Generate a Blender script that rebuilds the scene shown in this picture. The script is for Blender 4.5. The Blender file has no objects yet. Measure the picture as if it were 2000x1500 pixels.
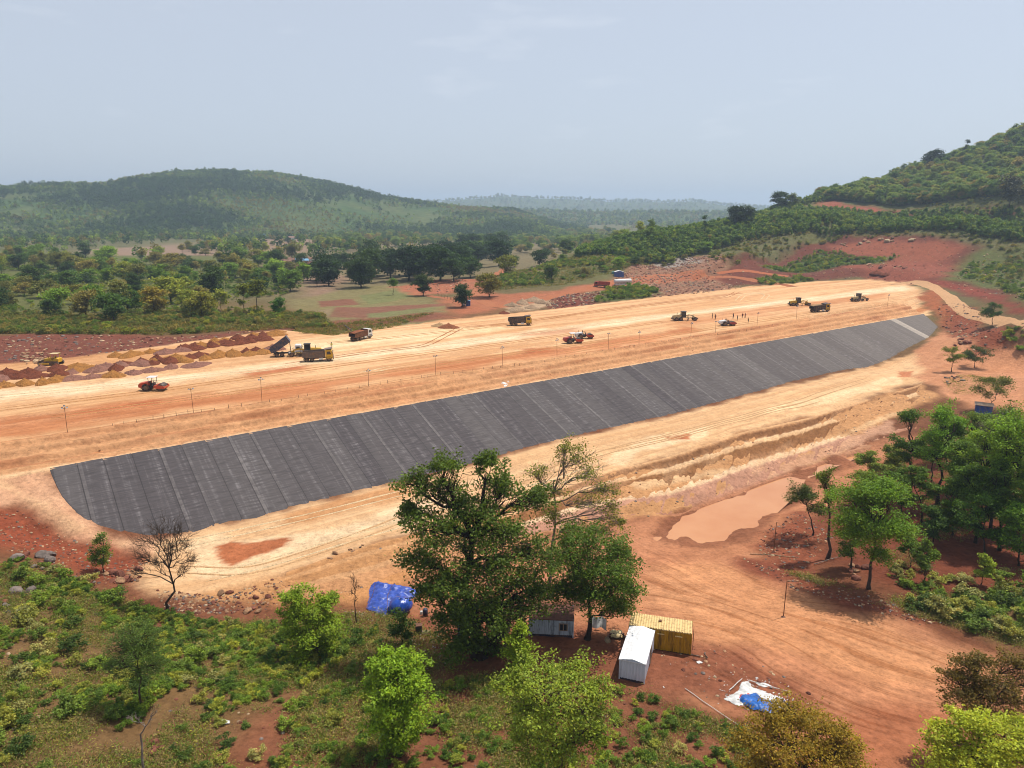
import bpy, bmesh, math, random
import numpy as np
from mathutils import Vector, Matrix, Quaternion
random.seed(7); RNG = np.random.default_rng(7)
scene = bpy.context.scene
COL = scene.collection
R = math.radians

# ------------------------------------------------------------------ camera
CAM_Z = 52.0
FPX, HORIZON = 1387.0, 408.0            # focal length and horizon row in the 2000 x 1500 photograph
PITCH = math.atan((750.0 - HORIZON) / FPX)
cam_data = bpy.data.cameras.new('camera'); cam = bpy.data.objects.new('camera', cam_data); COL.objects.link(cam)
cam_data.sensor_width = 36.0; cam_data.lens = 36.0 * FPX / 2000.0
cam_data.clip_start = 0.5; cam_data.clip_end = 40000.0
cam.location = (0, 0, CAM_Z); cam.rotation_euler = (math.pi / 2 - PITCH, 0, 0)
scene.camera = cam

# ------------------------------------------------------------------ sky and sun
SUN_EL, SUN_AZ = R(66), R(62)           # azimuth clockwise from +Y (the view direction)
world = bpy.data.worlds.new('World'); scene.world = world; world.use_nodes = True
wn, wl = world.node_tree.nodes, world.node_tree.links
wn.clear()
w_out = wn.new('ShaderNodeOutputWorld'); w_bg = wn.new('ShaderNodeBackground')
sky = wn.new('ShaderNodeTexSky'); sky.sky_type = 'NISHITA'; sky.sun_disc = False
sky.sun_elevation = SUN_EL; sky.sun_rotation = SUN_AZ
sky.altitude = 300; sky.air_density = 1.0; sky.dust_density = 2.2; sky.ozone_density = 2.0
# a few faint wisps of cloud, spread evenly over the whole sky
tc = wn.new('ShaderNodeTexCoord')
mp = wn.new('ShaderNodeMapping'); mp.inputs['Scale'].default_value = (3.2, 3.2, 14.0)
nz = wn.new('ShaderNodeTexNoise'); nz.inputs['Scale'].default_value = 1.5; nz.inputs['Detail'].default_value = 7; nz.inputs['Roughness'].default_value = .55
rp = wn.new('ShaderNodeValToRGB'); rp.color_ramp.elements[0].position = .60; rp.color_ramp.elements[1].position = .86
ml = wn.new('ShaderNodeMath'); ml.operation = 'MULTIPLY'; ml.inputs[1].default_value = .42
mx = wn.new('ShaderNodeMix'); mx.data_type = 'RGBA'
wl.new(tc.outputs['Generated'], mp.inputs['Vector']); wl.new(mp.outputs[0], nz.inputs['Vector'])
wl.new(nz.outputs['Fac'], rp.inputs['Fac']); wl.new(rp.outputs[0], ml.inputs[0])
# thin even veil of high haze over the whole sky
veil = wn.new('ShaderNodeMix'); veil.data_type = 'RGBA'; veil.inputs['Factor'].default_value = .74; veil.inputs['B'].default_value = (4.5, 4.8, 5.36, 1)
wl.new(sky.outputs[0], veil.inputs['A'])
wl.new(ml.outputs[0], mx.inputs['Factor']); wl.new(veil.outputs['Result'], mx.inputs['A']); mx.inputs['B'].default_value = (6.6, 6.8, 7.2, 1)
wl.new(mx.outputs['Result'], w_bg.inputs['Color']); w_bg.inputs['Strength'].default_value = 0.125
wl.new(w_bg.outputs[0], w_out.inputs['Surface'])
sun_data = bpy.data.lights.new('sun', 'SUN'); sun = bpy.data.objects.new('sun', sun_data); COL.objects.link(sun)
sun_data.energy = 4.5; sun_data.angle = R(0.6); sun_data.color = (1.0, 0.945, 0.86)
SUN_DIR = Vector((math.sin(SUN_AZ) * math.cos(SUN_EL), math.cos(SUN_AZ) * math.cos(SUN_EL), math.sin(SUN_EL)))
sun.rotation_euler = SUN_DIR.to_track_quat('Z', 'Y').to_euler(); sun.location = (60, 60, 200)
vs = scene.view_settings
vs.view_transform = 'Standard'; vs.look = 'None'; vs.gamma = 1.0; vs.exposure = 0.22; vs.use_curve_mapping = False
scene.render.engine = 'CYCLES'
cy = scene.cycles
cy.use_denoising = True; cy.pixel_filter_type = 'BLACKMAN_HARRIS'; cy.filter_width = 1.0; cy.max_bounces = 5; cy.diffuse_bounces = 3; cy.glossy_bounces = 2; cy.transmission_bounces = 3
cy.volume_bounces = 0; cy.transparent_max_bounces = 6; cy.caustics_reflective = False; cy.caustics_refractive = False

# ------------------------------------------------------------------ picture -> place
_c, _s = math.cos(PITCH), math.sin(PITCH)
def rays(uv):
    uv = np.asarray(uv, float).reshape(-1, 2)
    x = (uv[:, 0] - 1000) / FPX; y = -(uv[:, 1] - 750) / FPX
    return np.stack([x, _c + y * _s, -_s + y * _c], 1)
def at_h(u, v, h):                       # point h metres below the camera level seen at (u, v)
    d = rays((u, v))[0]; p = d * (h / -d[2]); return p[0], p[1], CAM_Z - h
def at_d(u, v, D):                       # point at horizontal distance D seen at (u, v)
    d = rays((u, v))[0]; k = D / math.hypot(d[0], d[1]); return d[0] * k, d[1] * k, CAM_Z + d[2] * k

# ------------------------------------------------------------------ noise
_P = RNG.permutation(512).astype(np.int64)
_G = RNG.uniform(-1, 1, 512)
def vnoise(x, y, seed=0):
    x = np.asarray(x, float) + seed * 37.3; y = np.asarray(y, float) + seed * 91.7
    xi = np.floor(x).astype(np.int64); yi = np.floor(y).astype(np.int64)
    fx = x - xi; fy = y - yi
    fx = fx * fx * (3 - 2 * fx); fy = fy * fy * (3 - 2 * fy)
    h = lambda a, b: _G[_P[(_P[a & 511] + b) & 511]]
    return (h(xi, yi) * (1 - fx) + h(xi + 1, yi) * fx) * (1 - fy) + (h(xi, yi + 1) * (1 - fx) + h(xi + 1, yi + 1) * fx) * fy
def fbm(x, y, octv=4, seed=0, gain=.5):
    t = 0; a = 1; f = 1; n = 0
    for i in range(octv):
        t = t + a * vnoise(x * f, y * f, seed + i); n += a; a *= gain; f *= 2.03
    return t / n
def sstep(a, b, x):
    t = np.clip((np.asarray(x, float) - a) / (b - a), 0, 1); return t * t * (3 - 2 * t)
def inpoly(px, py, poly):
    r = np.zeros(px.shape, bool); n = len(poly)
    for i in range(n):
        x0, y0 = poly[i]; x1, y1 = poly[(i + 1) % n]
        if y0 == y1: continue
        c = ((y0 > py) != (y1 > py)) & (px < (x1 - x0) * (py - y0) / (y1 - y0) + x0)
        r ^= c
    return r
def segdist(px, py, pts, closed=True):
    d = np.full(px.shape, 1e9); n = len(pts)
    for i in range(n if closed else n - 1):
        ax, ay = pts[i]; bx, by = pts[(i + 1) % n]
        vx, vy = bx - ax, by - ay; L = vx * vx + vy * vy + 1e-12
        t = np.clip(((px - ax) * vx + (py - ay) * vy) / L, 0, 1)
        d = np.minimum(d, np.hypot(px - ax - t * vx, py - ay - t * vy))
    return d
def sdf(px, py, poly):                   # positive inside
    d = segdist(px, py, poly); return np.where(inpoly(px, py, poly), d, -d)
# ------------------------------------------------------------------ the dam's own axes
Z_PLAT, Z_CREST, H_CREST = 15.0, 12.0, 40.0
SLOPE = 1 / 2.6
_A = np.array(at_h(105, 915, H_CREST)[:2]); _B = np.array(at_h(1810, 613, H_CREST)[:2])
DS = (_B - _A) / np.linalg.norm(_B - _A); DT = np.array([DS[1], -DS[0]])      # s along the crest, t down the lined slope
DAM_ANG = math.atan2(DS[1], DS[0])
def st(x, y): return (x - _A[0]) * DS[0] + (y - _A[1]) * DS[1], (x - _A[0]) * DT[0] + (y - _A[1]) * DT[1]
def xy(s, t): return _A[0] + DS[0] * s + DT[0] * t, _A[1] + DS[1] * s + DT[1] * t
def on_slope(u, v):                      # (s, t) of a pixel on the lined slope
    d = rays((u, v))[0]; o = np.array([0, 0, CAM_Z])
    # z = Z_CREST - SLOPE * t  ;  t = (p - A).DT
    a = d[2] + SLOPE * (d[0] * DT[0] + d[1] * DT[1]); b = Z_CREST - CAM_Z + SLOPE * (_A @ DT)
    k = b / a; return st(d[0] * k, d[1] * k)
LINER_PX = [(96, 916), (119, 969), (150, 1004), (196, 1028), (245, 1039), (297, 1046), (350, 1042), (378, 1041), (434, 1021), (493, 1014),
            (546, 997), (620, 978), (700, 958), (800, 934), (914, 907), (1036, 872), (1171, 840), (1300, 812), (1400, 786), (1496, 760), (1545, 745),
            (1650, 722), (1695, 717), (1737, 701), (1772, 680), (1814, 659), (1832, 638), (1804, 614)]
LINER_ST = [on_slope(*p) for p in LINER_PX]
LINER_XY = [xy(*p) for p in LINER_ST]
# flat top of the embankment
PLAT_PX = [(-260, 800), (-200, 745), (0, 712), (115, 703), (330, 672), (545, 643), (650, 655), (760, 640), (900, 624), (1090, 602), (1290, 579), (1450, 562), (1600, 549),
           (1690, 546), (1760, 552), (1790, 566), (1788, 575), (1730, 590), (1620, 610), (1478, 636), (1349, 658), (1188, 683), (982, 716), (851, 731), (720, 753), (512, 789), (378, 806), (132, 846), (-20, 870), (-300, 918)]
PLAT_XY = [at_h(u, v, CAM_Z - Z_PLAT)[:2] for u, v in PLAT_PX]

# ------------------------------------------------------------------ ground heights: pixel, metres below the camera
CTRL = '''0 1500 41|300 1500 42|600 1500 43|900 1500 44|1200 1500 44.5|1500 1500 45|1750 1500 46|2000 1500 47.5
0 1300 42.5|300 1300 44.5|600 1300 46|900 1330 46.3|1220 1330 46.3|1450 1380 46.3|1700 1350 47.3|2000 1330 48.5
0 1150 44.5|200 1170 46|325 1190 47.2|480 1190 48.2|650 1190 48|770 1190 47.8|930 1200 47.5|1110 1240 46.7|1300 1265 46.7
1530 1205 48.3|1300 1150 49.5|1450 1130 50|1270 1050 51.5|1700 1155 48.3|1850 1200 48.2|2000 1230 48.2
1380 1062 51.7|1500 1080 51|1620 1090 49.8|1580 1035 50.4|1430 1000 53.0|1380 1035 52.5|1520 945 52.8|1340 1030 52.3|1480 960 53
1295 1032 51.7|1300 1012 51.6|1400 975 51.7|1540 925 51.7|1600 990 50.9|1640 950 51.6|1560 940 52.2|1500 1010 51.8|1440 1045 51.8|1610 913 52.35|1655 893 52.15|1350 1052 51.9
1230 1010 51.3|1450 958 51.7|1640 890 51.5|1700 868 50.5|1760 850 49
1450 844 47.8|1576 817 47.8|1702 778 47.6|1792 745 47|1450 866 48.8|1608 814 48.6|1450 914 50.1|1612 859 50|1740 810 48.8|1300 893 47.9|1300 955 50|1200 915 47.9|1215 965 49.8
1000 985 47.9|800 1040 47.9|600 1105 47.8|420 1150 47.7|1000 1060 49.4|800 1115 48.3|690 1150 48.1|1120 1000 49.8
400 1100 47.6|480 1075 47.75|600 1040 47.6|760 990 47.6|900 960 47.6|1100 900 47.6|1300 860 47.6|1450 820 47.6|1600 775 47.4|1750 735 46.8|1830 700 45.8|1900 740 46|2000 740 45.4|1900 820 47.3|2000 850 47.3
1800 960 49|1950 1000 48.5|1800 1080 49|1950 1100 48.8|1740 1010 49.6
-60 960 40.5|30 1005 43.5|120 1035 45.6|200 1075 47|280 1090 47.4|0 1060 43.8|100 1095 45|-150 1060 42|-200 1300 41
1850 600 38.3|1900 565 36|1835 582 37.3|2000 600 34|2000 640 36|1870 665 42|1930 650 41|2000 690 43
1500 525 34.5|1450 545 36|1300 562 37.2|1700 525 32|1800 535 32|1900 520 30|2000 530 30
1650 470 20|1550 478 22.5|1800 465 20|1950 475 22|1450 500 27|1350 500 29|1280 510 31.5
300 668 37.3|300 630 37.2|50 650 37|0 690 37.1|-150 690 37|200 580 38|450 600 38.6|150 520 39|0 500 39.5|300 540 40|600 560 40|750 600 39.3|700 628 38.6|850 618 38.4|950 598 38|1050 578 37.6|1150 560 37|1210 552 36.6
1000 555 37.4|950 530 38.3|800 550 40.5|1060 520 36|600 510 42.5|350 480 44|500 470 45.5|700 480 46|900 490 44|1000 480 44|1000 450 47|700 455 47|300 465 45'''
CTRL_D = '''1560 399 680|1700 413 640|1850 411 610|1970 415 590|2150 415 580|1500 430 580|1400 452 530|1300 478 470|1180 500 440|1100 512 430
2000 258 820|2150 215 820|1900 303 810|1800 333 800|1700 367 770|1620 385 740|2000 340 690|1850 372 690|2150 330 680|1750 440 540|1900 440 530|2100 470 470|1600 440 540'''
_cp = []
for tok in CTRL.replace('\n', '|').split('|'):
    u, v, h = map(float, tok.split()); _cp.append(at_h(u, v, h))
for tok in CTRL_D.replace('\n', '|').split('|'):
    u, v, D = map(float, tok.split()); _cp.append(at_d(u, v, D))
for u, D, z in [(2000, 1400, 80), (2300, 1600, 90), (1750, 1200, 40), (1500, 950, 28), (1350, 700, 22), (1250, 620, 20), (1100, 800, 9), (1400, 1500, 6)]:
    p = at_d(u, 408, D); _cp.append((p[0], p[1], z))
for ph in (-55, -35, -15, 5, 25, 55):
    for D in (2400, 4500, 9000): _cp.append((D * math.sin(R(ph)), D * math.cos(R(ph)), 5))
for ph, D, z in [(-55, 60, 12), (-55, 150, 14), (-55, 400, 13), (-55, 1000, 8), (55, 60, 6), (55, 150, 12), (55, 400, 50), (55, 900, 120), (0, 30, 9), (-30, 30, 11), (30, 30, 7)]:
    _cp.append((D * math.sin(R(ph)), D * math.cos(R(ph)), z))
for i, (s, t) in enumerate(LINER_ST):    # the foot and ends of the lined slope
    nx, ny = 0, 0
    a = np.array(LINER_ST[i - 1]); b = np.array(LINER_ST[(i + 1) % len(LINER_ST)]); e = b - a; e /= np.linalg.norm(e)
    o = np.array([-e[1], e[0]])
    if o @ (np.array([s, t]) - np.array([130, 8])) < 0 and i not in (0, len(LINER_ST) - 1): o = -o
    q = np.array([s, t]) + o * 1.6
    if q[1] > .8: x, y = xy(*q); _cp.append((x, y, max(Z_CREST - SLOPE * t - .1, 4.35)))
for s in (-100, -60, -30, -8):
    x, y = xy(s, 0); _cp.append((x, y, 12.0 - .3)); 
_cp = np.array(_cp)
def polar(x, y):
    r = np.clip(np.hypot(x, y), 26, 9500)
    ph = np.arctan2(x, np.maximum(y, 1.0)); ph = np.clip(ph, -1.05, 1.05)
    return ph, np.log(r)
_pp = np.stack(polar(_cp[:, 0], _cp[:, 1]), 1)
def _ker(d2): return np.where(d2 > 1e-12, .5 * d2 * np.log(np.maximum(d2, 1e-12)), 0)
_n = len(_pp)
_K = _ker(((_pp[:, None] - _pp[None]) ** 2).sum(-1)) + np.eye(_n) * 2e-5
_Q = np.concatenate([np.ones((_n, 1)), _pp], 1)
_M = np.block([[_K, _Q], [_Q.T, np.zeros((3, 3))]])
_W = np.linalg.solve(_M, np.concatenate([_cp[:, 2], np.zeros(3)]))
def tps(x, y):
    x = np.asarray(x, float); y = np.asarray(y, float); sh = x.shape
    p = np.stack(polar(x.ravel(), y.ravel()), 1); out = np.empty(len(p))
    for i in range(0, len(p), 20000):
        q = p[i:i + 20000]
        d2 = ((q[:, None, :] - _pp[None]) ** 2).sum(-1)
        out[i:i + 20000] = _ker(d2) @ _W[:_n] + _W[_n] + q @ _W[_n + 1:]
    return out.reshape(sh)
def terrace(t, s):                       # t from -W (edge of the flat top) to 0 (top of the liner)
    w = 9.0; k = np.clip(-t / w, 0, 1)
    z = Z_CREST + (Z_PLAT - Z_CREST) * np.interp(k, [0, .11, .2, .36, .46, .62, .72, .9, 1], [0, .02, .16, .2, .48, .5, .78, .8, 1.0])
    return z
_top = [(560, 1118), (700, 1070), (800, 1043), (1000, 988), (1200, 918), (1300, 895), (1450, 845), (1576, 818), (1702, 779), (1800, 750)]
_foot = [(540, 1178), (690, 1156), (800, 1118), (1000, 1062), (1120, 1030), (1230, 1012), (1300, 1011), (1400, 976), (1540, 926), (1640, 890), (1700, 868), (1790, 835)]
_zt = [47.8, 47.9, 47.9, 47.9, 47.9, 47.9, 47.8, 47.8, 47.6, 47.0]; _zb = [48.2, 48.1, 48.6, 49.6, 50.3, 51.3, 51.6, 51.7, 51.7, 51.5, 50.5, 48.6]
FACE_TOP = np.array([at_h(u, v, h)[:2] for (u, v), h in zip(_top, _zt)]); FACE_FOOT = np.array([at_h(u, v, h)[:2] for (u, v), h in zip(_foot, _zb)])
FACE_ZT = CAM_Z - np.array(_zt); FACE_ZB = CAM_Z - np.array(_zb); FACE_XY = [tuple(p) for p in FACE_TOP] + [tuple(p) for p in FACE_FOOT[::-1]]
CUT = np.array([at_h(u, v, h)[:2] for u, v, h in [(1330, 553, 36.5), (1400, 531, 34), (1480, 508, 29.5), (1560, 483, 24), (1660, 463, 19), (1740, 462, 18.5), (1850, 466, 19.5), (1950, 485, 23)]]); CUT = CUT[np.argsort(CUT[:, 0])]
def base_height(x, y):
    x = np.asarray(x, float); y = np.asarray(y, float)
    z = tps(x, y); r = np.hypot(x, y)
    near = (r < 620) & (y > -60)
    if near.any():
        xn, yn = x[near], y[near]; zn = z[near]
        s, t = st(xn, yn)
        # terraces between the flat top and the liner
        wt = sstep(-12.5, -10.5, t) * (1 - sstep(-.3, .9, t)) * (1 - sstep(283, 300, s))
        zn = zn * (1 - wt) + terrace(t, s) * wt
        d = sdf(xn, yn, PLAT_XY); le = -3.0 - 14 * sstep(305, 350, s); wp = np.clip((d - le) / (.6 - le), 0, 1); wp = wp * wp * (3 - 2 * wp)
        inn = t < -8.8
        zn = np.where(inn, zn * (1 - wp) + Z_PLAT * wp, zn)
        dl = sdf(xn, yn, LINER_XY); wlin = sstep(-1.6, .0, dl)
        zn = zn * (1 - wlin) + np.maximum(Z_CREST - SLOPE * np.maximum(t, 0), 3.6) * wlin
        # raw cut edge above the quarry floor
        yl = np.interp(xn, CUT[:, 0], CUT[:, 1]); sd = yn - yl - 2.5 * fbm(xn / 12, xn * 0, 3, 44); ce = sstep(CUT[0, 0], CUT[0, 0] + 15, xn) * (1 - sstep(CUT[-1, 0] - 10, CUT[-1, 0], xn))
        zn = zn + ce * 3.2 * sstep(-1.3, 1.3, sd) * (1 - sstep(15, 60, sd))
        # stepped cut face between the flat and the pond
        m = inpoly(xn, yn, FACE_XY)
        if m.any():
            d0 = segdist(xn[m], yn[m], FACE_TOP, False); d3 = segdist(xn[m], yn[m], FACE_FOOT, False); k = d0 / (d0 + d3 + 1e-6)
            k = np.clip(k + .05 * fbm(xn[m] / 3, yn[m] / 3, 3, 61), 0, 1); zt = np.interp(xn[m], FACE_TOP[:, 0], FACE_ZT); zb = np.interp(xn[m], FACE_FOOT[:, 0], FACE_ZB)
            f = np.interp(k, [0, .05, .20, .30, .36, .62, .70, .76, .97, 1], [0, .03, .24, .27, .30, .62, .65, .68, .98, 1]); e = np.minimum(1, np.minimum(d0, d3) / 1.2 + .4)
            zn[m] = zn[m] * (1 - e) + (zt * (1 - f) + zb * f) * e
        z[near] = zn
    return z
POND_Z = 0.0
def rough(x, y, base0=99.0):
    r = np.hypot(x, y); s, t = st(x, y)
    d = sdf(x, y, PLAT_XY); flat = sstep(-4, 1, d)
    lin = sstep(-2.5, -.5, sdf(x, y, LINER_XY))
    ter = sstep(-11, -8.5, t) * (1 - sstep(-1.5, 0, t)) * (1 - sstep(280, 300, s))
    n = fbm(x / 9, y / 9, 4, 3) * .38 + fbm(x / 2.3, y / 2.3, 2, 9) * .12
    n = n * (1 - flat) * (1 - lin) * sstep(0, .5, tps_cache_pond(x, y))
    n += ter * (fbm(s / 7, t / 1.3, 3, 21) * .20 + fbm(s / 1.5, t / 1.5, 2, 23) * .10)
    n += (1 - sstep(.6, 2.2, np.abs(base0))) * (fbm(x / 3.5, y / 3.5, 3, 91) * .42)
    n += flat * fbm(s / 30, t / 1.2, 3, 5) * .05
    n += sstep(90, 400, r) * (1 - flat) * fbm(x / 40, y / 40, 3, 31) * 1.3 * (1 - lin)
    return n
FLAT_PX = [(310, 1075), (420, 1035), (600, 1000), (800, 960), (1000, 905), (1200, 855), (1450, 795), (1640, 745), (1740, 725), (1790, 735), (1700, 772), (1576, 812), (1450, 838), (1250, 895), (1000, 975), (800, 1030), (600, 1090), (420, 1130)]
FLAT_XY = [at_h(u, v, 47.6)[:2] for u, v in FLAT_PX]
YARD_PX = [(1250, 1045), (1290, 1032), (1360, 1062), (1490, 1090), (1560, 1150), (1650, 1180), (1820, 1225), (2000, 1290), (2010, 1340), (1850, 1420), (1700, 1500), (1560, 1500), (1450, 1400), (1280, 1330), (1200, 1240), (1240, 1150)]
YARD_XY = [at_h(u, v, 48.6)[:2] for u, v in YARD_PX]
def tps_cache_pond(x, y):                # how far from the even surfaces (flats, yard)
    a = np.minimum(-sdf(x, y, FLAT_XY), -sdf(x, y, YARD_XY))
    return np.clip(.15 + sstep(-1, 4, a), 0, 1) * .5
def height(x, y):
    x = np.asarray(x, float); y = np.asarray(y, float)
    b = base_height(x, y); return b + rough(x, y, b)
_steps = np.concatenate([np.linspace(24, 460, 330), np.geomspace(464, 9000, 170)])
_sm_cache = {}
def hits(uv):                            # where the sight lines through the pixels meet the ground (x, y, z)
    d = rays(uv); hl = np.hypot(d[:, 0], d[:, 1]); d = d / hl[:, None]
    X = d[:, 0][:, None] * _steps; Y = d[:, 1][:, None] * _steps; Zr = CAM_Z + d[:, 2][:, None] * _steps
    below = Zr < base_height(X, Y)
    i = np.argmax(below, 1); i[~below.any(1)] = len(_steps) - 1
    lo = _steps[np.maximum(i - 1, 0)]; hi = _steps[i]
    for _ in range(12):
        m = (lo + hi) / 2; b = CAM_Z + d[:, 2] * m < base_height(d[:, 0] * m, d[:, 1] * m)
        hi = np.where(b, m, hi); lo = np.where(b, lo, m)
    x, y = d[:, 0] * hi, d[:, 1] * hi
    return np.stack([x, y, height(x, y)], 1)
def hit(u, v): return hits([(u, v)])[0]
def gz(x, y): return float(height(np.array([x]), np.array([y]))[0])
# ------------------------------------------------------------------ materials
def lin(c):
    c = c / 255.0; return c / 12.92 if c <= .04045 else ((c + .055) / 1.055) ** 2.4
ALB = 0.72
def srgb(r, g, b, k=ALB): return (lin(r) * k, lin(g) * k, lin(b) * k)
def earth(r, g, b, k=ALB):
    c = srgb(r, g, b, k); y = .3 * c[0] + .55 * c[1] + .15 * c[2]; return tuple(v * .96 + y * .04 for v in c)
MATS = {}
class NT:
    def __init__(s, m): s.n = m.node_tree.nodes; s.l = m.node_tree.links
    def new(s, t, **kw):
        n = s.n.new(t)
        for k, v in kw.items():
            if k in n.inputs.keys(): n.inputs[k].default_value = v
            else: setattr(n, k, v)
        return n
    def noise(s, vec, scale, detail=3, rough=.55): 
        n = s.new('ShaderNodeTexNoise', Scale=scale, Detail=detail, Roughness=rough)
        if vec is not None: s.l.new(vec, n.inputs['Vector'])
        return n.outputs['Fac']
    def ramp(s, fac, *stops):
        n = s.new('ShaderNodeValToRGB'); cr = n.color_ramp
        while len(cr.elements) < len(stops): cr.elements.new(.5)
        for e, (p, c) in zip(cr.elements, stops):
            e.position = p; e.color = (c, c, c, 1) if not isinstance(c, tuple) else (*c[:3], 1)
        s.l.new(fac, n.inputs['Fac']); return n.outputs[0]
    def mix(s, fac, a, b, mode='MIX'):
        n = s.new('ShaderNodeMix', data_type='RGBA', blend_type=mode)
        for sock, v in ((n.inputs['Factor'], fac), (n.inputs['A'], a), (n.inputs['B'], b)):
            if hasattr(v, 'is_linked'): s.l.new(v, sock)
            elif isinstance(v, (int, float)) : sock.default_value = v if sock.type == 'VALUE' else (v, v, v, 1)
            else: sock.default_value = (*v[:3], 1)
        return n.outputs['Result']
    def math(s, op, a, b=0.0, clamp=False):
        n = s.new('ShaderNodeMath', operation=op, use_clamp=clamp)
        for sock, v in ((n.inputs[0], a), (n.inputs[1], b)):
            if hasattr(v, 'is_linked'): s.l.new(v, sock)
            else: sock.default_value = v
        return n.outputs[0]
    def bump(s, h, strength=.5, dist=.1):
        n = s.new('ShaderNodeBump', Strength=strength, Distance=dist); s.l.new(h, n.inputs['Height']); return n.outputs[0]
def new_mat(name, rough=.9):
    m = bpy.data.materials.new(name); m.use_nodes = True; t = NT(m)
    b = t.n['Principled BSDF']; b.inputs['Roughness'].default_value = rough
    b.inputs['Specular IOR Level'].default_value = .25
    MATS[name] = m; return m, t, b
def paint(name, rgb, rough=.5, spec=.4, metal=0.0, dirt=.5, dust=(168, 124, 86)):   # worn paint with dust and grime
    m, t, b = new_mat(name, rough)
    b.inputs['Specular IOR Level'].default_value = spec; b.inputs['Metallic'].default_value = metal
    tc = t.new('ShaderNodeTexCoord').outputs['Object']
    n1 = t.noise(tc, 1.7, 5, .65); n2 = t.noise(tc, 9, 3, .6)
    c = t.mix(t.math('MULTIPLY', t.ramp(n1, (.42, 0.0), (.68, 1.0)), dirt), srgb(*rgb), srgb(*dust))
    c = t.mix(t.math('MULTIPLY', t.ramp(n2, (.5, 0.0), (.75, 1.0)), dirt * .6), c, tuple(x * .45 for x in srgb(*rgb)))
    t.l.new(c, b.inputs['Base Color'])
    return m

# ------------------------------------------------------------------ kinds of soil
Z = []      # (colour, feather m, wobble m, stripe, rock, polygon)
def zone(rgb, feather, wob, stripe, rock, pts, strength=1.0):
    pts = [tuple(map(float, p.split(','))) for p in pts.split()]
    Z.append((earth(*rgb), feather, wob, stripe, rock, pts, strength))
# valley and far country
zone((128, 116, 84), 25, 14, 0, .2, '-100,520 300,478 700,455 1050,440 1250,470 1130,520 980,540 800,570 600,580 300,560')
zone((150, 125, 104), 18, 10, 0, .1, '170,487 350,478 480,500 420,520 300,510 180,500')
zone((152, 126, 102), 18, 10, 0, .1, '440,455 640,440 680,470 560,500 600,530 520,525 430,490')
zone((150, 122, 100), 9, 5, 0, .1, '590,520 680,540 660,580 600,590')
zone((134, 124, 82), 4, 2, 0, .1, '560,588 700,560 800,556 870,600 840,640 700,650 580,630')
zone((136, 92, 72), .8, .6, .3, 0, '622,588 690,584 700,596 625,602')
zone((138, 96, 76), .8, .6, .3, 0, '655,602 870,592 884,603 718,622 640,622')
zone((122, 124, 78), .8, .6, 0, 0, '700,576 775,566 800,580 720,596')
zone((126, 126, 82), .8, .6, 0, 0, '718,613 790,606 870,596 872,610 800,618 718,622')
zone((150, 132, 100), .8, .6, 0, 0, '605,610 650,604 640,622 600,622')
zone((140, 82, 62), .8, .8, .3, 0, '565,614 600,612 596,623 560,622')
zone((124, 104, 68), 10, 6, 0, .2, '-150,660 0,655 300,655 560,640 640,640 620,610 400,600 250,615 0,610 -150,615')
zone((104, 108, 58), 12, 8, 0, .2, '-150,610 300,610 560,560 500,500 200,500 -150,470')
zone((128, 76, 60), 3, 3, 0, .8, '-200,720 0,716 115,706 330,674 545,640 470,648 330,660 200,655 -200,655')
zone((136, 88, 66), 3, 3, 0, .5, '540,640 650,628 760,620 850,610 900,620 760,636 650,652 560,660')
zone((118, 110, 68), 6, 5, 0, .2, '940,570 1000,560 1100,555 1220,525 1290,480 1130,490 1060,520 990,530 950,545')
# right-hand hill
zone((108, 108, 64), 12, 8, 0, .2, '1100,560 1240,515 1370,490 1500,460 1560,470 1860,450 2200,460 2200,400 1990,412 1700,410 1560,395 1300,450 1130,490')
zone((92, 98, 56), 12, 8, 0, .2, '1560,398 1650,385 1800,350 2000,280 2300,200 2300,420 1960,412 1800,410 1650,402')
zone((156, 88, 68), 3, 3, .2, .2, '1560,394 1640,398 1720,408 1850,418 1960,414 2100,418 2100,425 1960,422 1800,424 1690,420 1600,410')
zone((150, 98, 70), 5, 4, 0, .3, '1560,397 1620,408 1700,420 1780,424 1700,428 1600,415')
zone((116, 66, 51), 4, 4, 0, .8, '1310,560 1400,530 1480,505 1560,478 1660,458 1740,460 1850,462 2000,490 2200,500 2200,560 1990,600 1900,580 1850,558 1760,552 1690,544 1600,547 1450,560')
zone((154, 90, 66), 3, 3, .3, .5, '1620,478 1700,467 1800,468 1880,482 1850,510 1800,524 1740,505 1650,495')
zone((150, 86, 66), 5, 4, 0, .8, '1640,520 1750,508 1870,520 1840,545 1700,545')
zone((90, 106, 52), 3, 4, 0, .2, '1488,520 1560,505 1600,490 1640,492 1680,505 1760,500 1720,515 1640,520 1600,530 1520,530')
zone((98, 104, 56), 3, 4, 0, .2, '1470,545 1560,540 1590,548 1540,556 1490,556')
zone((100, 106, 58), 5, 5, 0, .2, '1850,548 1870,515 1920,490 2000,480 2200,470 2200,600 2000,592 1950,566 1900,552')
zone((140, 70, 54), 2, 2, 0, .6, '1760,546 1850,552 1920,566 1990,596 2050,606 2050,616 1985,606 1900,575 1840,562 1770,556')
zone((152, 110, 86), 4, 4, 0, .8, '1200,545 1240,515 1290,500 1380,498 1420,520 1380,545 1450,560 1380,572 1290,580 1260,565')
zone((160, 150, 140), 3, 3, 0, 1, '1270,508 1350,500 1370,512 1300,522')
zone((126, 70, 56), 3, 3, 0, .9, '1060,595 1110,573 1190,570 1165,592 1100,602')
zone((92, 98, 54), 3, 3, 0, .2, '1150,592 1190,565 1250,556 1290,570 1280,580 1180,590')
zone((186, 158, 126), 2, 2, 0, .4, '985,600 1040,582 1075,578 1080,596 1030,606 985,612')
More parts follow.
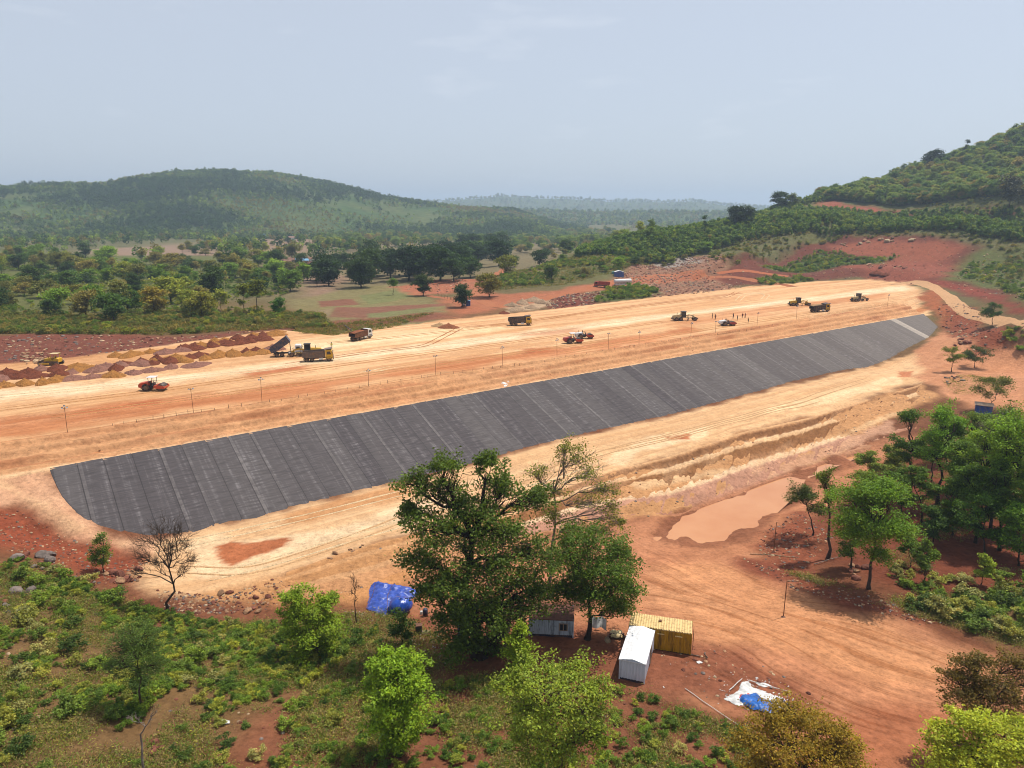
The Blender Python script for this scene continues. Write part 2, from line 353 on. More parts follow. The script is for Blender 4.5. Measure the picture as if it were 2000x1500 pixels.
# orange tracks are laid below as their own strips; trodden ground around them
zone((176, 110, 78), 5, 5, .1, .3, '870,585 930,570 1000,575 1100,565 1190,550 1240,540 1330,532 1420,540 1400,550 1250,556 1100,578 1000,595 960,612 890,625 860,605')
zone((176, 110, 80), 4, 4, 0, .5, '770,560 850,548 940,545 930,565 860,575 800,575')
# the embankment
zone((231, 184, 136), 1.2, 1.0, 1, 0, '-300,800 -200,745 0,712 115,704 330,673 545,644 650,655 760,640 900,624 1090,602 1290,579 1450,562 1600,549 1690,546 1760,552 1800,566 1800,600 1730,600 1620,615 1478,640 1349,662 1188,687 982,719 851,735 720,757 512,793 378,810 132,850 -20,874 -300,925')
zone((247, 218, 178), 3, 2.2, .5, 0, '-300,800 0,762 300,738 530,712 700,688 900,662 1000,650 1300,613 1450,596 1600,578 1760,558 1780,566 1600,586 1450,603 1300,622 1000,664 880,684 700,700 530,722 300,752 0,785 -300,830')
zone((250, 222, 176), 4, 3, .6, 0, '560,672 700,654 900,640 1000,640 880,660 700,684 560,694', .8)
zone((214, 160, 108), 2, 2, .5, 0, '-300,780 0,735 540,690 540,645 330,675 0,712 -300,750', .7)
zone((198, 120, 72), 3, 3, 1.0, .1, '-100,830 130,800 380,770 520,754 720,728 1000,690 1190,664 1350,640 1350,650 1190,680 1000,708 720,745 520,782 380,798 130,838 -100,865', .75)
zone((196, 110, 66), 2.5, 2, .8, .1, '160,805 300,778 330,782 200,808', .8)
zone((190, 104, 62), 2, 2, .8, .1, '480,728 590,714 590,722 490,736', .8)
zone((192, 112, 70), 2, 2, .8, 0, '1030,682 1065,678 1070,686 1035,690', .8)
zone((196, 122, 80), 2.5, 2, .8, 0, '1010,650 1130,640 1110,650 1020,658', .6)
zone((206, 136, 88), 4, 3, .9, 0, '1300,628 1500,600 1730,572 1740,580 1500,612 1330,640', .6)
zone((212, 146, 96), .8, .8, .7, .45, '-300,925 -20,876 132,852 378,812 512,795 720,759 851,737 982,721 1188,689 1349,664 1478,642 1620,617 1730,602 1800,598 1812,606 1700,627 1500,662 1200,715 900,768 600,822 300,877 100,914 -100,950')
zone((236, 190, 140), .5, .6, .5, .1, '-200,965 96,909 300,873 600,818 900,765 1200,711 1500,658 1700,622 1812,604 1816,614 1700,634 1500,670 1200,724 900,778 600,830 300,886 96,922 -200,980')
zone((226, 176, 138), 1.5, 1.4, .2, .3, '-200,950 90,912 112,972 146,1010 196,1036 245,1048 297,1054 350,1052 420,1040 420,1062 330,1080 240,1078 160,1052 90,1016 30,985 -200,1000')
zone((240, 196, 150), .8, 1, .2, .1, '-60,945 0,955 60,985 130,1035 240,1070 250,1062 150,1025 80,978 20,945 -60,930', .8)
zone((150, 78, 52), 2, 2, 0, .8, '-200,1000 30,995 90,1025 200,1075 290,1100 260,1140 180,1150 90,1090 -100,1060')
# flat at the foot of the liner
zone((231, 188, 140), 1.5, 1.5, .6, .1, '300,1055 378,1045 434,1026 546,1002 700,963 914,912 1036,877 1171,845 1300,817 1496,765 1650,727 1737,706 1790,690 1830,700 1800,745 1702,780 1576,817 1450,846 1300,895 1180,930 1000,990 800,1045 600,1110 400,1165 300,1160 260,1120')
zone((202, 140, 84), 1.5, 1.5, .3, .2, '560,1003 700,966 800,942 800,965 660,1005 540,1030', .7)
zone((245, 213, 170), 1, 1.6, .3, 0, '380,1060 440,1045 600,1040 700,1020 800,985 900,965 920,975 780,1020 640,1060 500,1110 400,1130 370,1090', .85)
zone((190, 114, 72), .3, 1.0, 0, 0, '420,1070 450,1062 560,1052 555,1066 500,1085 440,1102 412,1092')
zone((248, 216, 172), .8, 1.4, .3, 0, '1180,900 1260,850 1380,835 1380,855 1270,878 1200,910', .8)
zone((196, 122, 80), .4, .6, 0, 0, '1300,852 1350,846 1346,858 1305,860')
zone((248, 218, 170), .8, 1.4, .3, 0, '1470,812 1560,785 1650,765 1750,735 1770,745 1660,780 1560,800', .8)
zone((204, 130, 88), .4, .5, 0, 0, '1755,724 1785,722 1778,736 1756,736')
zone((206, 146, 106), 2, 2, .3, .3, '1790,690 1840,640 1870,660 2200,720 2200,800 1900,800 1800,745')
zone((150, 84, 58), 2.5, 2, 0, .8, '1830,600 1860,590 1900,600 1960,640 1990,680 1900,690 1860,660 1845,635')
zone((168, 100, 64), 2, 2, .1, .5, '1790,580 1830,560 1860,600 1850,640 1830,630 1820,605')
# cut face above the pond
zone((204, 152, 102), 1.2, 1.2, .2, .7, '400,1165 600,1110 800,1045 1000,990 1180,930 1300,895 1450,846 1576,818 1702,780 1800,752 1830,775 1700,840 1640,885 1540,925 1400,975 1300,1012 1230,1015 1100,1040 1000,1075 800,1130 690,1160 500,1185')
zone((214, 166, 134), .8, 1, .2, .4, '1400,965 1450,925 1612,868 1740,818 1750,835 1640,885 1540,922 1430,965', .8)
zone((236, 196, 148), .5, .6, .3, .1, '1230,940 1450,908 1612,855 1760,800 1764,806 1612,863 1450,918 1240,955', .8)
zone((204, 146, 92), 2.5, 2, .2, .4, '540,1170 650,1120 760,1080 830,1110 780,1160 690,1180 600,1190')
# yard and camp
zone((196, 134, 96), 2, 2, .25, .2, '1225,1010 1300,1010 1300,1035 1360,1062 1440,1055 1540,960 1680,880 1800,850 1780,880 1640,980 1520,1040 1500,1090 1560,1150 1650,1180 1820,1225 2000,1290 2200,1320 2200,1420 1950,1400 1800,1460 1700,1520 1560,1520 1480,1420 1280,1340 1200,1290 1080,1270 900,1250 760,1210 800,1130 1000,1080')
zone((212, 150, 104), 3, 3, .5, .05, '1260,1100 1400,1090 1500,1130 1620,1180 1800,1240 1960,1290 1850,1350 1700,1330 1560,1290 1380,1250 1330,1200 1260,1180')
zone((152, 94, 68), 2, 2, 0, .4, '700,1200 860,1180 1000,1230 1150,1230 1240,1250 1360,1270 1450,1260 1500,1300 1560,1330 1620,1380 1600,1430 1480,1420 1380,1370 1280,1350 1200,1330 1080,1270 900,1270 760,1240')
zone((184, 116, 80), 2.5, 2, .1, .4, '1480,1400 1600,1440 1700,1380 1850,1400 1800,1470 1700,1520 1540,1520')
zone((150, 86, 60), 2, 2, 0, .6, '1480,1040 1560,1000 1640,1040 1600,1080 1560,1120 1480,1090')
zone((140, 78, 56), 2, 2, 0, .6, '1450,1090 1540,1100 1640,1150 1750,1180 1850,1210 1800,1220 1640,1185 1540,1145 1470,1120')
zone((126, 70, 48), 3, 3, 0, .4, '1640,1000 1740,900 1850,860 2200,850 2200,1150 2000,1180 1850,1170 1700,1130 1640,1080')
zone((134, 108, 70), 3, 3, 0, .3, '1700,1170 1850,1160 2000,1150 2200,1150 2200,1290 2000,1255 1850,1215 1750,1185', .8)
zone((150, 96, 68), .9, 1.2, .1, .2, '1278,1042 1300,1012 1400,973 1540,922 1680,876 1680,905 1580,952 1556,985 1510,1018 1458,1062 1350,1068 1300,1056', .85)
# scrubby hillside under the camera
zone((140, 90, 64), 3, 3, 0, .4, '-400,1070 60,1080 200,1150 330,1195 480,1195 620,1195 740,1215 900,1270 1080,1285 1200,1340 1300,1370 1450,1430 1520,1520 1400,1700 -400,1700')
zone((126, 106, 66), 4, 4, 0, .3, '-400,1100 60,1100 300,1220 600,1220 560,1330 420,1420 300,1600 -400,1600', .7)
zone((130, 106, 68), 4, 3, 0, .3, '560,1220 760,1230 900,1300 840,1400 640,1340', .6)

def axis(parts):
    out = [parts[0][0]]
    for a, b, d in parts:
        n = max(1, int(round((b - a) / d))); out += list(np.linspace(a, b, n + 1)[1:])
    return out
def grow(start, step, lim, k):
    o = []; v = start
    while v < lim: step *= k; v += step; o.append(v)
    return o
xs = axis([(-110, 130, .72)]); xr = grow(130, .72, 6500, 1.04); xs = [-(v - 130) - 110 for v in xr][::-1] + xs + xr
ys = axis([(-30, 32, 2.5), (32, 140, .62), (140, 300, .95), (300, 430, 1.6)]); ys = ys + grow(430, 1.6, 9800, 1.04)
GX, GY = np.meshgrid(np.array(xs), np.array(ys)); NX, NY = len(xs), len(ys)
gx, gy = GX.ravel(), GY.ravel()
gzv = height(gx, gy)
_dl = sdf(gx, gy, LINER_XY); gzv = gzv - .3 * sstep(.2, 2.0, _dl)      # bedding under the liner sheets
sg_, tg_ = st(gx, gy); gzv = gzv - .35 * sstep(-9.6, -8.6, tg_) * (1 - sstep(-.9, -.1, tg_)) * sstep(-28, -24, sg_) * (1 - sstep(284, 288, sg_))   # bed of the terraced edge
gzv = gzv - .4 * sstep(.3, 1.3, sdf(gx, gy, FACE_XY))
gr = np.hypot(gx, gy)
col = np.empty((len(gx), 3)); k = sstep(150, 420, gr)[:, None]
col[:] = np.array(srgb(126, 80, 56)) * (1 - k) + np.array(srgb(108, 106, 70)) * k
stripe = np.zeros(len(gx)); rock = np.full(len(gx), .3); yard = sstep(-2, 3, sdf(gx, gy, YARD_XY))
for c, fe, wob, sp, rk, pts, stren in Z:
    P = hits(pts)[:, :2]; pad = fe + wob + 2
    m = (gx > P[:, 0].min() - pad) & (gx < P[:, 0].max() + pad) & (gy > P[:, 1].min() - pad) & (gy < P[:, 1].max() + pad)
    if not m.any(): continue
    X, Y = gx[m], gy[m]
    d = sdf(X, Y, [tuple(p) for p in P]) + wob * (fbm(X / (wob * 3.2), Y / (wob * 3.2), 4, int(abs(pts[0][0])) % 50) * 1.6)
    w = sstep(-fe, fe, d) * stren
    col[m] = col[m] * (1 - w[:, None]) + np.array(c) * w[:, None]
    stripe[m] = stripe[m] * (1 - w) + sp * w; rock[m] = rock[m] * (1 - w) + rk * w
idx = np.arange(NX * NY).reshape(NY, NX)
quads = np.stack([idx[:-1, :-1], idx[:-1, 1:], idx[1:, 1:], idx[1:, :-1]], -1).reshape(-1, 4)
def grid_mesh(name, verts, quads, smooth=True):
    me = bpy.data.meshes.new(name); me.vertices.add(len(verts)); me.vertices.foreach_set('co', np.asarray(verts, np.float32).ravel())
    me.loops.add(len(quads) * 4); me.loops.foreach_set('vertex_index', np.asarray(quads, np.int32).ravel())
    me.polygons.add(len(quads)); me.polygons.foreach_set('loop_start', np.arange(0, len(quads) * 4, 4, dtype=np.int32))
    if smooth: me.polygons.foreach_set('use_smooth', np.ones(len(quads), bool))
    me.update(calc_edges=True); return me
def point_color(me, name, rgb):
    a = me.attributes.new(name, 'FLOAT_COLOR', 'POINT'); v = np.ones((len(rgb), 4), np.float32); v[:, :3] = rgb; a.data.foreach_set('color', v.ravel())
me = grid_mesh('ground', np.stack([gx, gy, gzv], 1), quads)
point_color(me, 'soil', col); point_color(me, 'mask', np.stack([stripe * (1 - yard), rock, yard], 1))

m, t, b = new_mat('soil', .95); b.inputs['Specular IOR Level'].default_value = .1
pos = t.new('ShaderNodeNewGeometry').outputs['Position']
soil = t.new('ShaderNodeAttribute', attribute_name='soil').outputs['Color']
msk = t.new('ShaderNodeSeparateColor'); t.l.new(t.new('ShaderNodeAttribute', attribute_name='mask').outputs['Color'], msk.inputs[0])
mapn = t.new('ShaderNodeMapping'); mapn.inputs['Rotation'].default_value = (0, 0, -DAM_ANG); t.l.new(pos, mapn.inputs['Vector'])
def stretched(sx, sy):
    n = t.new('ShaderNodeVectorMath', operation='MULTIPLY'); t.l.new(mapn.outputs[0], n.inputs[0]); n.inputs[1].default_value = (sx, sy, 0); return n.outputs[0]
big = t.noise(pos, .045, 4, .6); mid = t.noise(pos, .35, 4, .65); fine = t.noise(pos, 1.5, 6, .78)
s1 = t.noise(stretched(.018, .42), 1.0, 5, .62); s2 = t.noise(stretched(.05, 1.5), 1.0, 5, .7); s3 = t.noise(stretched(.012, .11), 1.0, 3, .5)
c = t.mix(t.ramp(mid, (.3, 0.0), (.7, 1.0)), t.mix(1.0, soil, (.80, .76, .74), 'MULTIPLY'), t.mix(1.0, soil, (1.16, 1.15, 1.14), 'MULTIPLY'))
c = t.mix(t.math('MULTIPLY', t.ramp(big, (.38, 0.0), (.62, 1.0)), .35), c, t.mix(1.0, c, (1.12, 1.02, .92), 'MULTIPLY'))
c = t.mix(1.0, c, t.ramp(fine, (.25, .5), (.5, 1.0), (.75, 1.3)), 'MULTIPLY')
s5 = t.noise(stretched(.012, .2), 1.0, 6, .75)
sf = t.math('MULTIPLY', msk.outputs[0], t.ramp(s1, (.47, 0.0), (.56, 1.0)))
c = t.mix(t.math('MULTIPLY', sf, .55), c, t.mix(1.0, soil, (.80, .66, .54), 'MULTIPLY'))
sf2 = t.math('MULTIPLY', msk.outputs[0], t.ramp(s2, (.50, 0.0), (.70, 1.0)))
sf5 = t.math('MULTIPLY', msk.outputs[0], t.ramp(s5, (.50, 0.0), (.57, 1.0)))
c = t.mix(t.math('MULTIPLY', sf5, .6), c, t.mix(1.0, soil, (1.18, 1.2, 1.2), 'MULTIPLY'))
sf6 = t.math('MULTIPLY', msk.outputs[0], t.ramp(s5, (.40, 1.0), (.46, 0.0)))
c = t.mix(t.math('MULTIPLY', sf6, .6), c, t.mix(1.0, soil, (.79, .64, .52), 'MULTIPLY'))
sf4 = t.math('MULTIPLY', msk.outputs[0], t.ramp(s3, (.46, 0.0), (.62, 1.0)))
c = t.mix(t.math('MULTIPLY', sf4, .4), c, t.mix(1.0, soil, (.86, .72, .58), 'MULTIPLY'))
c = t.mix(t.math('MULTIPLY', sf2, .75), c, t.mix(1.0, c, (1.25, 1.22, 1.18), 'MULTIPLY'))
sf3 = t.math('MULTIPLY', msk.outputs[0], t.ramp(s2, (.30, 1.0), (.46, 0.0)))
c = t.mix(t.math('MULTIPLY', sf3, .8), c, t.mix(1.0, c, (.72, .60, .48), 'MULTIPLY'))
# wheel scuffs bending across the yard
YD = np.array(YARD_XY[7]) - np.array(YARD_XY[0]); mapy = t.new('ShaderNodeMapping'); mapy.inputs['Rotation'].default_value = (0, 0, -math.atan2(YD[1], YD[0]))
wrp = t.new('ShaderNodeTexNoise', Scale=.035, Detail=1.0); t.l.new(pos, wrp.inputs['Vector']); wv1 = t.new('ShaderNodeVectorMath', operation='SCALE'); t.l.new(wrp.outputs['Color'], wv1.inputs[0]); wv1.inputs['Scale'].default_value = 22.0
wv2 = t.new('ShaderNodeVectorMath', operation='ADD'); t.l.new(pos, wv2.inputs[0]); t.l.new(wv1.outputs[0], wv2.inputs[1]); t.l.new(wv2.outputs[0], mapy.inputs['Vector'])
wv3 = t.new('ShaderNodeVectorMath', operation='MULTIPLY'); t.l.new(mapy.outputs[0], wv3.inputs[0]); wv3.inputs[1].default_value = (.04, .8, 0); scf = t.noise(wv3.outputs[0], 1.0, 5, .7)
c = t.mix(t.math('MULTIPLY', msk.outputs[2], t.ramp(scf, (.40, .85), (.465, 0.0))), c, t.mix(1.0, c, (.72, .63, .55), 'MULTIPLY'))
c = t.mix(t.math('MULTIPLY', msk.outputs[2], t.ramp(scf, (.535, 0.0), (.60, .8))), c, t.mix(1.0, c, (1.17, 1.16, 1.14), 'MULTIPLY'))
vo = t.new('ShaderNodeTexVoronoi', Scale=1.1); t.l.new(pos, vo.inputs['Vector'])
vo2 = t.new('ShaderNodeTexVoronoi', Scale=.45); t.l.new(pos, vo2.inputs['Vector'])
vs_ = t.new('ShaderNodeSeparateColor'); t.l.new(vo.outputs['Color'], vs_.inputs[0])
rk = t.math('MULTIPLY', msk.outputs[1], t.ramp(vo.outputs['Distance'], (.18, 1.0), (.5, 0.0)))
rk = t.math('MULTIPLY', rk, t.ramp(vs_.outputs[0], (.35, 0.0), (.55, 1.0)))
c = t.mix(t.math('MULTIPLY', rk, .75), c, t.mix(1.0, c, t.ramp(vs_.outputs[1], (0.0, .45), (.5, 1.1), (1.0, 1.75)), 'MULTIPLY'))
t.l.new(c, b.inputs['Base Color'])
hgt = t.math('ADD', t.math('MULTIPLY', fine, .9), t.math('ADD', t.math('MULTIPLY', rk, .6), t.math('ADD', t.math('MULTIPLY', t.math('MULTIPLY', s2, msk.outputs[0]), .9), t.math('MULTIPLY', t.math('MULTIPLY', scf, msk.outputs[2]), .9))))
t.l.new(t.bump(hgt, 1.0, .3), b.inputs['Normal'])
me.materials.append(m)
ground = bpy.data.objects.new('ground', me); COL.objects.link(ground); ground['kind'] = 'structure'
ground['label'] = 'red and sandy earth of the construction site and valley'

# the terraced edge between the flat top and the liner, shaped finely
_ts = np.linspace(-9.9, .35, 38); _ss = np.arange(-30, 290, .45); S_, T_ = np.meshgrid(_ss, _ts); X_, Y_ = xy(S_, T_)
_w = fbm(S_ / 11, S_ * 0, 3, 77) * .5
_k = np.clip(-(T_ + _w * sstep(.5, 3, -T_) * (1 - sstep(7.5, 9, -T_))) / 9.0, 0, 1)
Z_ = Z_CREST + 3 * np.interp(_k, [0, .10, .19, .33, .40, .55, .64, .86, .93, 1], [0, .0, .17, .15, .47, .45, .80, .78, 1.0, 1.0])
Z_ += (fbm(S_ / 2.2, T_ / .9, 4, 81, .6) * .20 + fbm(S_ / .7, T_ / .6, 2, 83) * .14) * sstep(.4, 1.2, -T_) * (1 - sstep(8.6, 9.4, -T_)) + .03
Z_ = np.where(T_ < -9.3, height(X_, Y_) + .03 - .25 * sstep(-9.6, -9.9, T_), Z_); Z_ = np.where(T_ > .1, Z_CREST - SLOPE * T_ - .06, Z_); _lw = sstep(-1.2, -.1, T_) * (1 - sstep(-2.0, -.5, S_)); Z_ = Z_ * (1 - _lw) + (height(X_, Y_) + .02 - .2 * (T_ > .25)) * _lw
_i = np.arange(S_.size).reshape(S_.shape); me = grid_mesh('terraced_edge', np.stack([X_.ravel(), Y_.ravel(), Z_.ravel()], 1), np.stack([_i[:-1, :-1], _i[:-1, 1:], _i[1:, 1:], _i[1:, :-1]], -1).reshape(-1, 4))
ca, cb_, cc = np.array(earth(216, 162, 114)), np.array(earth(240, 198, 152)), np.array(earth(184, 120, 80)); wp = sstep(-1.3, -.7, T_.ravel() + .3 * fbm(S_.ravel() / 2, T_.ravel(), 2, 5))[:, None]; wr = (sstep(-.1, .5, fbm(S_.ravel() / 14, T_.ravel() / 1.6, 4, 15)) * .7)[:, None]
_c3 = (ca * (1 - wr) + cc * wr) * (1 - wp) + cb_ * wp; we = sstep(-9.0, -9.7, T_.ravel())[:, None]; _c3 = _c3 * (1 - we) + np.array(earth(206, 138, 88)) * we
point_color(me, 'soil', _c3); point_color(me, 'mask', np.stack([np.full(S_.size, .35), np.full(S_.size, .35), np.zeros(S_.size)], 1)); me.materials.append(m)
o = bpy.data.objects.new('terraced_edge', me); COL.objects.link(o); o['kind'] = 'structure'; o['label'] = 'rough stepped earth edge above the liner'
# the stepped cut face above the pond, shaped finely
def _arc(P, Zv, n):
    L = np.concatenate([[0], np.cumsum(np.linalg.norm(np.diff(P, axis=0), axis=1))]); q = np.linspace(0, L[-1], n); return np.stack([np.interp(q, L, P[:, 0]), np.interp(q, L, P[:, 1])], 1), np.interp(q, L, Zv), q
_n1, _m1 = 560, 50; _tp, _tz, _tq = _arc(FACE_TOP, FACE_ZT, _n1); _fp, _fz, _fq = _arc(FACE_FOOT, FACE_ZB, _n1)
for _ in range(30): _tp[1:-1] = (_tp[:-2] + 2 * _tp[1:-1] + _tp[2:]) / 4; _fp[1:-1] = (_fp[:-2] + 2 * _fp[1:-1] + _fp[2:]) / 4
wj = np.linspace(-.05, 1.05, _m1)[:, None]; Wk = np.clip(wj + .016 * fbm(_tq[None] / 5, wj * 2, 3, 61) + 0 * _tq[None], 0, 1)
Pxy = _tp[None] * (1 - wj[..., None]) + _fp[None] * wj[..., None]; Ff = np.interp(Wk, [0, .05, .15, .29, .33, .52, .68, .71, .90, 1], [0, .01, .28, .29, .31, .66, .67, .69, .99, 1])
Zf = _tz[None] * (1 - Ff) + _fz[None] * Ff; drop = np.clip((_tz - _fz) / 3.0, .3, 1.15)[None]; _in = sstep(0, .08, wj) * (1 - sstep(.93, 1.0, wj))
Zf = Zf + _in * drop * (fbm(_tq[None] / 2.4, wj * 5, 4, 63, .6) * .24 + fbm(_tq[None] / .9 + wj * 1.2, wj * 1.2, 3, 65) * .26)
hg = height(Pxy[..., 0], Pxy[..., 1]); ed = np.clip(np.maximum(-wj, wj - 1) / .05, 0, 1); Zf = np.where(ed > 0, Zf * (1 - ed) + (hg - .12) * ed, np.maximum(Zf, Zf)) + .04
_i = np.arange(_n1 * _m1).reshape(_m1, _n1); me = grid_mesh('cut_face', np.concatenate([Pxy, Zf[..., None]], -1).reshape(-1, 3), np.stack([_i[:-1, :-1], _i[1:, :-1], _i[1:, 1:], _i[:-1, 1:]], -1).reshape(-1, 4))
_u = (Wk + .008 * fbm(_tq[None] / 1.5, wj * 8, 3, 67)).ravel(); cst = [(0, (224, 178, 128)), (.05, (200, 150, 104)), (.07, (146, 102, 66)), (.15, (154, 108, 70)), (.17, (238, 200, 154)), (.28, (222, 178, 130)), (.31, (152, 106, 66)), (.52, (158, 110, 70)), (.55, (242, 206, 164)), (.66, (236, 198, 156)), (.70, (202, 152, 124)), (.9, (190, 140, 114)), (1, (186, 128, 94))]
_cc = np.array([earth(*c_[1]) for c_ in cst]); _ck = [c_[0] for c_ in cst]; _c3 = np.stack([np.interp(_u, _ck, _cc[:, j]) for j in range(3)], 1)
_pl = (sstep(.1, .5, fbm((_tq[None] + 0 * wj).ravel() / 9, (wj * 3 + 0 * _tq[None]).ravel(), 3, 69)) * .3)[:, None]; _c3 = _c3 * (1 - _pl) + np.array(earth(222, 178, 134)) * _pl; _lf = .8 * (1 - sstep(.16, .27, (np.linspace(0, 1, _n1)[None] + 0 * wj).ravel()))[:, None]; _c3 = _c3 * (1 - _lf) + np.array(earth(208, 152, 98)) * _lf
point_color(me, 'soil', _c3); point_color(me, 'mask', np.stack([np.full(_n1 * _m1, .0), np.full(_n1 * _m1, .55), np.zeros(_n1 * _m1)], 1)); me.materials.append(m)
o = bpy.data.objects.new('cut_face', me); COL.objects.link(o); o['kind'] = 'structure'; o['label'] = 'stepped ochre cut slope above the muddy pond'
# from here on things stand on the ground as it is meshed
_XS, _YS, _GZ = np.array(xs), np.array(ys), gzv.reshape(NY, NX)
def height(x, y):
    x = np.asarray(x, float); y = np.asarray(y, float)
    i = np.clip(np.searchsorted(_XS, x) - 1, 0, NX - 2); j = np.clip(np.searchsorted(_YS, y) - 1, 0, NY - 2)
    a = np.clip((x - _XS[i]) / (_XS[i + 1] - _XS[i]), 0, 1); b_ = np.clip((y - _YS[j]) / (_YS[j + 1] - _YS[j]), 0, 1)
    return (_GZ[j, i] * (1 - a) + _GZ[j, i + 1] * a) * (1 - b_) + (_GZ[j + 1, i] * (1 - a) + _GZ[j + 1, i + 1] * a) * b_
def hits(uv):                            # sight lines against the meshed ground
    d = rays(uv); hl = np.hypot(d[:, 0], d[:, 1]); d = d / hl[:, None]
    below = CAM_Z + d[:, 2][:, None] * _steps < height(d[:, 0][:, None] * _steps, d[:, 1][:, None] * _steps)
    i = np.argmax(below, 1); i[~below.any(1)] = len(_steps) - 1; lo = _steps[np.maximum(i - 1, 0)]; hi = _steps[i]
    for _ in range(14):
        m_ = (lo + hi) / 2; b_ = CAM_Z + d[:, 2] * m_ < height(d[:, 0] * m_, d[:, 1] * m_); hi = np.where(b_, m_, hi); lo = np.where(b_, lo, m_)
    x, y = d[:, 0] * hi, d[:, 1] * hi; return np.stack([x, y, height(x, y)], 1)
# ------------------------------------------------------------------ far hills
def hill(name, skyline, D, d_foot, d_back, z0, seed, rough_amp, label):
    us = np.array([p[0] for p in skyline], float); vs_ = np.array([p[1] for p in skyline], float)
    uu = np.linspace(us.min(), us.max(), 150); vv = np.interp(uu, us, vs_)
    d = rays(np.stack([uu, vv], 1)); hl = np.hypot(d[:, 0], d[:, 1])
    zr = CAM_Z + d[:, 2] / hl * D; dx, dy = d[:, 0] / hl, d[:, 1] / hl
    rr = np.concatenate([np.linspace(d_foot, D, 60), np.linspace(D, d_back, 20)[1:]])
    RR, ZR = np.meshgrid(rr, zr); DX = dx[:, None] * RR; DY = dy[:, None] * RR
    up = np.clip((RR - d_foot) / (D - d_foot), 0, 1); dn = np.clip((RR - D) / (d_back - D), 0, 1)
    f = (.25 * up + .75 * up * up * (3 - 2 * up)) * (1 - dn * dn * (3 - 2 * dn))
    edge = np.minimum(1, np.minimum(np.arange(150), np.arange(150)[::-1]) / 14.0)[:, None]
    ZZ = z0 - 6 + (ZR - z0 + 6) * f * edge + fbm(DX / 260, DY / 260, 4, seed) * rough_amp * np.sin(np.pi * np.clip(up * (1 - dn), 0, 1)) * edge
    n1, n2 = RR.shape; idx = np.arange(n1 * n2).reshape(n1, n2)
    q = np.stack([idx[:-1, :-1], idx[1:, :-1], idx[1:, 1:], idx[:-1, 1:]], -1).reshape(-1, 4)
    V = np.stack([DX.ravel(), DY.ravel(), ZZ.ravel()], 1)
    me = grid_mesh(name, V, q); me.materials.append(MATS['hill_scrub'])
    o = bpy.data.objects.new(name, me); COL.objects.link(o); o['kind'] = 'structure'; o['label'] = label
    return V, q
m, t, b = new_mat('hill_scrub', .95); b.inputs['Specular IOR Level'].default_value = .05
pos = t.new('ShaderNodeNewGeometry').outputs['Position']
n1 = t.noise(pos, .012, 5, .6); n2 = t.noise(pos, .07, 4, .7)
c = t.mix(t.ramp(n1, (.4, 0.0), (.62, 1.0)), srgb(76, 98, 52), srgb(100, 108, 62)); c = t.mix(1.0, c, t.ramp(n2, (.3, .55), (.7, 1.3)), 'MULTIPLY')
t.l.new(c, b.inputs['Base Color'])
HILL_A = hill('wooded_hill', [(-420, 400), (-250, 385), (-60, 374), (60, 366), (150, 361), (200, 360), (260, 347), (330, 340), (430, 337), (530, 340), (600, 352), (680, 368), (750, 388), (830, 400), (950, 409), (1060, 420), (1150, 440)],
              1900, 1180, 2700, 4, 3, 14, 'broad wooded hill across the valley')
HILL_B = hill('far_ridge', [(300, 410), (700, 402), (830, 396), (900, 391), (940, 388), (980, 383), (1040, 388), (1100, 388), (1180, 394), (1250, 393), (1300, 396), (1355, 393), (1420, 402), (1500, 406), (1800, 408), (2100, 410)],
              5200, 3900, 6800, 4, 7, 22, 'long blue ridge on the horizon')
HILL_C = hill('far_ridge', [(-500, 375), (-200, 366), (0, 366), (70, 370), (150, 380), (300, 392), (500, 402)], 3600, 2900, 5000, 4, 9, 20, 'hazy ridge behind the wooded hill')
HILL_D = hill('wooded_rise', [(700, 425), (900, 417), (1050, 414), (1150, 418), (1280, 417), (1420, 420), (1550, 425), (1700, 430)], 2700, 2150, 3400, 4, 13, 8, 'low wooded rise in the middle of the valley')
# ------------------------------------------------------------------ muddy pond
POND_PX = [(1290, 1034), (1312, 1014), (1400, 977), (1470, 950), (1540, 925), (1600, 905), (1660, 880), (1650, 905), (1560, 942), (1548, 965), (1500, 1008), (1452, 1046), (1420, 1054), (1350, 1052)]
P = np.array([at_h(u, v, CAM_Z - POND_Z)[:2] for u, v in POND_PX]); cen = P.mean(0)
bm = bmesh.new(); ring = [bm.verts.new((*(cen + (p - cen) * 1.22), POND_Z + .02)) for p in P]
f = bm.faces.new(ring); bmesh.ops.triangulate(bm, faces=[f])
me = bpy.data.meshes.new('pond'); bm.to_mesh(me); bm.free()
m, t, b = new_mat('muddy_water', .16); b.inputs['Specular IOR Level'].default_value = .3
pos = t.new('ShaderNodeNewGeometry').outputs['Position']
c = t.mix(t.ramp(t.noise(pos, .12, 3), (.35, 0.0), (.65, 1.0)), srgb(204, 138, 90), srgb(212, 150, 102)); t.l.new(c, b.inputs['Base Color'])
t.l.new(t.bump(t.noise(pos, 3.0, 3), .06, .05), b.inputs['Normal'])
me.materials.append(m); o = bpy.data.objects.new('pond', me); COL.objects.link(o); o['kind'] = 'structure'; o['label'] = 'shallow pond of orange muddy water'
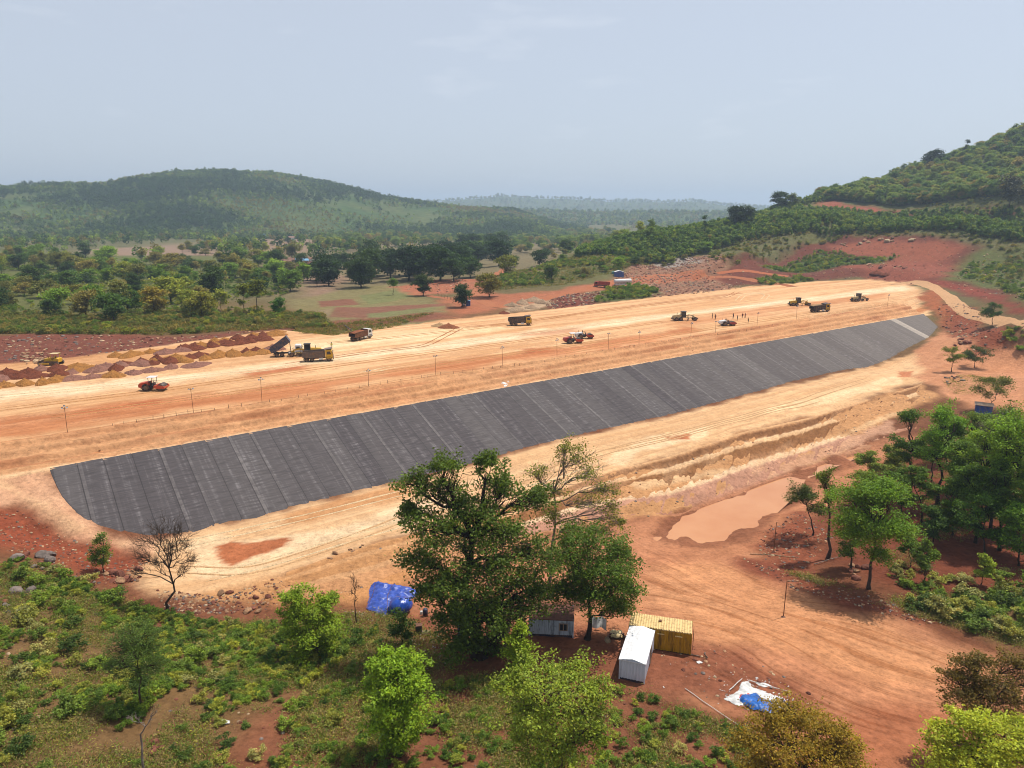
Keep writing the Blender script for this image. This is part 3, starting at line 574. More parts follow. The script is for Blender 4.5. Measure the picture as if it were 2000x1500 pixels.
# ------------------------------------------------------------------ hazy air
me = bpy.data.meshes.new('haze'); bm = bmesh.new(); bmesh.ops.create_cube(bm, size=1.0); bm.to_mesh(me); bm.free()
hz = bpy.data.objects.new('haze', me); COL.objects.link(hz); hz['kind'] = 'stuff'; hz['label'] = 'thin pale haze over the valley'
hz.scale = (20000, 16000, 330); hz.location = (0, 5000, 330 / 2 - 40)
m = bpy.data.materials.new('haze'); m.use_nodes = True; t = NT(m); t.n.clear()
vo = t.new('ShaderNodeVolumePrincipled'); out = t.new('ShaderNodeOutputMaterial'); t.l.new(vo.outputs[0], out.inputs['Volume'])
HAZE_DENSITY = 1.9e-4
vo.inputs['Color'].default_value = (.66, .82, 1.0, 1); vo.inputs['Density'].default_value = HAZE_DENSITY; vo.inputs['Anisotropy'].default_value = .25
me.materials.append(m)
# ------------------------------------------------------------------ things and parts
def tag(o, label=None, cat=None, group=None, kind=None):
    for k, v in (('label', label), ('category', cat), ('group', group), ('kind', kind)):
        if v: o[k] = v
    return o
def thing(name, label, cat, loc=(0, 0, 0), rotz=0.0, group=None):
    o = bpy.data.objects.new(name, None); COL.objects.link(o); o.empty_display_size = .3
    o.location = loc; o.rotation_euler = (0, 0, rotz); return tag(o, label, cat, group)
def link(name, me, mat=None, parent=None):
    if mat is not None and not me.materials: me.materials.append(MATS[mat] if isinstance(mat, str) else mat)
    o = bpy.data.objects.new(name, me); COL.objects.link(o); o.parent = parent; return o
def dup(root, loc, rotz=None, label=None, group=None, scale=None, color=None, rot=None):
    def cp(o, parent):
        c = o.copy(); COL.objects.link(c); c.parent = parent
        for ch in list(o.children): cp(ch, c)
        return c
    r = cp(root, None); r.location = loc
    if rotz is not None: r.rotation_euler = (0, 0, rotz)
    if rot is not None: r.rotation_euler = rot
    if label: r['label'] = label
    if group: r['group'] = group
    if scale is not None: r.scale = scale if hasattr(scale, '__len__') else (scale,) * 3
    if color: r.color = color; 
    for ch in r.children:
        if color: ch.color = color
    return r
class MB:                                # collects shapes, then becomes one mesh
    def __init__(s): s.v = []; s.f = []
    def add(s, V, F, M=None):
        n = len(s.v); s.v += [tuple(M @ Vector(p)) if M else tuple(p) for p in V]; s.f += [tuple(i + n for i in f) for f in F]; return s
    def box(s, c, d, rz=0, rx=0, ry=0, ch=.0):
        x, y, z = d[0] / 2, d[1] / 2, d[2] / 2
        M = Matrix.Translation(c) @ Matrix.Rotation(rz, 4, 'Z') @ Matrix.Rotation(ry, 4, 'Y') @ Matrix.Rotation(rx, 4, 'X')
        if ch > 0:
            V = []; F = []
            for sx in (-1, 1):
                for sy in (-1, 1):
                    for sz in (-1, 1):
                        V += [(sx * x, sy * (y - ch), sz * (z - ch)), (sx * (x - ch), sy * y, sz * (z - ch)), (sx * (x - ch), sy * (y - ch), sz * z)]
            bm = bmesh.new(); vv = [bm.verts.new(p) for p in V]; r = bmesh.ops.convex_hull(bm, input=vv)
            bm.verts.index_update(); V = [v.co.copy() for v in bm.verts]; F = [[v.index for v in f.verts] for f in bm.faces]; bm.free()
            return s.add(V, F, M)
        V = [(i * x, j * y, k * z) for i in (-1, 1) for j in (-1, 1) for k in (-1, 1)]
        return s.add(V, [(0, 1, 3, 2), (4, 6, 7, 5), (0, 4, 5, 1), (2, 3, 7, 6), (0, 2, 6, 4), (1, 5, 7, 3)], M)
    def prism(s, prof, y0, y1, M=None):  # profile in x-z, drawn out along y
        n = len(prof); V = [(x, y0, z) for x, z in prof] + [(x, y1, z) for x, z in prof]
        F = [tuple(range(n))[::-1], tuple(range(n, 2 * n))] + [(i, (i + 1) % n, n + (i + 1) % n, n + i) for i in range(n)]
        return s.add(V, F, M)
    def cyl(s, p0, p1, r0, r1=None, n=12, cap=True):
        r1 = r0 if r1 is None else r1; p0 = Vector(p0); p1 = Vector(p1); a = (p1 - p0).normalized()
        u = a.orthogonal().normalized(); w = a.cross(u); V = []
        for p, r in ((p0, r0), (p1, r1)):
            V += [p + (u * math.cos(2 * math.pi * i / n) + w * math.sin(2 * math.pi * i / n)) * r for i in range(n)]
        F = [(i, (i + 1) % n, n + (i + 1) % n, n + i) for i in range(n)]
        if cap: F += [tuple(range(n))[::-1], tuple(range(n, 2 * n))]
        return s.add(V, F)
    def ring(s, c, ax, prof, n=20):      # lathe: prof = (offset along the axis, radius)
        c = Vector(c); a = Vector(ax).normalized(); u = a.orthogonal().normalized(); w = a.cross(u); V = []; F = []; m = len(prof)
        for i in range(n):
            d = u * math.cos(2 * math.pi * i / n) + w * math.sin(2 * math.pi * i / n)
            V += [c + a * o + d * r for o, r in prof]
        for i in range(n):
            for j in range(m - 1):
                F.append((i * m + j, ((i + 1) % n) * m + j, ((i + 1) % n) * m + j + 1, i * m + j + 1))
        return s.add(V, F)
    def bar(s, p0, p1, w, h=None): 
        p0 = Vector(p0); p1 = Vector(p1); d = p1 - p0; q = d.to_track_quat('X', 'Z').to_matrix().to_4x4()
        L = d.length; M = Matrix.Translation((p0 + p1) / 2) @ q; x, y, z = L / 2, w / 2, (h or w) / 2
        V = [(i * x, j * y, k * z) for i in (-1, 1) for j in (-1, 1) for k in (-1, 1)]
        return s.add(V, [(0, 1, 3, 2), (4, 6, 7, 5), (0, 4, 5, 1), (2, 3, 7, 6), (0, 2, 6, 4), (1, 5, 7, 3)], M)
    def mesh(s, name, smooth=False):
        me = bpy.data.meshes.new(name); me.from_pydata(s.v, [], s.f); me.validate()
        bm = bmesh.new(); bm.from_mesh(me); bmesh.ops.recalc_face_normals(bm, faces=bm.faces); bm.to_mesh(me); bm.free()
        if smooth: me.polygons.foreach_set('use_smooth', [True] * len(me.polygons))
        return me
    def build(s, name, mat, parent=None, smooth=False): return link(name, s.mesh(name, smooth), mat, parent)

# ------------------------------------------------------------------ plants
def leaf_mat(name, rgb, transl=.38, shift=.25):
    m, t, b = new_mat(name, .55); b.inputs['Specular IOR Level'].default_value = .18
    oi = t.new('ShaderNodeObjectInfo'); tone = t.new('ShaderNodeAttribute', attribute_name='tone')
    c = t.mix(1.0, oi.outputs['Color'], srgb(*rgb, k=1.0), 'MULTIPLY') if rgb else oi.outputs['Color']
    c = t.mix(1.0, c, tone.outputs['Color'], 'MULTIPLY')
    c = t.mix(1.0, c, (1.06, 1.0, .82), 'MULTIPLY'); r = oi.outputs['Random']
    c = t.mix(1.0, c, t.ramp(r, (0.0, (1 - shift, 1 - shift * .8, .8)), (.5, (1.0, 1.0, 1.0)), (1.0, (1 + shift * .85, 1 + shift * .7, 1.0))), 'MULTIPLY')
    t.l.new(c, b.inputs['Base Color'])
    tr = t.new('ShaderNodeBsdfTranslucent'); mx = t.new('ShaderNodeMixShader'); mx.inputs[0].default_value = transl
    c2 = t.mix(1.0, c, (1.25, 1.15, .55), 'MULTIPLY'); t.l.new(c2, tr.inputs['Color'])
    t.l.new(b.outputs[0], mx.inputs[1]); t.l.new(tr.outputs[0], mx.inputs[2]); t.l.new(mx.outputs[0], t.n['Material Output'].inputs['Surface'])
    return m
leaf_mat('foliage', None)
def bark_mat(name, rgb):
    m, t, b = new_mat(name, .95); tc = t.new('ShaderNodeTexCoord').outputs['Object']
    n = t.noise(tc, 3.0, 5, .7); c = t.mix(t.ramp(n, (.3, 0.0), (.7, 1.0)), srgb(*[x * .6 for x in rgb]), srgb(*rgb)); t.l.new(c, b.inputs['Base Color'])
    t.l.new(t.bump(n, .8, .08), b.inputs['Normal']); return m
bark_mat('bark', (96, 76, 60)); bark_mat('grey_bark', (158, 142, 128)); bark_mat('dark_bark', (70, 54, 44))
def tube(path, radii, k=5):
    path = np.asarray(path, float); n = len(path); V = np.zeros((n, k, 3))
    tan = np.gradient(path, axis=0); tan /= np.linalg.norm(tan, axis=1, keepdims=True) + 1e-9
    ref = np.array([1., 0, 0]) if abs(tan[:, 0]).mean() < .7 else np.array([0, 1., 0])
    u = np.cross(tan, ref); u /= np.linalg.norm(u, axis=1, keepdims=True) + 1e-9; w = np.cross(tan, u)
    for j in range(k):
        a = 2 * math.pi * j / k; V[:, j] = path + (u * math.cos(a) + w * math.sin(a)) * np.asarray(radii)[:, None]
    idx = np.arange(n * k).reshape(n, k)
    Q = np.stack([idx[:-1], np.roll(idx, -1, 1)[:-1], np.roll(idx, -1, 1)[1:], idx[1:]], -1).reshape(-1, 4)
    return V.reshape(-1, 3), Q
class Q4:
    def __init__(s): s.V = []; s.Q = []; s.n = 0; s.T = []
    def add(s, V, Q, T=None):
        s.V.append(V); s.Q.append(Q + s.n); s.n += len(V)
        if T is not None: s.T.append(T)
    def mesh(s, name, smooth=True):
        me = grid_mesh(name, np.concatenate(s.V), np.concatenate(s.Q), smooth)
        if s.T: point_color(me, 'tone', np.concatenate(s.T))
        return me
def leaves(cen, size, rng, flat=.55, droop=.25, width=.3, tone=None, tone_var=.22):
    n = len(cen); d = rng.normal(size=(n, 3)); d[:, 2] = d[:, 2] * flat - droop; d /= np.linalg.norm(d, axis=1, keepdims=True) + 1e-9
    up = rng.normal(size=(n, 3)) * .55 + np.array([0, 0, 1.]); w = np.cross(d, up); w /= np.linalg.norm(w, axis=1, keepdims=True) + 1e-9
    L = (size * rng.uniform(.7, 1.3, n))[:, None]
    V = np.stack([cen - d * L * .5, cen + w * L * width, cen + d * L * .5, cen - w * L * width], 1).reshape(-1, 3)
    Q = np.arange(n * 4).reshape(n, 4)
    tn = (1 + rng.normal(size=n) * tone_var).clip(.45, 1.7) if tone is None else tone * (1 + rng.normal(size=n) * tone_var).clip(.5, 1.6)
    yel = rng.random(n); T = np.stack([tn * (1 + .18 * (yel > .8)), tn, tn * (1 - .2 * (yel > .8))], 1)
    return V, Q, np.repeat(T, 4, 0)
def limb(a, b, rng, sag=.15, n=6, wob=.04):
    a = np.asarray(a, float); b = np.asarray(b, float); L = np.linalg.norm(b - a); t = np.linspace(0, 1, n)[:, None]
    mid = (a + b) / 2 + np.array([0, 0, L * sag]) + rng.normal(size=3) * L * wob * 1.5
    p = (1 - t) ** 2 * a + 2 * (1 - t) * t * mid + t ** 2 * b
    p[1:-1] += rng.normal(size=(n - 2, 3)) * L * wob
    return p
LEAF_K = [1.0, 1.0]
def grow_tree(blobs, seed, base=(0, 0, 0), fork=None, r0=.22, leaf=.3, twigs=14, per=26, spread=.28, leafy=1.0, droop=.25, flat=.55, twig_r=.02, width=.3, bare_tips=0):
    """blobs: (x, y, z, rx, ry, rz) leaf masses; a limb runs to each from the fork, twigs spread through it and carry the leaves"""
    rng = np.random.default_rng(seed); wood = Q4(); crown = Q4(); leaf *= 1.2 * LEAF_K[0]; per *= LEAF_K[1]
    B = np.array([b[:3] for b in blobs], float); base = np.array(base, float)
    if fork is None:
        zmin = min(b[2] - b[5] for b in blobs); c = B[:, :2].mean(0); zf = base[2] + max(.35 * (B[:, 2].mean() - base[2]), .85 * (zmin - base[2]))
        fork = np.array([c[0] * .35 + base[0] * .65, c[1] * .35 + base[1] * .65, zf])
    fork = np.array(fork, float); top = B[B[:, 2].argmax()]
    lead = np.concatenate([limb(base, fork, rng, 0, 5, .02), limb(fork, fork * .3 + top * .7, rng, .05, 5, .05)[1:]])
    rad = np.linspace(r0, r0 * .22, len(lead)); rad[0] *= 1.45
    wood.add(*tube(lead, rad, 7))
    for (x, y, z, rx, ry, rz) in blobs:
        c = np.array([x, y, z]); cand = lead[3:-1]; k = np.argmin(np.linalg.norm(cand - c, axis=1) + np.maximum(cand[:, 2] - z + .1 * rz, 0) * 3)
        st_ = cand[k]; p = limb(st_, c, rng, .1, 6, .06); rr = r0 * .34
        wood.add(*tube(p, np.linspace(rr, max(rr * .3, twig_r), len(p)), 5))
        nt = max(4, int(1.7 * twigs * ((rx * ry * rz) ** (1 / 3)) ** .5)); u = rng.normal(size=(nt, 3)); u /= np.linalg.norm(u, axis=1, keepdims=True)
        u[:, 2] = np.where(u[:, 2] < -.5, -u[:, 2] * .6, u[:, 2])
        ends = c + u * np.where(rng.random((nt, 1)) < .2, rng.uniform(1.05, 1.45, (nt, 1)), rng.uniform(.4, 1.0, (nt, 1))) * np.array([rx, ry, rz])
        for e in ends:
            q = p[rng.integers(2, len(p))]; tp = limb(q, e, rng, .08, 4, .08); wood.add(*tube(tp, np.linspace(twig_r * 1.6, twig_r * .6, 4), 3))
            if rng.random() > leafy: 
                for _ in range(bare_tips):
                    e2 = e + rng.normal(size=3) * np.array([rx, ry, rz]) * .35; wood.add(*tube(limb(tp[2], e2, rng, .05, 4, .1), np.linspace(twig_r, twig_r * .4, 4), 3))
                continue
            s = spread * .7 * (rx * ry * rz) ** (1 / 3) + leaf * .4
            n = int(1.9 * per * rng.uniform(.6, 1.4)); L = e + rng.normal(size=(n, 3)) * s * np.array([1, 1, .6])
            tone = rng.uniform(.78, 1.22)
            crown.add(*leaves(L, leaf, rng, flat, droop, width, tone=np.full(n, tone)))
    return wood, crown
def bare_tree(seed, h, r0, depth=6, spread=.55, up=.25):
    rng = np.random.default_rng(seed); wood = Q4()
    def br(p, d, L, r, k):
        e = p + d * L; path = limb(p, e, rng, .02, 4, .05); wood.add(*tube(path, np.linspace(r, r * .68, 4), 6 if k > 4 else (4 if k > 2 else 3)))
        if k == 0: return
        for i in range(2 if k > 4 else rng.integers(2, 4)):
            nd = d + rng.normal(size=3) * spread + np.array([0, 0, up]); nd /= np.linalg.norm(nd)
            br(path[-1] if i < 2 else path[2], nd, L * rng.uniform(.62, .86), r * .62, k - 1)
    br(np.zeros(3), np.array([0, 0, 1.]), h * .26, r0, depth); return wood
def make_tree(name, label, loc, wood, crown, bark='bark', color=(1, 1, 1), group=None, rotz=0):
    t = thing(name, label, 'tree', loc, rotz, group)
    link('trunk', wood.mesh('trunk'), bark, t)
    if crown and crown.V: c = link('crown', crown.mesh('crown', False), 'foliage', t); c.color = (*color, 1)
    return t
def green(r, g, b, k=.92): return (lin(r) * k, lin(g) * k, lin(b) * k)
# ------------------------------------------------------------------ uncountable growth: instances on points
PROTO = bpy.data.collections.new('plant_shapes')     # sources only, never linked to the scene
def proto_object(name, me, color):     # leaf colour goes into the mesh: scattered copies carry no object colour
    me = me.copy(); n = len(me.vertices); a = me.attributes['tone']; v = np.empty(n * 4, np.float32); a.data.foreach_get('color', v)
    v = v.reshape(-1, 4); v[:, :3] *= np.array(color, np.float32); a.data.foreach_set('color', v.ravel())
    return bpy.data.objects.new(name, me)
def stuff(name, label, pts, scales, protos, seed=0, pick=None):
    rng = np.random.default_rng(seed); n = len(pts)
    c = bpy.data.collections.new(name + '_shapes')
    for i, p in enumerate(protos):
        q = p.copy(); q.name = '%s_%02d' % (name, i); c.objects.link(q)
    me = bpy.data.meshes.new(name); me.vertices.add(n); me.vertices.foreach_set('co', np.asarray(pts, np.float32).ravel())
    a = me.attributes.new('size', 'FLOAT_VECTOR', 'POINT'); s = np.asarray(scales, np.float32); s3 = np.stack([s, s, s * rng.uniform(.8, 1.25, n)], 1).astype(np.float32); a.data.foreach_set('vector', s3.ravel())
    a = me.attributes.new('turn', 'FLOAT_VECTOR', 'POINT'); rt = np.zeros((n, 3), np.float32); rt[:, 2] = rng.uniform(0, 6.28, n); a.data.foreach_set('vector', rt.ravel())
    a = me.attributes.new('pick', 'INT', 'POINT'); a.data.foreach_set('value', (rng.integers(0, len(protos), n) if pick is None else pick).astype(np.int32))
    o = bpy.data.objects.new(name, me); COL.objects.link(o); tag(o, label, kind='stuff')
    g = bpy.data.node_groups.new(name, 'GeometryNodeTree')
    g.interface.new_socket('Geometry', in_out='INPUT', socket_type='NodeSocketGeometry'); g.interface.new_socket('Geometry', in_out='OUTPUT', socket_type='NodeSocketGeometry')
    N = g.nodes; L = g.links; gi = N.new('NodeGroupInput'); go = N.new('NodeGroupOutput')
    ci = N.new('GeometryNodeCollectionInfo'); ci.inputs['Collection'].default_value = c; ci.inputs['Separate Children'].default_value = True; ci.inputs['Reset Children'].default_value = True
    ip = N.new('GeometryNodeInstanceOnPoints'); ip.inputs['Pick Instance'].default_value = True
    def at(nm, ty):
        n_ = N.new('GeometryNodeInputNamedAttribute'); n_.data_type = ty; n_.inputs['Name'].default_value = nm; return n_.outputs['Attribute']
    L.new(gi.outputs[0], ip.inputs['Points']); L.new(ci.outputs[0], ip.inputs['Instance'])
    L.new(at('size', 'FLOAT_VECTOR'), ip.inputs['Scale']); L.new(at('pick', 'INT'), ip.inputs['Instance Index']); L.new(at('turn', 'FLOAT_VECTOR'), ip.inputs['Rotation'])
    L.new(ip.outputs[0], go.inputs[0])
    md = o.modifiers.new('scatter', 'NODES'); md.node_group = g
    return o
def scatter(pts, n, seed, mind=0.0, tries=6, dens=None):     # random spots in a polygon given by pixels
    rng = np.random.default_rng(seed); P = hits([tuple(map(float, p.split(','))) for p in pts.split()])[:, :2]
    lo, hi = P.min(0), P.max(0); out = []; poly = [tuple(p) for p in P]
    X = rng.uniform(lo, hi, (n * 40, 2)); X = X[inpoly(X[:, 0], X[:, 1], poly)]
    if dens is not None: X = X[rng.random(len(X)) < dens(X[:, 0], X[:, 1])]
    if mind <= 0: X = X[:n]
    else:
        keep = []; cell = {}
        for p in X:
            k = (int(p[0] // mind), int(p[1] // mind)); ok = True
            for i in (-1, 0, 1):
                for j in (-1, 0, 1):
                    for q in cell.get((k[0] + i, k[1] + j), ()):
                        if (q[0] - p[0]) ** 2 + (q[1] - p[1]) ** 2 < mind * mind: ok = False
            if ok: cell.setdefault(k, []).append(p); keep.append(p)
            if len(keep) >= n: break
        X = np.array(keep)
    return np.column_stack([X, height(X[:, 0], X[:, 1])])
# ------------------------------------------------------------------ plant shapes to copy
def auto_blobs(rng, h, w, n, low=.3, round_=True):
    out = []
    for i in range(n):
        z = rng.uniform(low, .88) * h; k = (z / h - low) / (1 - low); rad = w * (math.sin(math.pi * (.18 + .72 * k)) if round_ else (.35 + .65 * (1 - k)))
        a = rng.uniform(0, 6.28); r = rad * math.sqrt(rng.uniform(.05, .75)); s = w * rng.uniform(.32, .52)
        out.append((r * math.cos(a), r * math.sin(a), z, s, s, s * rng.uniform(.6, .85)))
    out.append((0, 0, h * .86, w * .4, w * .4, h * .13)); return out
DARK = green(52, 82, 34); MID = green(84, 112, 42); LIGHT = green(122, 148, 48); YELL = green(150, 150, 52); OLIVE = green(118, 112, 46); RUST = green(150, 104, 52); DEEP = green(40, 66, 34); BRIGHT = green(126, 168, 40); PALE = green(150, 148, 84)
# middle-distance trees, 1 unit tall scaled later: (height, half-width, blobs, leaf)
def tree_meshes(seed, h, w, n, leaf, twigs, per, low=.3, round_=True, r0=.2, **kw):
    rng = np.random.default_rng(seed); return grow_tree(auto_blobs(rng, h, w, n, low, round_), seed + 1, r0=r0, leaf=leaf, twigs=twigs, per=per, **kw)
MIDSHAPES = {}
for kind, specs in {'round': [(11, 10, 4.6, 13, .62, 5, 13, .28), (12, 10, 5.0, 15, .62, 5, 12, .22), (13, 9, 4.3, 12, .6, 5, 13, .25)],
                    'open': [(21, 10, 3.8, 9, .55, 5, 10, .38), (22, 11, 3.4, 8, .55, 5, 10, .4)],
                    'slim': [(31, 12, 2.4, 8, .55, 4, 9, .4), (32, 11, 2.0, 7, .5, 4, 9, .35)],
                    'bush': [(41, 5, 3.0, 9, .5, 5, 11, .15), (42, 4.5, 2.6, 8, .45, 5, 11, .12)]}.items():
    MIDSHAPES[kind] = []
    for (sd, h, w, n, lf, tw, pr, low) in specs:
        wd, cr = tree_meshes(sd, h, w, n, lf, tw, pr, low, kind != 'slim', r0=.3 if kind == 'round' else .17)
        a = wd.mesh('trunk'); a.materials.append(MATS['bark']); b_ = cr.mesh('crown', False); b_.materials.append(MATS['foliage'])
        MIDSHAPES[kind].append((a, b_))
def mid_tree(kind, i, loc, s, color, label, group, rz):
    a, b_ = MIDSHAPES[kind][i % len(MIDSHAPES[kind])]
    t = thing({'round': 'broad_tree', 'open': 'open_tree', 'slim': 'slender_tree', 'bush': 'bushy_tree'}[kind], label, 'tree', loc, rz, group)
    t.scale = s; link('trunk', a, None, t); c = link('crown', b_, None, t); c.color = (*color, 1); return t
# far trees: few large leaves each
FAR = []
for i, (h, w, n, lf, color) in enumerate([(9, 3.4, 95, 1.5, DARK), (10, 3.0, 85, 1.4, MID), (8, 3.2, 85, 1.4, MID), (9, 2.4, 70, 1.3, LIGHT), (7.5, 3.0, 80, 1.3, OLIVE)]):
    rng = np.random.default_rng(60 + i); u = rng.normal(size=(n, 3)); u /= np.linalg.norm(u, axis=1, keepdims=True); rr = rng.uniform(.55, 1.0, (n, 1))
    P_ = u * rr * np.array([w, w, h * .36]) + np.array([0, 0, h * .6]); P_ += fbm(u[:, 0] * 3, u[:, 1] * 3 + u[:, 2] * 2, 2, i)[:, None] * w * .5
    q = Q4(); q.add(*leaves(P_, lf, rng, .6, .1, .42, tone=np.full(n, 1.0), tone_var=.25)); me = q.mesh('far_tree', False); me.materials.append(MATS['foliage'])
    FAR.append(proto_object('far_tree', me, color))
# shrubs
SHRUB = []
for i in range(6):
    rng = np.random.default_rng(80 + i); n = 7 + i % 3; bl = []
    for j in range(n):
        a = rng.uniform(0, 6.28); r = rng.uniform(.1, .8); s = rng.uniform(.18, .36); bl.append((r * math.cos(a), r * math.sin(a), rng.uniform(.25, 1.05), s, s, s * rng.uniform(.6, 1.3)))
    wd, cr = grow_tree(bl, 90 + i, r0=.03, leaf=.135, twigs=8, per=10, fork=(0, 0, .12), twig_r=.008, droop=.15, width=.32)
    a = wd.mesh('stem'); a.materials.append(MATS['bark']); b_ = cr.mesh('shrub', False); b_.materials.append(MATS['foliage']); SHRUB.append((a, b_))
SAPL = []      # young plantation trees
for i in range(3):
    rng = np.random.default_rng(120 + i); wd, cr = grow_tree(auto_blobs(rng, 3.2, .8, 6, .25, False), 130 + i, r0=.05, leaf=.42, twigs=4, per=7, twig_r=.015, spread=.2); SAPL.append((wd, cr))
def joined(name, wd, cr):                # trunk tones ride along as dark leaves: one light mesh for scattering
    q = Q4(); n = 0
    for V in [np.concatenate(wd.V)]: q.add(V, np.concatenate(wd.Q), np.tile([[.9, .55, .5]], (len(V), 1)))
    q.add(np.concatenate(cr.V), np.concatenate(cr.Q), np.concatenate(cr.T)); me = q.mesh(name, False); me.materials.append(MATS['foliage']); return me
# ------------------------------------------------------------------ the trees near the camera
def plane_pt(u, v, y):
    d = rays((u, v))[0]; k = y / d[1]; return np.array([d[0] * k, y, CAM_Z + d[2] * k]), (y * _c + d[2] * k * -_s) / FPX
def px_tree(name, label, base, blobs, color, seed, group=None, bark='bark', **kw):
    B = hit(*base); bl = []
    for (u, v, ru, rv, dy) in blobs:
        p, mpp = plane_pt(u, v, B[1] + dy); p = p - B; bl.append((*p, ru * mpp, ru * mpp, rv * mpp * 1.08))
    wd, cr = grow_tree(bl, seed, **kw); return make_tree(name, label, tuple(B - np.array([0, 0, .12])), wd, cr, bark, color, group)
def auto_tree(name, label, base, top, hw, color, seed, n=10, low=.35, group=None, bark='bark', round_=True, leaf=.3, twigs=10, per=18, **kw):
    B = hit(*base); p, mpp = plane_pt(top[0], top[1], B[1]); h = p[2] - B[2]; w = hw * mpp; lean = p[0] - B[0]
    rng = np.random.default_rng(seed); bl = [(x + lean * (z / h) , y, z, a, b_, c) for (x, y, z, a, b_, c) in auto_blobs(rng, h, w, n, low, round_)]
    wd, cr = grow_tree(bl, seed + 1, r0=max(.06, h * .016), leaf=leaf, twigs=twigs, per=per, **kw)
    return make_tree(name, label, tuple(B - np.array([0, 0, .12])), wd, cr, bark, color, group)
LEAF_K[:] = [.78, 1.65]
# the great dark tree over the camp
px_tree('large_tree', 'huge dark green tree with spreading crown over the camp cabins', (935, 1282),
    [(870, 915, 38, 28, 1), (815, 950, 36, 30, 0), (880, 965, 42, 34, 2), (800, 1000, 22, 24, 0), (955, 905, 30, 20, 1), (985, 960, 40, 40, 2), (940, 1000, 46, 40, 0), (845, 1040, 60, 50, -2), (905, 1065, 60, 50, 3), (830, 1100, 50, 42, 0),
     (985, 1050, 58, 48, -2), (1040, 1090, 56, 50, 1), (960, 1120, 60, 46, -3), (1000, 1150, 56, 44, 2), (880, 1150, 48, 40, -3), (840, 1160, 34, 34, 1), (930, 1190, 58, 46, -3), (985, 1215, 50, 42, -2), (900, 1235, 50, 40, 0), (880, 1200, 34, 30, -2), (1040, 1160, 44, 40, 0), (1050, 980, 34, 34, 2), (905, 1268, 36, 24, -2), (965, 1262, 40, 24, 1)],
    green(82, 106, 42), 301, r0=.75, leaf=.33, twigs=15, per=19, spread=.22, bark='dark_bark', twig_r=.03, droop=.4, leafy=.84, bare_tips=1)
px_tree('leafy_tree', 'rounded mid-green tree with dark trunk beside the white cabins', (1147, 1248),
    [(1150, 1060, 60, 40, 0), (1205, 1085, 36, 40, 1), (1110, 1090, 50, 40, -1), (1180, 1120, 56, 44, -2), (1215, 1150, 34, 34, 0), (1130, 1135, 46, 40, 1), (1165, 1170, 48, 34, -1), (1210, 1185, 30, 26, 1), (1105, 1160, 30, 30, 0)],
    green(96, 124, 44), 311, r0=.34, leaf=.28, twigs=17, per=20, spread=.22, droop=.35, bark='dark_bark')
px_tree('half_bare_tree', 'half-bare grey tree with twisting leafless limbs behind the great tree', (1075, 1170),
    [(1050, 925, 32, 26, 0), (1080, 960, 34, 24, 1), (1130, 900, 36, 34, 0), (1100, 880, 20, 26, 1), (1150, 930, 34, 30, 1), (1180, 960, 28, 22, 0), (1195, 1000, 20, 28, 0), (1150, 985, 36, 26, -1), (1185, 1040, 34, 26, 1), (1120, 1030, 34, 26, 0), (1080, 1010, 30, 24, -1), (1210, 1020, 16, 22, 0)],
    green(112, 124, 44), 321, fork=(0.2, 0, 8.3), r0=.27, leaf=.26, twigs=14, per=9, spread=.22, leafy=.62, bare_tips=3, bark='grey_bark', twig_r=.022)
# left foreground
px_tree('young_tree', 'small slim green tree on the red bank below the liner', (203, 1118), [(195, 1052, 13, 12, 0), (188, 1078, 15, 12, 0), (208, 1075, 12, 10, 0), (198, 1098, 18, 10, 0), (182, 1092, 8, 7, 0)], green(100, 124, 44), 331, r0=.09, leaf=.24, twigs=9, per=14)
px_tree('bare_tree', 'leafless dark tree with forked trunk in front of the liner', (327, 1192), [(275, 1090, 22, 26, 0), (285, 1055, 24, 26, 1), (312, 1040, 24, 30, 0), (342, 1034, 24, 28, -1), (330, 1060, 20, 20, 2), (365, 1065, 22, 26, 0), (375, 1095, 18, 22, 1), (265, 1120, 14, 16, 0), (335, 1085, 22, 24, -2), (300, 1100, 18, 22, 2), (360, 1110, 14, 18, 0)], (1, 1, 1), 341, bark='bark', r0=.24, leafy=0, bare_tips=4, twigs=12, twig_r=.016, fork=(-.05, 0, 1.1))
px_tree('leafy_tree', 'pale green leafy tree standing left of the blue tarpaulin', (625, 1288), [(580, 1165, 28, 18, 0), (600, 1190, 36, 22, 0), (640, 1175, 20, 14, 1), (570, 1205, 24, 20, 0), (620, 1225, 42, 24, -1), (575, 1245, 26, 22, 0), (640, 1250, 26, 22, 1), (600, 1265, 40, 18, 0), (645, 1215, 18, 16, 0)], green(128, 156, 48), 351, r0=.16, leaf=.26, twigs=15, per=20, spread=.22)
px_tree('bare_sapling', 'thin leafless sapling left of the blue tarpaulin', (695, 1217), [(690, 1130, 9, 12, 0), (698, 1145, 10, 12, 0), (686, 1155, 8, 10, 0), (694, 1172, 8, 10, 0)], (1, 1, 1), 361, r0=.09, leafy=0, bare_tips=3, twigs=8, twig_r=.014)
px_tree('young_tree', 'small dark green tree in front of the blue tarpaulin', (786, 1262), [(780, 1205, 15, 12, 0), (790, 1222, 18, 12, 0), (775, 1235, 14, 10, 0), (795, 1243, 12, 8, 0)], green(66, 96, 36), 371, r0=.07, leaf=.24, twigs=9, per=13)
px_tree('leafy_tree', 'bright lime green tree in the middle of the scrubby foreground', (780, 1478), [(775, 1290, 34, 18, 0), (740, 1305, 26, 18, 0), (805, 1300, 26, 16, 1), (770, 1330, 46, 24, -1), (735, 1350, 28, 24, 0), (810, 1350, 28, 26, 0), (775, 1385, 50, 28, -1), (745, 1410, 30, 26, 0), (800, 1415, 30, 26, 0), (775, 1440, 36, 20, 0)], green(122, 156, 48), 381, r0=.16, leaf=.25, twigs=17, per=24, spread=.2)
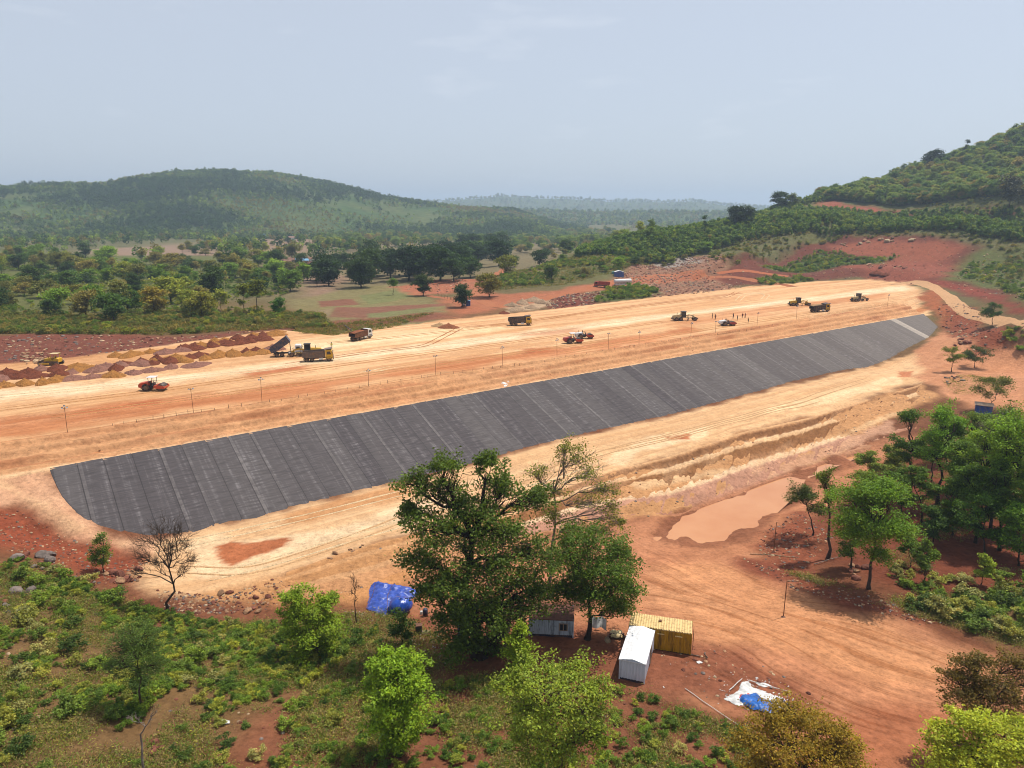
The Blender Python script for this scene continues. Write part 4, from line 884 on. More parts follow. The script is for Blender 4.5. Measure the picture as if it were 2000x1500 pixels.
px_tree('leafy_tree', 'narrow yellow-green tree just below the cabin with a window', (1012, 1330), [(1018, 1228, 14, 11, 0), (1008, 1248, 22, 14, 0), (1025, 1265, 18, 12, 0), (1000, 1280, 22, 14, 0), (1030, 1290, 16, 12, 0), (1012, 1308, 26, 12, 0)], green(140, 168, 52), 391, r0=.09, leaf=.24, twigs=12, per=16, spread=.22)
px_tree('leafy_tree', 'large yellow-green tree at the bottom, in front of the white roof', (1105, 1535), [(1050, 1312, 44, 22, 0), (1120, 1310, 50, 22, 1), (1000, 1335, 34, 24, 0), (1165, 1345, 30, 22, 0), (1080, 1350, 56, 30, -2), (1020, 1385, 46, 30, 0), (1140, 1390, 52, 32, 0), (1080, 1415, 56, 32, -2), (1030, 1440, 42, 28, 0), (1130, 1450, 50, 30, 0), (1075, 1475, 50, 26, -1), (1165, 1430, 26, 24, 0)], green(136, 158, 58), 401, r0=.2, leaf=.24, twigs=13, per=15, spread=.22, leafy=.9)
px_tree('rusty_tree', 'brownish-yellow tree at the bottom below the heap of sheeting', (1565, 1600), [(1540, 1385, 36, 20, 0), (1500, 1410, 40, 24, 0), (1570, 1410, 50, 28, 0), (1620, 1420, 40, 26, 1), (1470, 1450, 36, 28, 0), (1530, 1455, 60, 34, -2), (1600, 1465, 60, 34, 0), (1660, 1460, 34, 28, 0), (1500, 1500, 60, 30, 0), (1580, 1505, 60, 34, -1), (1655, 1500, 44, 30, 0)], green(166, 142, 50), 411, r0=.24, leaf=.19, twigs=15, per=20, spread=.22, bark='dark_bark')
px_tree('olive_tree', 'dark olive-brown tree at the right edge by the dirt yard', (1935, 1490), [(1905, 1295, 34, 22, 0), (1870, 1325, 30, 24, 0), (1930, 1330, 50, 28, 0), (1985, 1300, 36, 24, 1), (1890, 1360, 40, 26, -1), (1960, 1370, 50, 30, 0), (2010, 1340, 34, 28, 0), (1900, 1395, 40, 22, 0), (1980, 1405, 44, 24, 1)], green(118, 102, 46), 421, r0=.24, leaf=.2, twigs=16, per=20, spread=.22, bark='dark_bark')
px_tree('leafy_tree', 'pale lime tree in the bottom right corner', (1925, 1610), [(1895, 1405, 36, 20, 0), (1850, 1430, 34, 22, 0), (1930, 1430, 46, 24, 0), (1980, 1420, 40, 22, 1), (1840, 1470, 34, 24, 0), (1900, 1470, 56, 30, -1), (1965, 1480, 50, 30, 0), (1870, 1510, 50, 28, 0), (1950, 1520, 60, 28, 0), (2015, 1460, 34, 30, 0)], green(160, 176, 60), 431, r0=.22, leaf=.24, twigs=15, per=18, spread=.22)
px_tree('feathery_tree', 'soft feathery dark green tree among the shrubs at the left', (276, 1385), [(255, 1235, 30, 18, 0), (285, 1240, 28, 18, 0), (235, 1260, 32, 22, 0), (300, 1265, 30, 22, 0), (265, 1275, 44, 26, -1), (230, 1295, 28, 22, 0), (305, 1295, 26, 20, 0), (268, 1312, 40, 18, 0)], green(78, 104, 50), 441, r0=.11, leaf=.17, twigs=16, per=17, spread=.24, width=.16)
px_tree('dead_sapling', 'dead grey sapling with a few bare branches at bottom left', (282, 1520), [(265, 1400, 14, 10, 0), (305, 1385, 14, 14, 0), (290, 1405, 12, 12, 0), (250, 1395, 8, 6, 0)], (1, 1, 1), 451, bark='grey_bark', r0=.1, leafy=0, bare_tips=1, twigs=5, twig_r=.016)
# right of the pond
auto_tree('leafy_tree', 'green tree with tall trunk beside the dirt yard, casting a broad shadow', (1697, 1150), (1712, 930), 76, green(98, 134, 46), 501, 15, .32, leaf=.3, twigs=11, per=20)
auto_tree('leaning_tree', 'dark tree with low spreading branches at the pond shore', (1588, 1045), (1570, 945), 38, green(84, 100, 44), 511, 9, .42, leaf=.26, twigs=9, per=12, leafy=.85, bare_tips=2, bark='dark_bark')
auto_tree('slender_tree', 'tall thin tree next to the pond shore tree', (1617, 1090), (1617, 905), 26, green(100, 118, 48), 521, 9, .5, round_=False, leaf=.26, twigs=8, per=12, leafy=.85, bare_tips=2)
auto_tree('leafy_tree', 'smaller green tree half hidden behind the tall yard tree', (1662, 1110), (1660, 985), 30, green(96, 128, 46), 531, 8, .2, leaf=.28, twigs=8, per=16)
auto_tree('young_tree', 'small upright green tree right of the yard tree', (1806, 1138), (1812, 1052), 19, green(104, 132, 48), 541, 8, .3, leaf=.26, twigs=8, per=15)
auto_tree('young_tree', 'green sapling close behind the yard tree', (1778, 1110), (1778, 1045), 20, green(92, 124, 44), 551, 7, .2, leaf=.26, twigs=8, per=14)
auto_tree('young_tree', 'yellow-green sapling at the foot of the right-hand grove', (1916, 1142), (1922, 1080), 16, green(136, 158, 54), 561, 7, .3, leaf=.26, twigs=8, per=15)
for i, (bu, bv, tu, tv, hw, n, low, colr, lab) in enumerate([
        (1778, 968, 1782, 790, 36, 11, .4, (80, 108, 38), 'leftmost tall tree of the right-hand grove'), (1832, 985, 1842, 778, 46, 14, .42, (98, 136, 44), 'tallest round-headed tree at the front of the right-hand grove'),
        (1745, 920, 1735, 870, 24, 7, .2, (110, 126, 56), 'low yellowish tree at the pond end of the grove'), (1705, 930, 1700, 880, 26, 8, .2, (112, 132, 54), 'pale low tree between the pond and the grove'),
        (1690, 985, 1690, 920, 34, 8, .25, (116, 136, 50), 'yellow-green tree behind the tall yard tree'), (1760, 1000, 1765, 915, 30, 8, .25, (84, 112, 42), 'green understorey tree at the left of the grove'),
        (1885, 1020, 1890, 850, 46, 13, .3, (78, 106, 40), 'dark tree in the middle of the right-hand grove'), (1935, 1040, 1930, 830, 50, 13, .35, (108, 138, 44), 'bright-topped tree in the middle of the right-hand grove'),
        (1985, 1060, 1985, 790, 56, 15, .3, (112, 146, 44), 'tall yellow-green tree at the right picture edge'), (1970, 960, 1968, 780, 40, 12, .3, (88, 118, 44), 'tree at the back of the grove by the picture edge'),
        (1900, 960, 1905, 795, 34, 10, .35, (92, 116, 50), 'thin-leaved tree behind the grove'), (1860, 1045, 1862, 930, 38, 10, .25, (74, 102, 38), 'dark low tree inside the grove'),
        (1925, 1085, 1920, 960, 44, 11, .25, (86, 120, 42), 'broad low tree at the front edge of the grove'), (1990, 1105, 1990, 980, 44, 11, .25, (92, 128, 44), 'low tree at the front of the grove, far right'),
        (1822, 1062, 1820, 985, 30, 8, .2, (70, 98, 38), 'small dark tree at the shady front of the grove'), (2040, 1020, 2040, 790, 56, 13, .3, (96, 128, 44), 'tree at the far right end of the grove'), (1850, 905, 1850, 800, 30, 8, .3, (90, 116, 46), 'tree seen behind the tallest grove tree'),
        (1800, 1020, 1802, 905, 28, 8, .35, (84, 112, 42), 'slender tree in the left part of the grove'), (1905, 1060, 1908, 900, 34, 10, .4, (92, 122, 44), 'slender tall tree in the middle of the grove'), (1952, 1075, 1955, 890, 36, 10, .4, (84, 114, 42), 'tall thin-trunked tree right of the grove middle'), (1870, 980, 1872, 830, 34, 10, .4, (96, 124, 46), 'pale-topped tree deep in the grove'), (2015, 1090, 2015, 880, 40, 11, .35, (88, 118, 42), 'tall tree just outside the right picture edge'), (1930, 930, 1935, 800, 34, 9, .35, (84, 110, 46), 'tree at the back of the grove near the shelter'), (1820, 940, 1818, 850, 26, 8, .35, (78, 104, 42), 'small tree behind the leftmost grove tree')]):
    auto_tree('grove_tree', lab, (bu, bv), (tu, tv), hw, green(*[x * 1.12 for x in colr]), 600 + i * 7, n, low, group='trees of the right-hand grove', leaf=.32, twigs=9, per=15, bark='dark_bark')
px_tree('bare_tree', 'leafless grey tree among the right-hand grove', (1958, 1000), [(1925, 850, 22, 22, 0), (1950, 830, 22, 26, -1), (1970, 860, 20, 24, 0), (1940, 880, 24, 20, 1), (1915, 890, 18, 18, 0), (1980, 890, 18, 18, 0)], (1, 1, 1), 721, bark='grey_bark', r0=.2, leafy=0, bare_tips=3, twigs=9, twig_r=.025)
auto_tree('young_tree', 'small round tree beyond the end of the liner', (1858, 726), (1862, 675), 20, green(104, 122, 44), 731, 7, .4, leaf=.32, twigs=7, per=12)
auto_tree('young_tree', 'dark green tree at the right end of the liner', (1903, 718), (1908, 675), 24, green(64, 88, 40), 741, 8, .4, leaf=.32, twigs=7, per=13)
auto_tree('young_tree', 'spreading tree beside the blue shelter', (1935, 800), (1940, 735), 36, green(92, 106, 48), 751, 9, .35, leaf=.32, twigs=7, per=11)
auto_tree('young_tree', 'lone green tree on the red bank above the liner end', (1938, 637), (1938, 588), 17, green(72, 108, 48), 761, 8, .25, leaf=.36, twigs=7, per=13)
LEAF_K[:] = [1.0, 1.0]
# ------------------------------------------------------------------ trees across the middle distance
NAMED_MID = [(545, 616, 582, 'round', (82, 124, 44), 'small bright round tree on the ploughed field'), (503, 614, 545, 'open', (104, 118, 44), 'tree with thick pale trunk at the field edge'), (478, 620, 553, 'slim', (104, 118, 46), 'thin tall tree at the field edge'),
    (902, 600, 556, 'round', (58, 80, 40), 'dark round tree over the little blue kiosk'), (956, 580, 534, 'round', (132, 128, 50), 'yellowing tree beside the bend of the track'), (768, 576, 543, 'open', (96, 130, 48), 'small flat-topped tree by the green fields'), (827, 578, 538, 'round', (66, 86, 42), 'dark tree standing clear in front of the grove'),
    (988, 536, 498, 'round', (122, 132, 52), 'yellow-green tree behind the bend of the track'), (1078, 548, 514, 'round', (86, 112, 44), 'lone round tree on the grassy slope'), (705, 562, 505, 'round', (60, 84, 42), 'large dark tree left of the valley grove'), (600, 548, 515, 'round', (64, 82, 44), 'dark tree by the village huts'),
    (250, 612, 560, 'round', (70, 100, 40), 'dark green tree at the left in front of the scrub'), (305, 618, 562, 'round', (150, 138, 56), 'yellow flowering tree left of the fields'), (395, 622, 570, 'round', (134, 138, 56), 'yellow-green tree behind the scrub'), (180, 606, 552, 'round', (116, 152, 46), 'bright green tree at the left'),
    (420, 585, 522, 'round', (58, 80, 44), 'big dark tree in the left woodland'), (375, 612, 582, 'round', (62, 92, 42), 'small dark tree in front of the yellow-green tree'), (1440, 446, 398, 'round', (50, 70, 40), 'dark tree on the ridge skyline, left one'), (1458, 445, 400, 'open', (64, 84, 46), 'tree on the ridge skyline beside the dark one'),
    (1525, 412, 374, 'round', (52, 76, 42), 'round dark tree on the skyline by the red track'), (1548, 410, 376, 'open', (96, 112, 60), 'pale tree on the skyline by the red track'), (1375, 460, 418, 'slim', (62, 92, 48), 'conical tree on the plantation skyline'), (1822, 330, 292, 'round', (44, 62, 38), 'dark round tree on top of the right-hand hill'), (1885, 310, 270, 'slim', (50, 70, 42), 'dark tree sticking out of the hilltop wood'), (1970, 415, 340, 'open', (70, 72, 52), 'sparse tree on the red track under the hill')]
for i, (u, v, vt, kind, colr, lab) in enumerate(NAMED_MID):
    B = hit(u, v); p, mpp = plane_pt(u, vt, B[1]); h = p[2] - B[2]; hh = {'round': 10, 'open': 10.5, 'slim': 11.5, 'bush': 5}[kind]
    if h < 1 or h > 40: h = 9
    s = h / hh; mid_tree(kind, i, tuple(B - np.array([0, 0, .1])), (s, s, s), green(*colr), lab, None, i * 1.3)
WOODS = [('-150,640 -150,530 60,500 300,520 560,520 620,560 560,590 420,610 250,630', 165, 5.6, ['round', 'open', 'round', 'bush'], 10, 'left woodland', 'in the left-hand woodland', 900),
         ('790,562 800,520 900,490 1000,485 985,520 945,545 880,556', 38, 8, ['round'], 16, 'valley grove', 'in the dense dark grove in the valley', 901),
         ('630,558 650,525 740,510 785,530 770,555 700,565', 18, 8.5, ['round'], 15, 'grove left of the dense one', 'in the grove beside the ploughed fields', 902),
         ('420,560 440,520 560,500 600,520 560,555 480,575', 16, 9, ['round', 'open'], 11, 'trees by the village', 'near the village huts', 903),
         ('1130,545 1180,510 1300,478 1400,470 1380,495 1240,520', 28, 7, ['bush', 'bush', 'slim', 'round'], 7, 'trees on the plantation slope', 'at the foot of the plantation slope', 904),
         ('330,500 420,480 600,470 700,480 640,505 480,515', 26, 14, ['round', 'bush', 'open'], 10, 'trees on the dry fields', 'scattered over the dry fields by the village', 905),
         ('1000,520 1060,500 1130,490 1120,515 1060,535', 12, 9, ['round', 'bush'], 9, 'trees above the track', 'above the track on the grassy slope', 906),
         ('0,515 200,498 330,505 300,530 100,540 0,540', 20, 12, ['round', 'open'], 10, 'trees at the back of the left woodland', 'at the back of the left-hand woodland', 907)]
PALS = {'valley grove': [((46, 70, 36), 'dark green'), ((52, 78, 38), 'deep green'), ((64, 92, 42), 'green')], 'grove left of the dense one': [((50, 74, 38), 'dark green'), ((60, 84, 40), 'green')]}
PAL = [((88, 120, 54), 'green'), ((106, 138, 56), 'fresh green'), ((138, 152, 62), 'yellow-green'), ((66, 92, 46), 'dark green'), ((138, 134, 76), 'dull yellow'), ((118, 124, 66), 'olive'), ((124, 158, 58), 'bright green')]
for poly, n, mind, kinds, hh, grp, where, sd in WOODS:
    rng = np.random.default_rng(sd); pts = scatter(poly, n, sd, mind)
    for i, p in enumerate(pts):
        colr, cn = PALS.get(grp, PAL)[rng.integers(len(PALS.get(grp, PAL)))]; kind = kinds[rng.integers(len(kinds))]
        h = hh * rng.uniform(.7, 1.25) * (.6 if kind == 'bush' else 1); s = h / {'round': 10, 'open': 10.5, 'slim': 11.5, 'bush': 5}[kind]
        mid_tree(kind, int(rng.integers(3)), tuple(p - np.array([0, 0, .15])), (s * rng.uniform(.9, 1.2), s * rng.uniform(.9, 1.2), s), green(*colr), '%s %s tree %s' % (cn, {'round': 'broad', 'open': 'open-crowned', 'slim': 'slender', 'bush': 'low bushy'}[kind], where), grp, rng.uniform(0, 6.28))
# ------------------------------------------------------------------ shrubs one can count in the foreground
def shrub(i, p, s, sz, color, label, group, rz):
    a, b_ = SHRUB[i % len(SHRUB)]
    o = bpy.data.objects.new('shrub', b_); COL.objects.link(o); o.location = tuple(p - np.array([0, 0, .04])); o.scale = (s, s, sz); o.rotation_euler = (0, 0, rz); o.color = (*color, 1)
    tag(o, label, 'shrub', group); c = bpy.data.objects.new('stem', a); COL.objects.link(c); c.parent = o
SPAL = [((122, 148, 58), 'bright green'), ((100, 126, 56), 'green'), ((150, 156, 76), 'yellow-green'), ((80, 104, 48), 'dark green'), ((160, 162, 106), 'pale green'), ((112, 136, 62), 'mid-green')]
SHR = [('-150,1120 60,1090 200,1150 330,1200 420,1230 380,1330 250,1420 100,1500 -150,1500', 105, 1.0, (.65, 1.5), 'on the shrubby slope at the left', 'shrubs on the left slope', 1001, None),
       ('330,1215 560,1215 700,1220 740,1250 600,1340 420,1400 330,1360', 60, .9, (.5, 1.15), 'on the slope below the bare tree', 'shrubs below the bare tree', 1002, None),
       ('250,1420 420,1400 600,1340 740,1250 830,1330 700,1500 400,1520 200,1520', 34, 1.4, (.45, 1.0), 'on the bare red foreground slope', 'shrubs on the bare red slope', 1003, None),
       ('840,1330 980,1330 1200,1350 1400,1400 1480,1440 1420,1520 1200,1520 850,1520', 40, 1.2, (.4, .85), 'on the slope below the white-roofed cabin', 'shrubs below the cabins', 1004, None),
       ('1760,1180 1850,1165 2000,1150 2080,1160 2080,1280 1990,1255 1850,1215', 42, 1.1, (.8, 1.9), 'beside the dirt yard at the right', 'shrubs beside the yard', 1005, None),
       ('1720,1120 1800,1090 1990,1120 2000,1150 1850,1160 1760,1150', 16, 1.3, (.8, 1.5), 'in front of the right-hand grove', 'shrubs in front of the grove', 1006, None)]
for poly, n, mind, (s0, s1), where, grp, sd, dn in SHR:
    rng = np.random.default_rng(sd); pts = scatter(poly, n, sd, mind)
    for i, p in enumerate(pts):
        colr, cn = SPAL[rng.integers(len(SPAL))]; s = rng.uniform(s0, s1); sz = s * rng.uniform(.7, 1.15)
        szn = 'tall' if sz > .8 * s1 else ('small' if sz < .55 * s1 else 'leafy')
        shrub(i, p, s, sz, green(*colr), '%s %s shrub %s' % (szn, cn, where), grp, rng.uniform(0, 6.28))
# ------------------------------------------------------------------ growth nobody could count
rng = np.random.default_rng(5)
def weed(seed, n, h, w, leaf, width):
    r = np.random.default_rng(seed); P_ = r.normal(size=(n, 3)) * np.array([w, w, h * .3]) + np.array([0, 0, h * .5]); P_[:, 2] = np.abs(P_[:, 2]); q = Q4(); q.add(*leaves(P_, leaf, r, .9, -.3, width)); me = q.mesh('weed', False); me.materials.append(MATS['foliage']); return me
WEED = [proto_object('weed', weed(1, 26, .3, .28, .12, .3), green(124, 140, 62)), proto_object('weed', weed(2, 30, .4, .32, .13, .3), green(104, 126, 54)), proto_object('weed', weed(3, 30, .35, .36, .26, .08), green(142, 132, 88)), proto_object('weed', weed(4, 24, .3, .32, .12, .3), green(136, 146, 72)), proto_object('weed', weed(5, 30, .35, .42, .24, .08), green(144, 128, 94))]
GRASS = [proto_object('dry_grass', weed(11, 22, .5, .3, .45, .07), green(150, 132, 82)), proto_object('dry_grass', weed(12, 22, .6, .34, .5, .08), green(120, 118, 62)), proto_object('dry_grass', weed(13, 26, .5, .4, .35, .2), green(100, 116, 50))]
patch = lambda sc, lo, hi, sd: (lambda x, y: sstep(lo, hi, fbm(x / sc, y / sc, 3, sd)))
pts = np.concatenate([scatter('-200,1120 60,1100 200,1160 330,1205 560,1215 740,1235 900,1290 840,1400 700,1520 -200,1560', 7600, 21, 0, dens=patch(5, -.4, .35, 41)),
                      scatter('620,1340 830,1330 1080,1310 1250,1355 1480,1440 1500,1540 600,1560', 3600, 22, 0, dens=patch(4, -.2, .6, 43)),
                      scatter('1500,1110 1740,1170 1850,1160 2080,1150 2080,1280 1990,1262 1850,1220 1700,1180', 1300, 23, 0, dens=patch(4, -.3, .4, 44)), scatter('1650,1000 1800,900 2060,900 2060,1150 1800,1150 1700,1090', 1200, 24, 0, dens=patch(5, -.1, .4, 45)),
                      scatter('560,1205 760,1195 900,1260 760,1270 600,1230', 700, 25, 0), scatter('1840,745 1890,730 1960,745 1930,775 1860,770', 250, 26, 0)])
stuff('undergrowth', 'weeds and dry grass over the red foreground earth', pts, rng.uniform(.6, 1.6, len(pts)), WEED, 31)
SHRP = []
for i in range(5):
    q = SHRUB[i]; SHRP.append(proto_object('low_shrub', q[1], green(*[(118, 148, 58), (102, 132, 52), (150, 160, 68), (126, 136, 66), (88, 118, 50)][i])))
pts = np.concatenate([scatter('-200,1110 60,1095 200,1160 420,1220 380,1340 200,1450 0,1540 -200,1540', 1300, 51, 0, dens=patch(6, -.3, .3, 47)), scatter('420,1215 740,1235 600,1340 420,1400', 420, 52, 0), scatter('600,1340 840,1330 1250,1355 1480,1440 1450,1540 500,1540', 380, 53, 0), scatter('1720,1120 1850,1165 2080,1150 2080,1280 1990,1255 1850,1215', 220, 54, 0)])
stuff('low_scrub', 'low green scrub between the larger foreground shrubs', pts, rng.uniform(.3, .75, len(pts)), SHRP, 32)
OLP = [proto_object('low_shrub', SHRUB[i][1], green(*[(122, 134, 70), (112, 124, 62), (146, 140, 86), (132, 128, 74), (100, 120, 60)][i])) for i in range(5)]
ps_ = scatter('-200,655 0,652 300,655 560,642 650,640 620,612 400,602 250,618 0,612 -200,615', 1500, 61, 0, dens=patch(12, -.4, .3, 51)); stuff('field_scrub', 'olive scrub in the strip behind the earth heaps', ps_, rng.uniform(.5, 1.6, len(ps_)), OLP, 44)
pts = np.concatenate([scatter('-200,655 0,652 300,655 560,642 650,640 620,612 400,602 250,618 0,612 -200,615', 500, 60, 0, dens=patch(12, -.4, .3, 51)), scatter('-200,612 250,618 560,575 600,540 300,520 -150,520', 2200, 62, 0, dens=patch(20, -.4, .3, 52)),
                      scatter('945,570 1000,560 1100,555 1220,525 1290,485 1130,495 1060,520 990,532', 900, 63, 0, dens=patch(15, -.3, .4, 53)), scatter('1160,590 1190,565 1250,556 1285,570 1270,580 1180,590', 220, 64, 0), scatter('1488,522 1560,505 1600,490 1640,492 1680,505 1760,500 1720,515 1640,520 1600,530 1520,530', 500, 65, 0),
                      scatter('1470,545 1560,540 1590,548 1540,556 1490,556', 120, 66, 0), scatter('1865,540 1900,512 2000,502 2150,500 2150,600 2000,590 1950,560', 650, 67, 0), scatter('1940,650 2000,640 2100,650 2100,690 1990,690', 90, 68, 0)])
stuff('scrub', 'green scrub on the open ground beyond the embankment', pts, rng.uniform(.5, 1.7, len(pts)), SHRP, 33)
pts = np.concatenate([scatter('-200,652 300,655 560,642 650,640 620,612 250,618 -200,615', 8000, 71, 0), scatter('945,572 1100,557 1220,527 1290,485 1130,495 1060,520 990,532', 3000, 72, 0), scatter('560,640 700,630 850,612 700,650 600,655', 700, 73, 0)])
r_ = np.random.default_rng(83); uu = r_.uniform(1380, 2200, 9000); dd = np.interp(uu, [1380, 1500, 1700, 2000, 2200], [420, 420, 425, 410, 400]) + r_.random(9000) ** .9 * 210; a_ = np.arctan((uu - 1000) / FPX); X, Y = dd * np.sin(a_), dd * np.cos(a_)
k_ = ~inpoly(X, Y, [tuple(p) for p in hits([(1310, 565), (1480, 508), (1560, 484), (1660, 463), (1740, 463), (1850, 465), (1960, 488), (1990, 600), (1850, 560), (1690, 545), (1450, 562)])[:, :2]]); k_ &= sdf(X, Y, PLAT_XY) < -12; X, Y = X[k_], Y[k_]; pts = np.concatenate([pts, np.column_stack([X, Y, height(X, Y)])])
rs_ = np.random.default_rng(85); q_ = rs_.random(len(X)) < .33; ps_ = np.column_stack([X[q_], Y[q_], height(X[q_], Y[q_])]); stuff('hillside_scrub', 'low scrub on the slopes around the quarry', ps_, rs_.uniform(.6, 1.9, len(ps_)), OLP, 43)
stuff('dry_grass', 'dry brown grass beyond the embankment', pts, rng.uniform(.8, 1.9, len(pts)), GRASS, 34)
SAPP = [proto_object('sapling', joined('sapling', *SAPL[i]), green(*[(104, 138, 58), (88, 120, 54), (128, 148, 66)][i])) for i in range(3)]
r_ = np.random.default_rng(81); n = 14000; uu = r_.uniform(1125, 2250, n); ku = [1125, 1200, 1300, 1370, 1450, 1500, 1560, 1660, 1740, 1850, 1990, 2250]
d0 = np.interp(uu, ku, [440, 448, 452, 480, 500, 505, 515, 528, 516, 504, 482, 455]); d1 = np.interp(uu, ku, [500, 520, 540, 580, 640, 690, 640, 625, 622, 604, 585, 570]); dd = d0 + (d1 - d0) * r_.random(n)
a_ = np.arctan((uu - 1000) / FPX); X, Y = dd * np.sin(a_), dd * np.cos(a_); k_ = r_.random(n) < sstep(-.75, -.1, fbm(X / 22, Y / 22, 3, 55)); X, Y = X[k_], Y[k_]; pts = np.column_stack([X, Y, height(X, Y)])
uu = r_.uniform(1470, 1640, 420); dd = np.interp(uu, [1470, 1560, 1640], [640, 695, 715]) + r_.uniform(-25, 25, 420); a_ = np.arctan((uu - 1000) / FPX); X, Y = dd * np.sin(a_), dd * np.cos(a_); pts = np.concatenate([pts, np.column_stack([X, Y, height(X, Y)])])
stuff('plantation', 'young plantation trees covering the slope right of the valley', pts, rng.uniform(.8, 1.7, len(pts)), SAPP, 35)
# woods
MIDP = []
for kind, i, colr in [('round', 0, (92, 124, 62)), ('round', 1, (122, 148, 74)), ('open', 0, (138, 152, 78)), ('round', 2, (146, 140, 90)), ('open', 1, (104, 130, 68)), ('bush', 0, (98, 132, 58))]:
    MIDP.append(proto_object('wood_tree', MIDSHAPES[kind][i][1], green(*colr)))
r_ = np.random.default_rng(91); uu = r_.uniform(1575, 2350, 3800); near_ = np.interp(uu, [1560, 1700, 1850, 1970, 2150, 2350], [700, 655, 624, 604, 594, 585]); dd = near_ + (960 - near_) * r_.random(3800) ** 1.5
X = dd * np.sin(np.arctan((uu - 1000) / FPX)); Y = dd * np.cos(np.arctan((uu - 1000) / FPX)); pts = np.column_stack([X, Y, height(X, Y)])
stuff('hill_wood', 'mixed woodland covering the right-hand hill', pts, rng.uniform(.45, .95, len(pts)), MIDP, 36)
pts = np.concatenate([scatter('1000,500 1130,490 1240,500 1300,475 1200,450 1050,455 950,470 880,490', 420, 92, 0), scatter('640,500 800,480 1000,478 1050,455 900,448 700,452 600,470', 500, 93, 0, dens=patch(60, -.3, .3, 57))])
stuff('valley_wood', 'green woods on the valley floor behind the groves', pts, rng.uniform(.7, 1.3, len(pts)), MIDP, 37)
def on_mesh(HV, n, seed, dens=None):
    V, q = HV; r = np.random.default_rng(seed); T = V[q]; ar = np.linalg.norm(np.cross(T[:, 1] - T[:, 0], T[:, 3] - T[:, 0]), axis=1)
    f = r.choice(len(q), n, p=ar / ar.sum()); a, b_ = r.random((2, n, 1)); P_ = T[f]; p = P_[:, 0] * (1 - a) * (1 - b_) + P_[:, 1] * a * (1 - b_) + P_[:, 2] * a * b_ + P_[:, 3] * (1 - a) * b_
    if dens is not None: p = p[r.random(n) < dens(p[:, 0], p[:, 1])]
    return p
pts = on_mesh(HILL_A, 62000, 1, patch(150, -.7, .1, 61)); nf = fbm(pts[:, 0] / 130, pts[:, 1] / 130, 4, 73); pk = np.clip((nf * 1.5 + .5 + rng.normal(size=len(pts)) * .22) * 5, 0, 4.99).astype(int); stuff('hill_forest', 'young forest covering the broad hill across the valley', pts, np.clip(.8 - nf * .55 + rng.normal(size=len(pts)) * .2, .4, 1.7), FAR, 38, pk)
pts = on_mesh(HILL_B, 9000, 2); stuff('ridge_forest', 'forest along the far blue ridge', pts, rng.uniform(1.4, 2.8, len(pts)), FAR, 39)
pts = np.concatenate([on_mesh(HILL_C, 3500, 3), on_mesh(HILL_D, 6000, 4)]); stuff('distant_forest', 'forest on the distant rises', pts, rng.uniform(1.1, 2.0, len(pts)), FAR, 40)
r_ = np.random.default_rng(77); n = 9000; ph = r_.uniform(-.75, .55, n); rr = np.sqrt(r_.uniform(620 ** 2, 3600 ** 2, n)); X = rr * np.sin(ph); Y = rr * np.cos(ph)
k = sstep(-.12, .3, fbm(X / 170, Y / 170, 3, 63)) * np.where(rr < 1500, .75, 1); m_ = r_.random(n) < k; X, Y = X[m_], Y[m_]; pts = np.column_stack([X, Y, height(X, Y)])
pts = pts[pts[:, 2] < 26]; pts = np.concatenate([pts, scatter('-200,492 150,488 330,476 480,464 640,450 640,440 300,452 0,458 -200,462', 1500, 95, 0, dens=patch(90, -.35, .25, 71)), scatter('420,500 700,478 900,455 700,448 500,462 380,480', 420, 96, 0, dens=patch(50, -.1, .4, 72))])
stuff('valley_trees', 'scattered trees and hedges over the valley floor', pts, r_.uniform(.7, 1.5, len(pts)), FAR, 41)
# ------------------------------------------------------------------ black lining sheets on the slope
m, t, b = new_mat('liner', .85); b.inputs['Specular IOR Level'].default_value = .12
uv = t.new('ShaderNodeAttribute', attribute_name='st').outputs['Vector']; oi = t.new('ShaderNodeObjectInfo').outputs['Random']
def vmul(v, x, y):
    n = t.new('ShaderNodeVectorMath', operation='MULTIPLY'); t.l.new(v, n.inputs[0]); n.inputs[1].default_value = (x, y, 1); return n.outputs[0]
base = t.mix(t.ramp(oi, (0.0, 0.0), (1.0, 1.0)), srgb(69, 64, 65, 1), srgb(83, 78, 77, 1))
sep = t.new('ShaderNodeSeparateXYZ'); t.l.new(uv, sep.inputs[0])
edge = t.noise(vmul(uv, 1.3, .05), 1.0, 3, .6)                       # long streaks of dust down the sheet
rip = t.noise(vmul(uv, .35, 2.6), 1.0, 3, .65)                       # wrinkles across it
rung = t.noise(vmul(uv, .8, .9), 1.0, 2, .5)
dust = t.math('MULTIPLY', t.ramp(edge, (.5, 0.0), (.7, 1.0)), t.ramp(rip, (.42, .12), (.62, 1.0)))
dust = t.math('MULTIPLY', dust, t.ramp(rung, (.35, .3), (.6, 1.0)))
far = t.new('ShaderNodeMapRange'); far.inputs['From Min'].default_value = 60; far.inputs['From Max'].default_value = 290; far.inputs['To Min'].default_value = .55; far.inputs['To Max'].default_value = 1.0; t.l.new(sep.outputs[0], far.inputs['Value'])
base = t.mix(1.0, base, t.ramp(rip, (.3, .78), (.7, 1.3)), 'MULTIPLY')
c = t.mix(t.math('MULTIPLY', dust, .55), base, srgb(140, 134, 134, 1)); 
veil_ = t.new('ShaderNodeMapRange'); veil_.inputs['From Min'].default_value = 120; veil_.inputs['From Max'].default_value = 290; veil_.inputs['To Max'].default_value = .34; t.l.new(sep.outputs[0], veil_.inputs['Value'])
c = t.mix(veil_.outputs[0], c, srgb(142, 130, 118, 1))                # drifted dust lies thicker towards the far end
seam = t.new('ShaderNodeAttribute', attribute_name='seam').outputs['Fac']
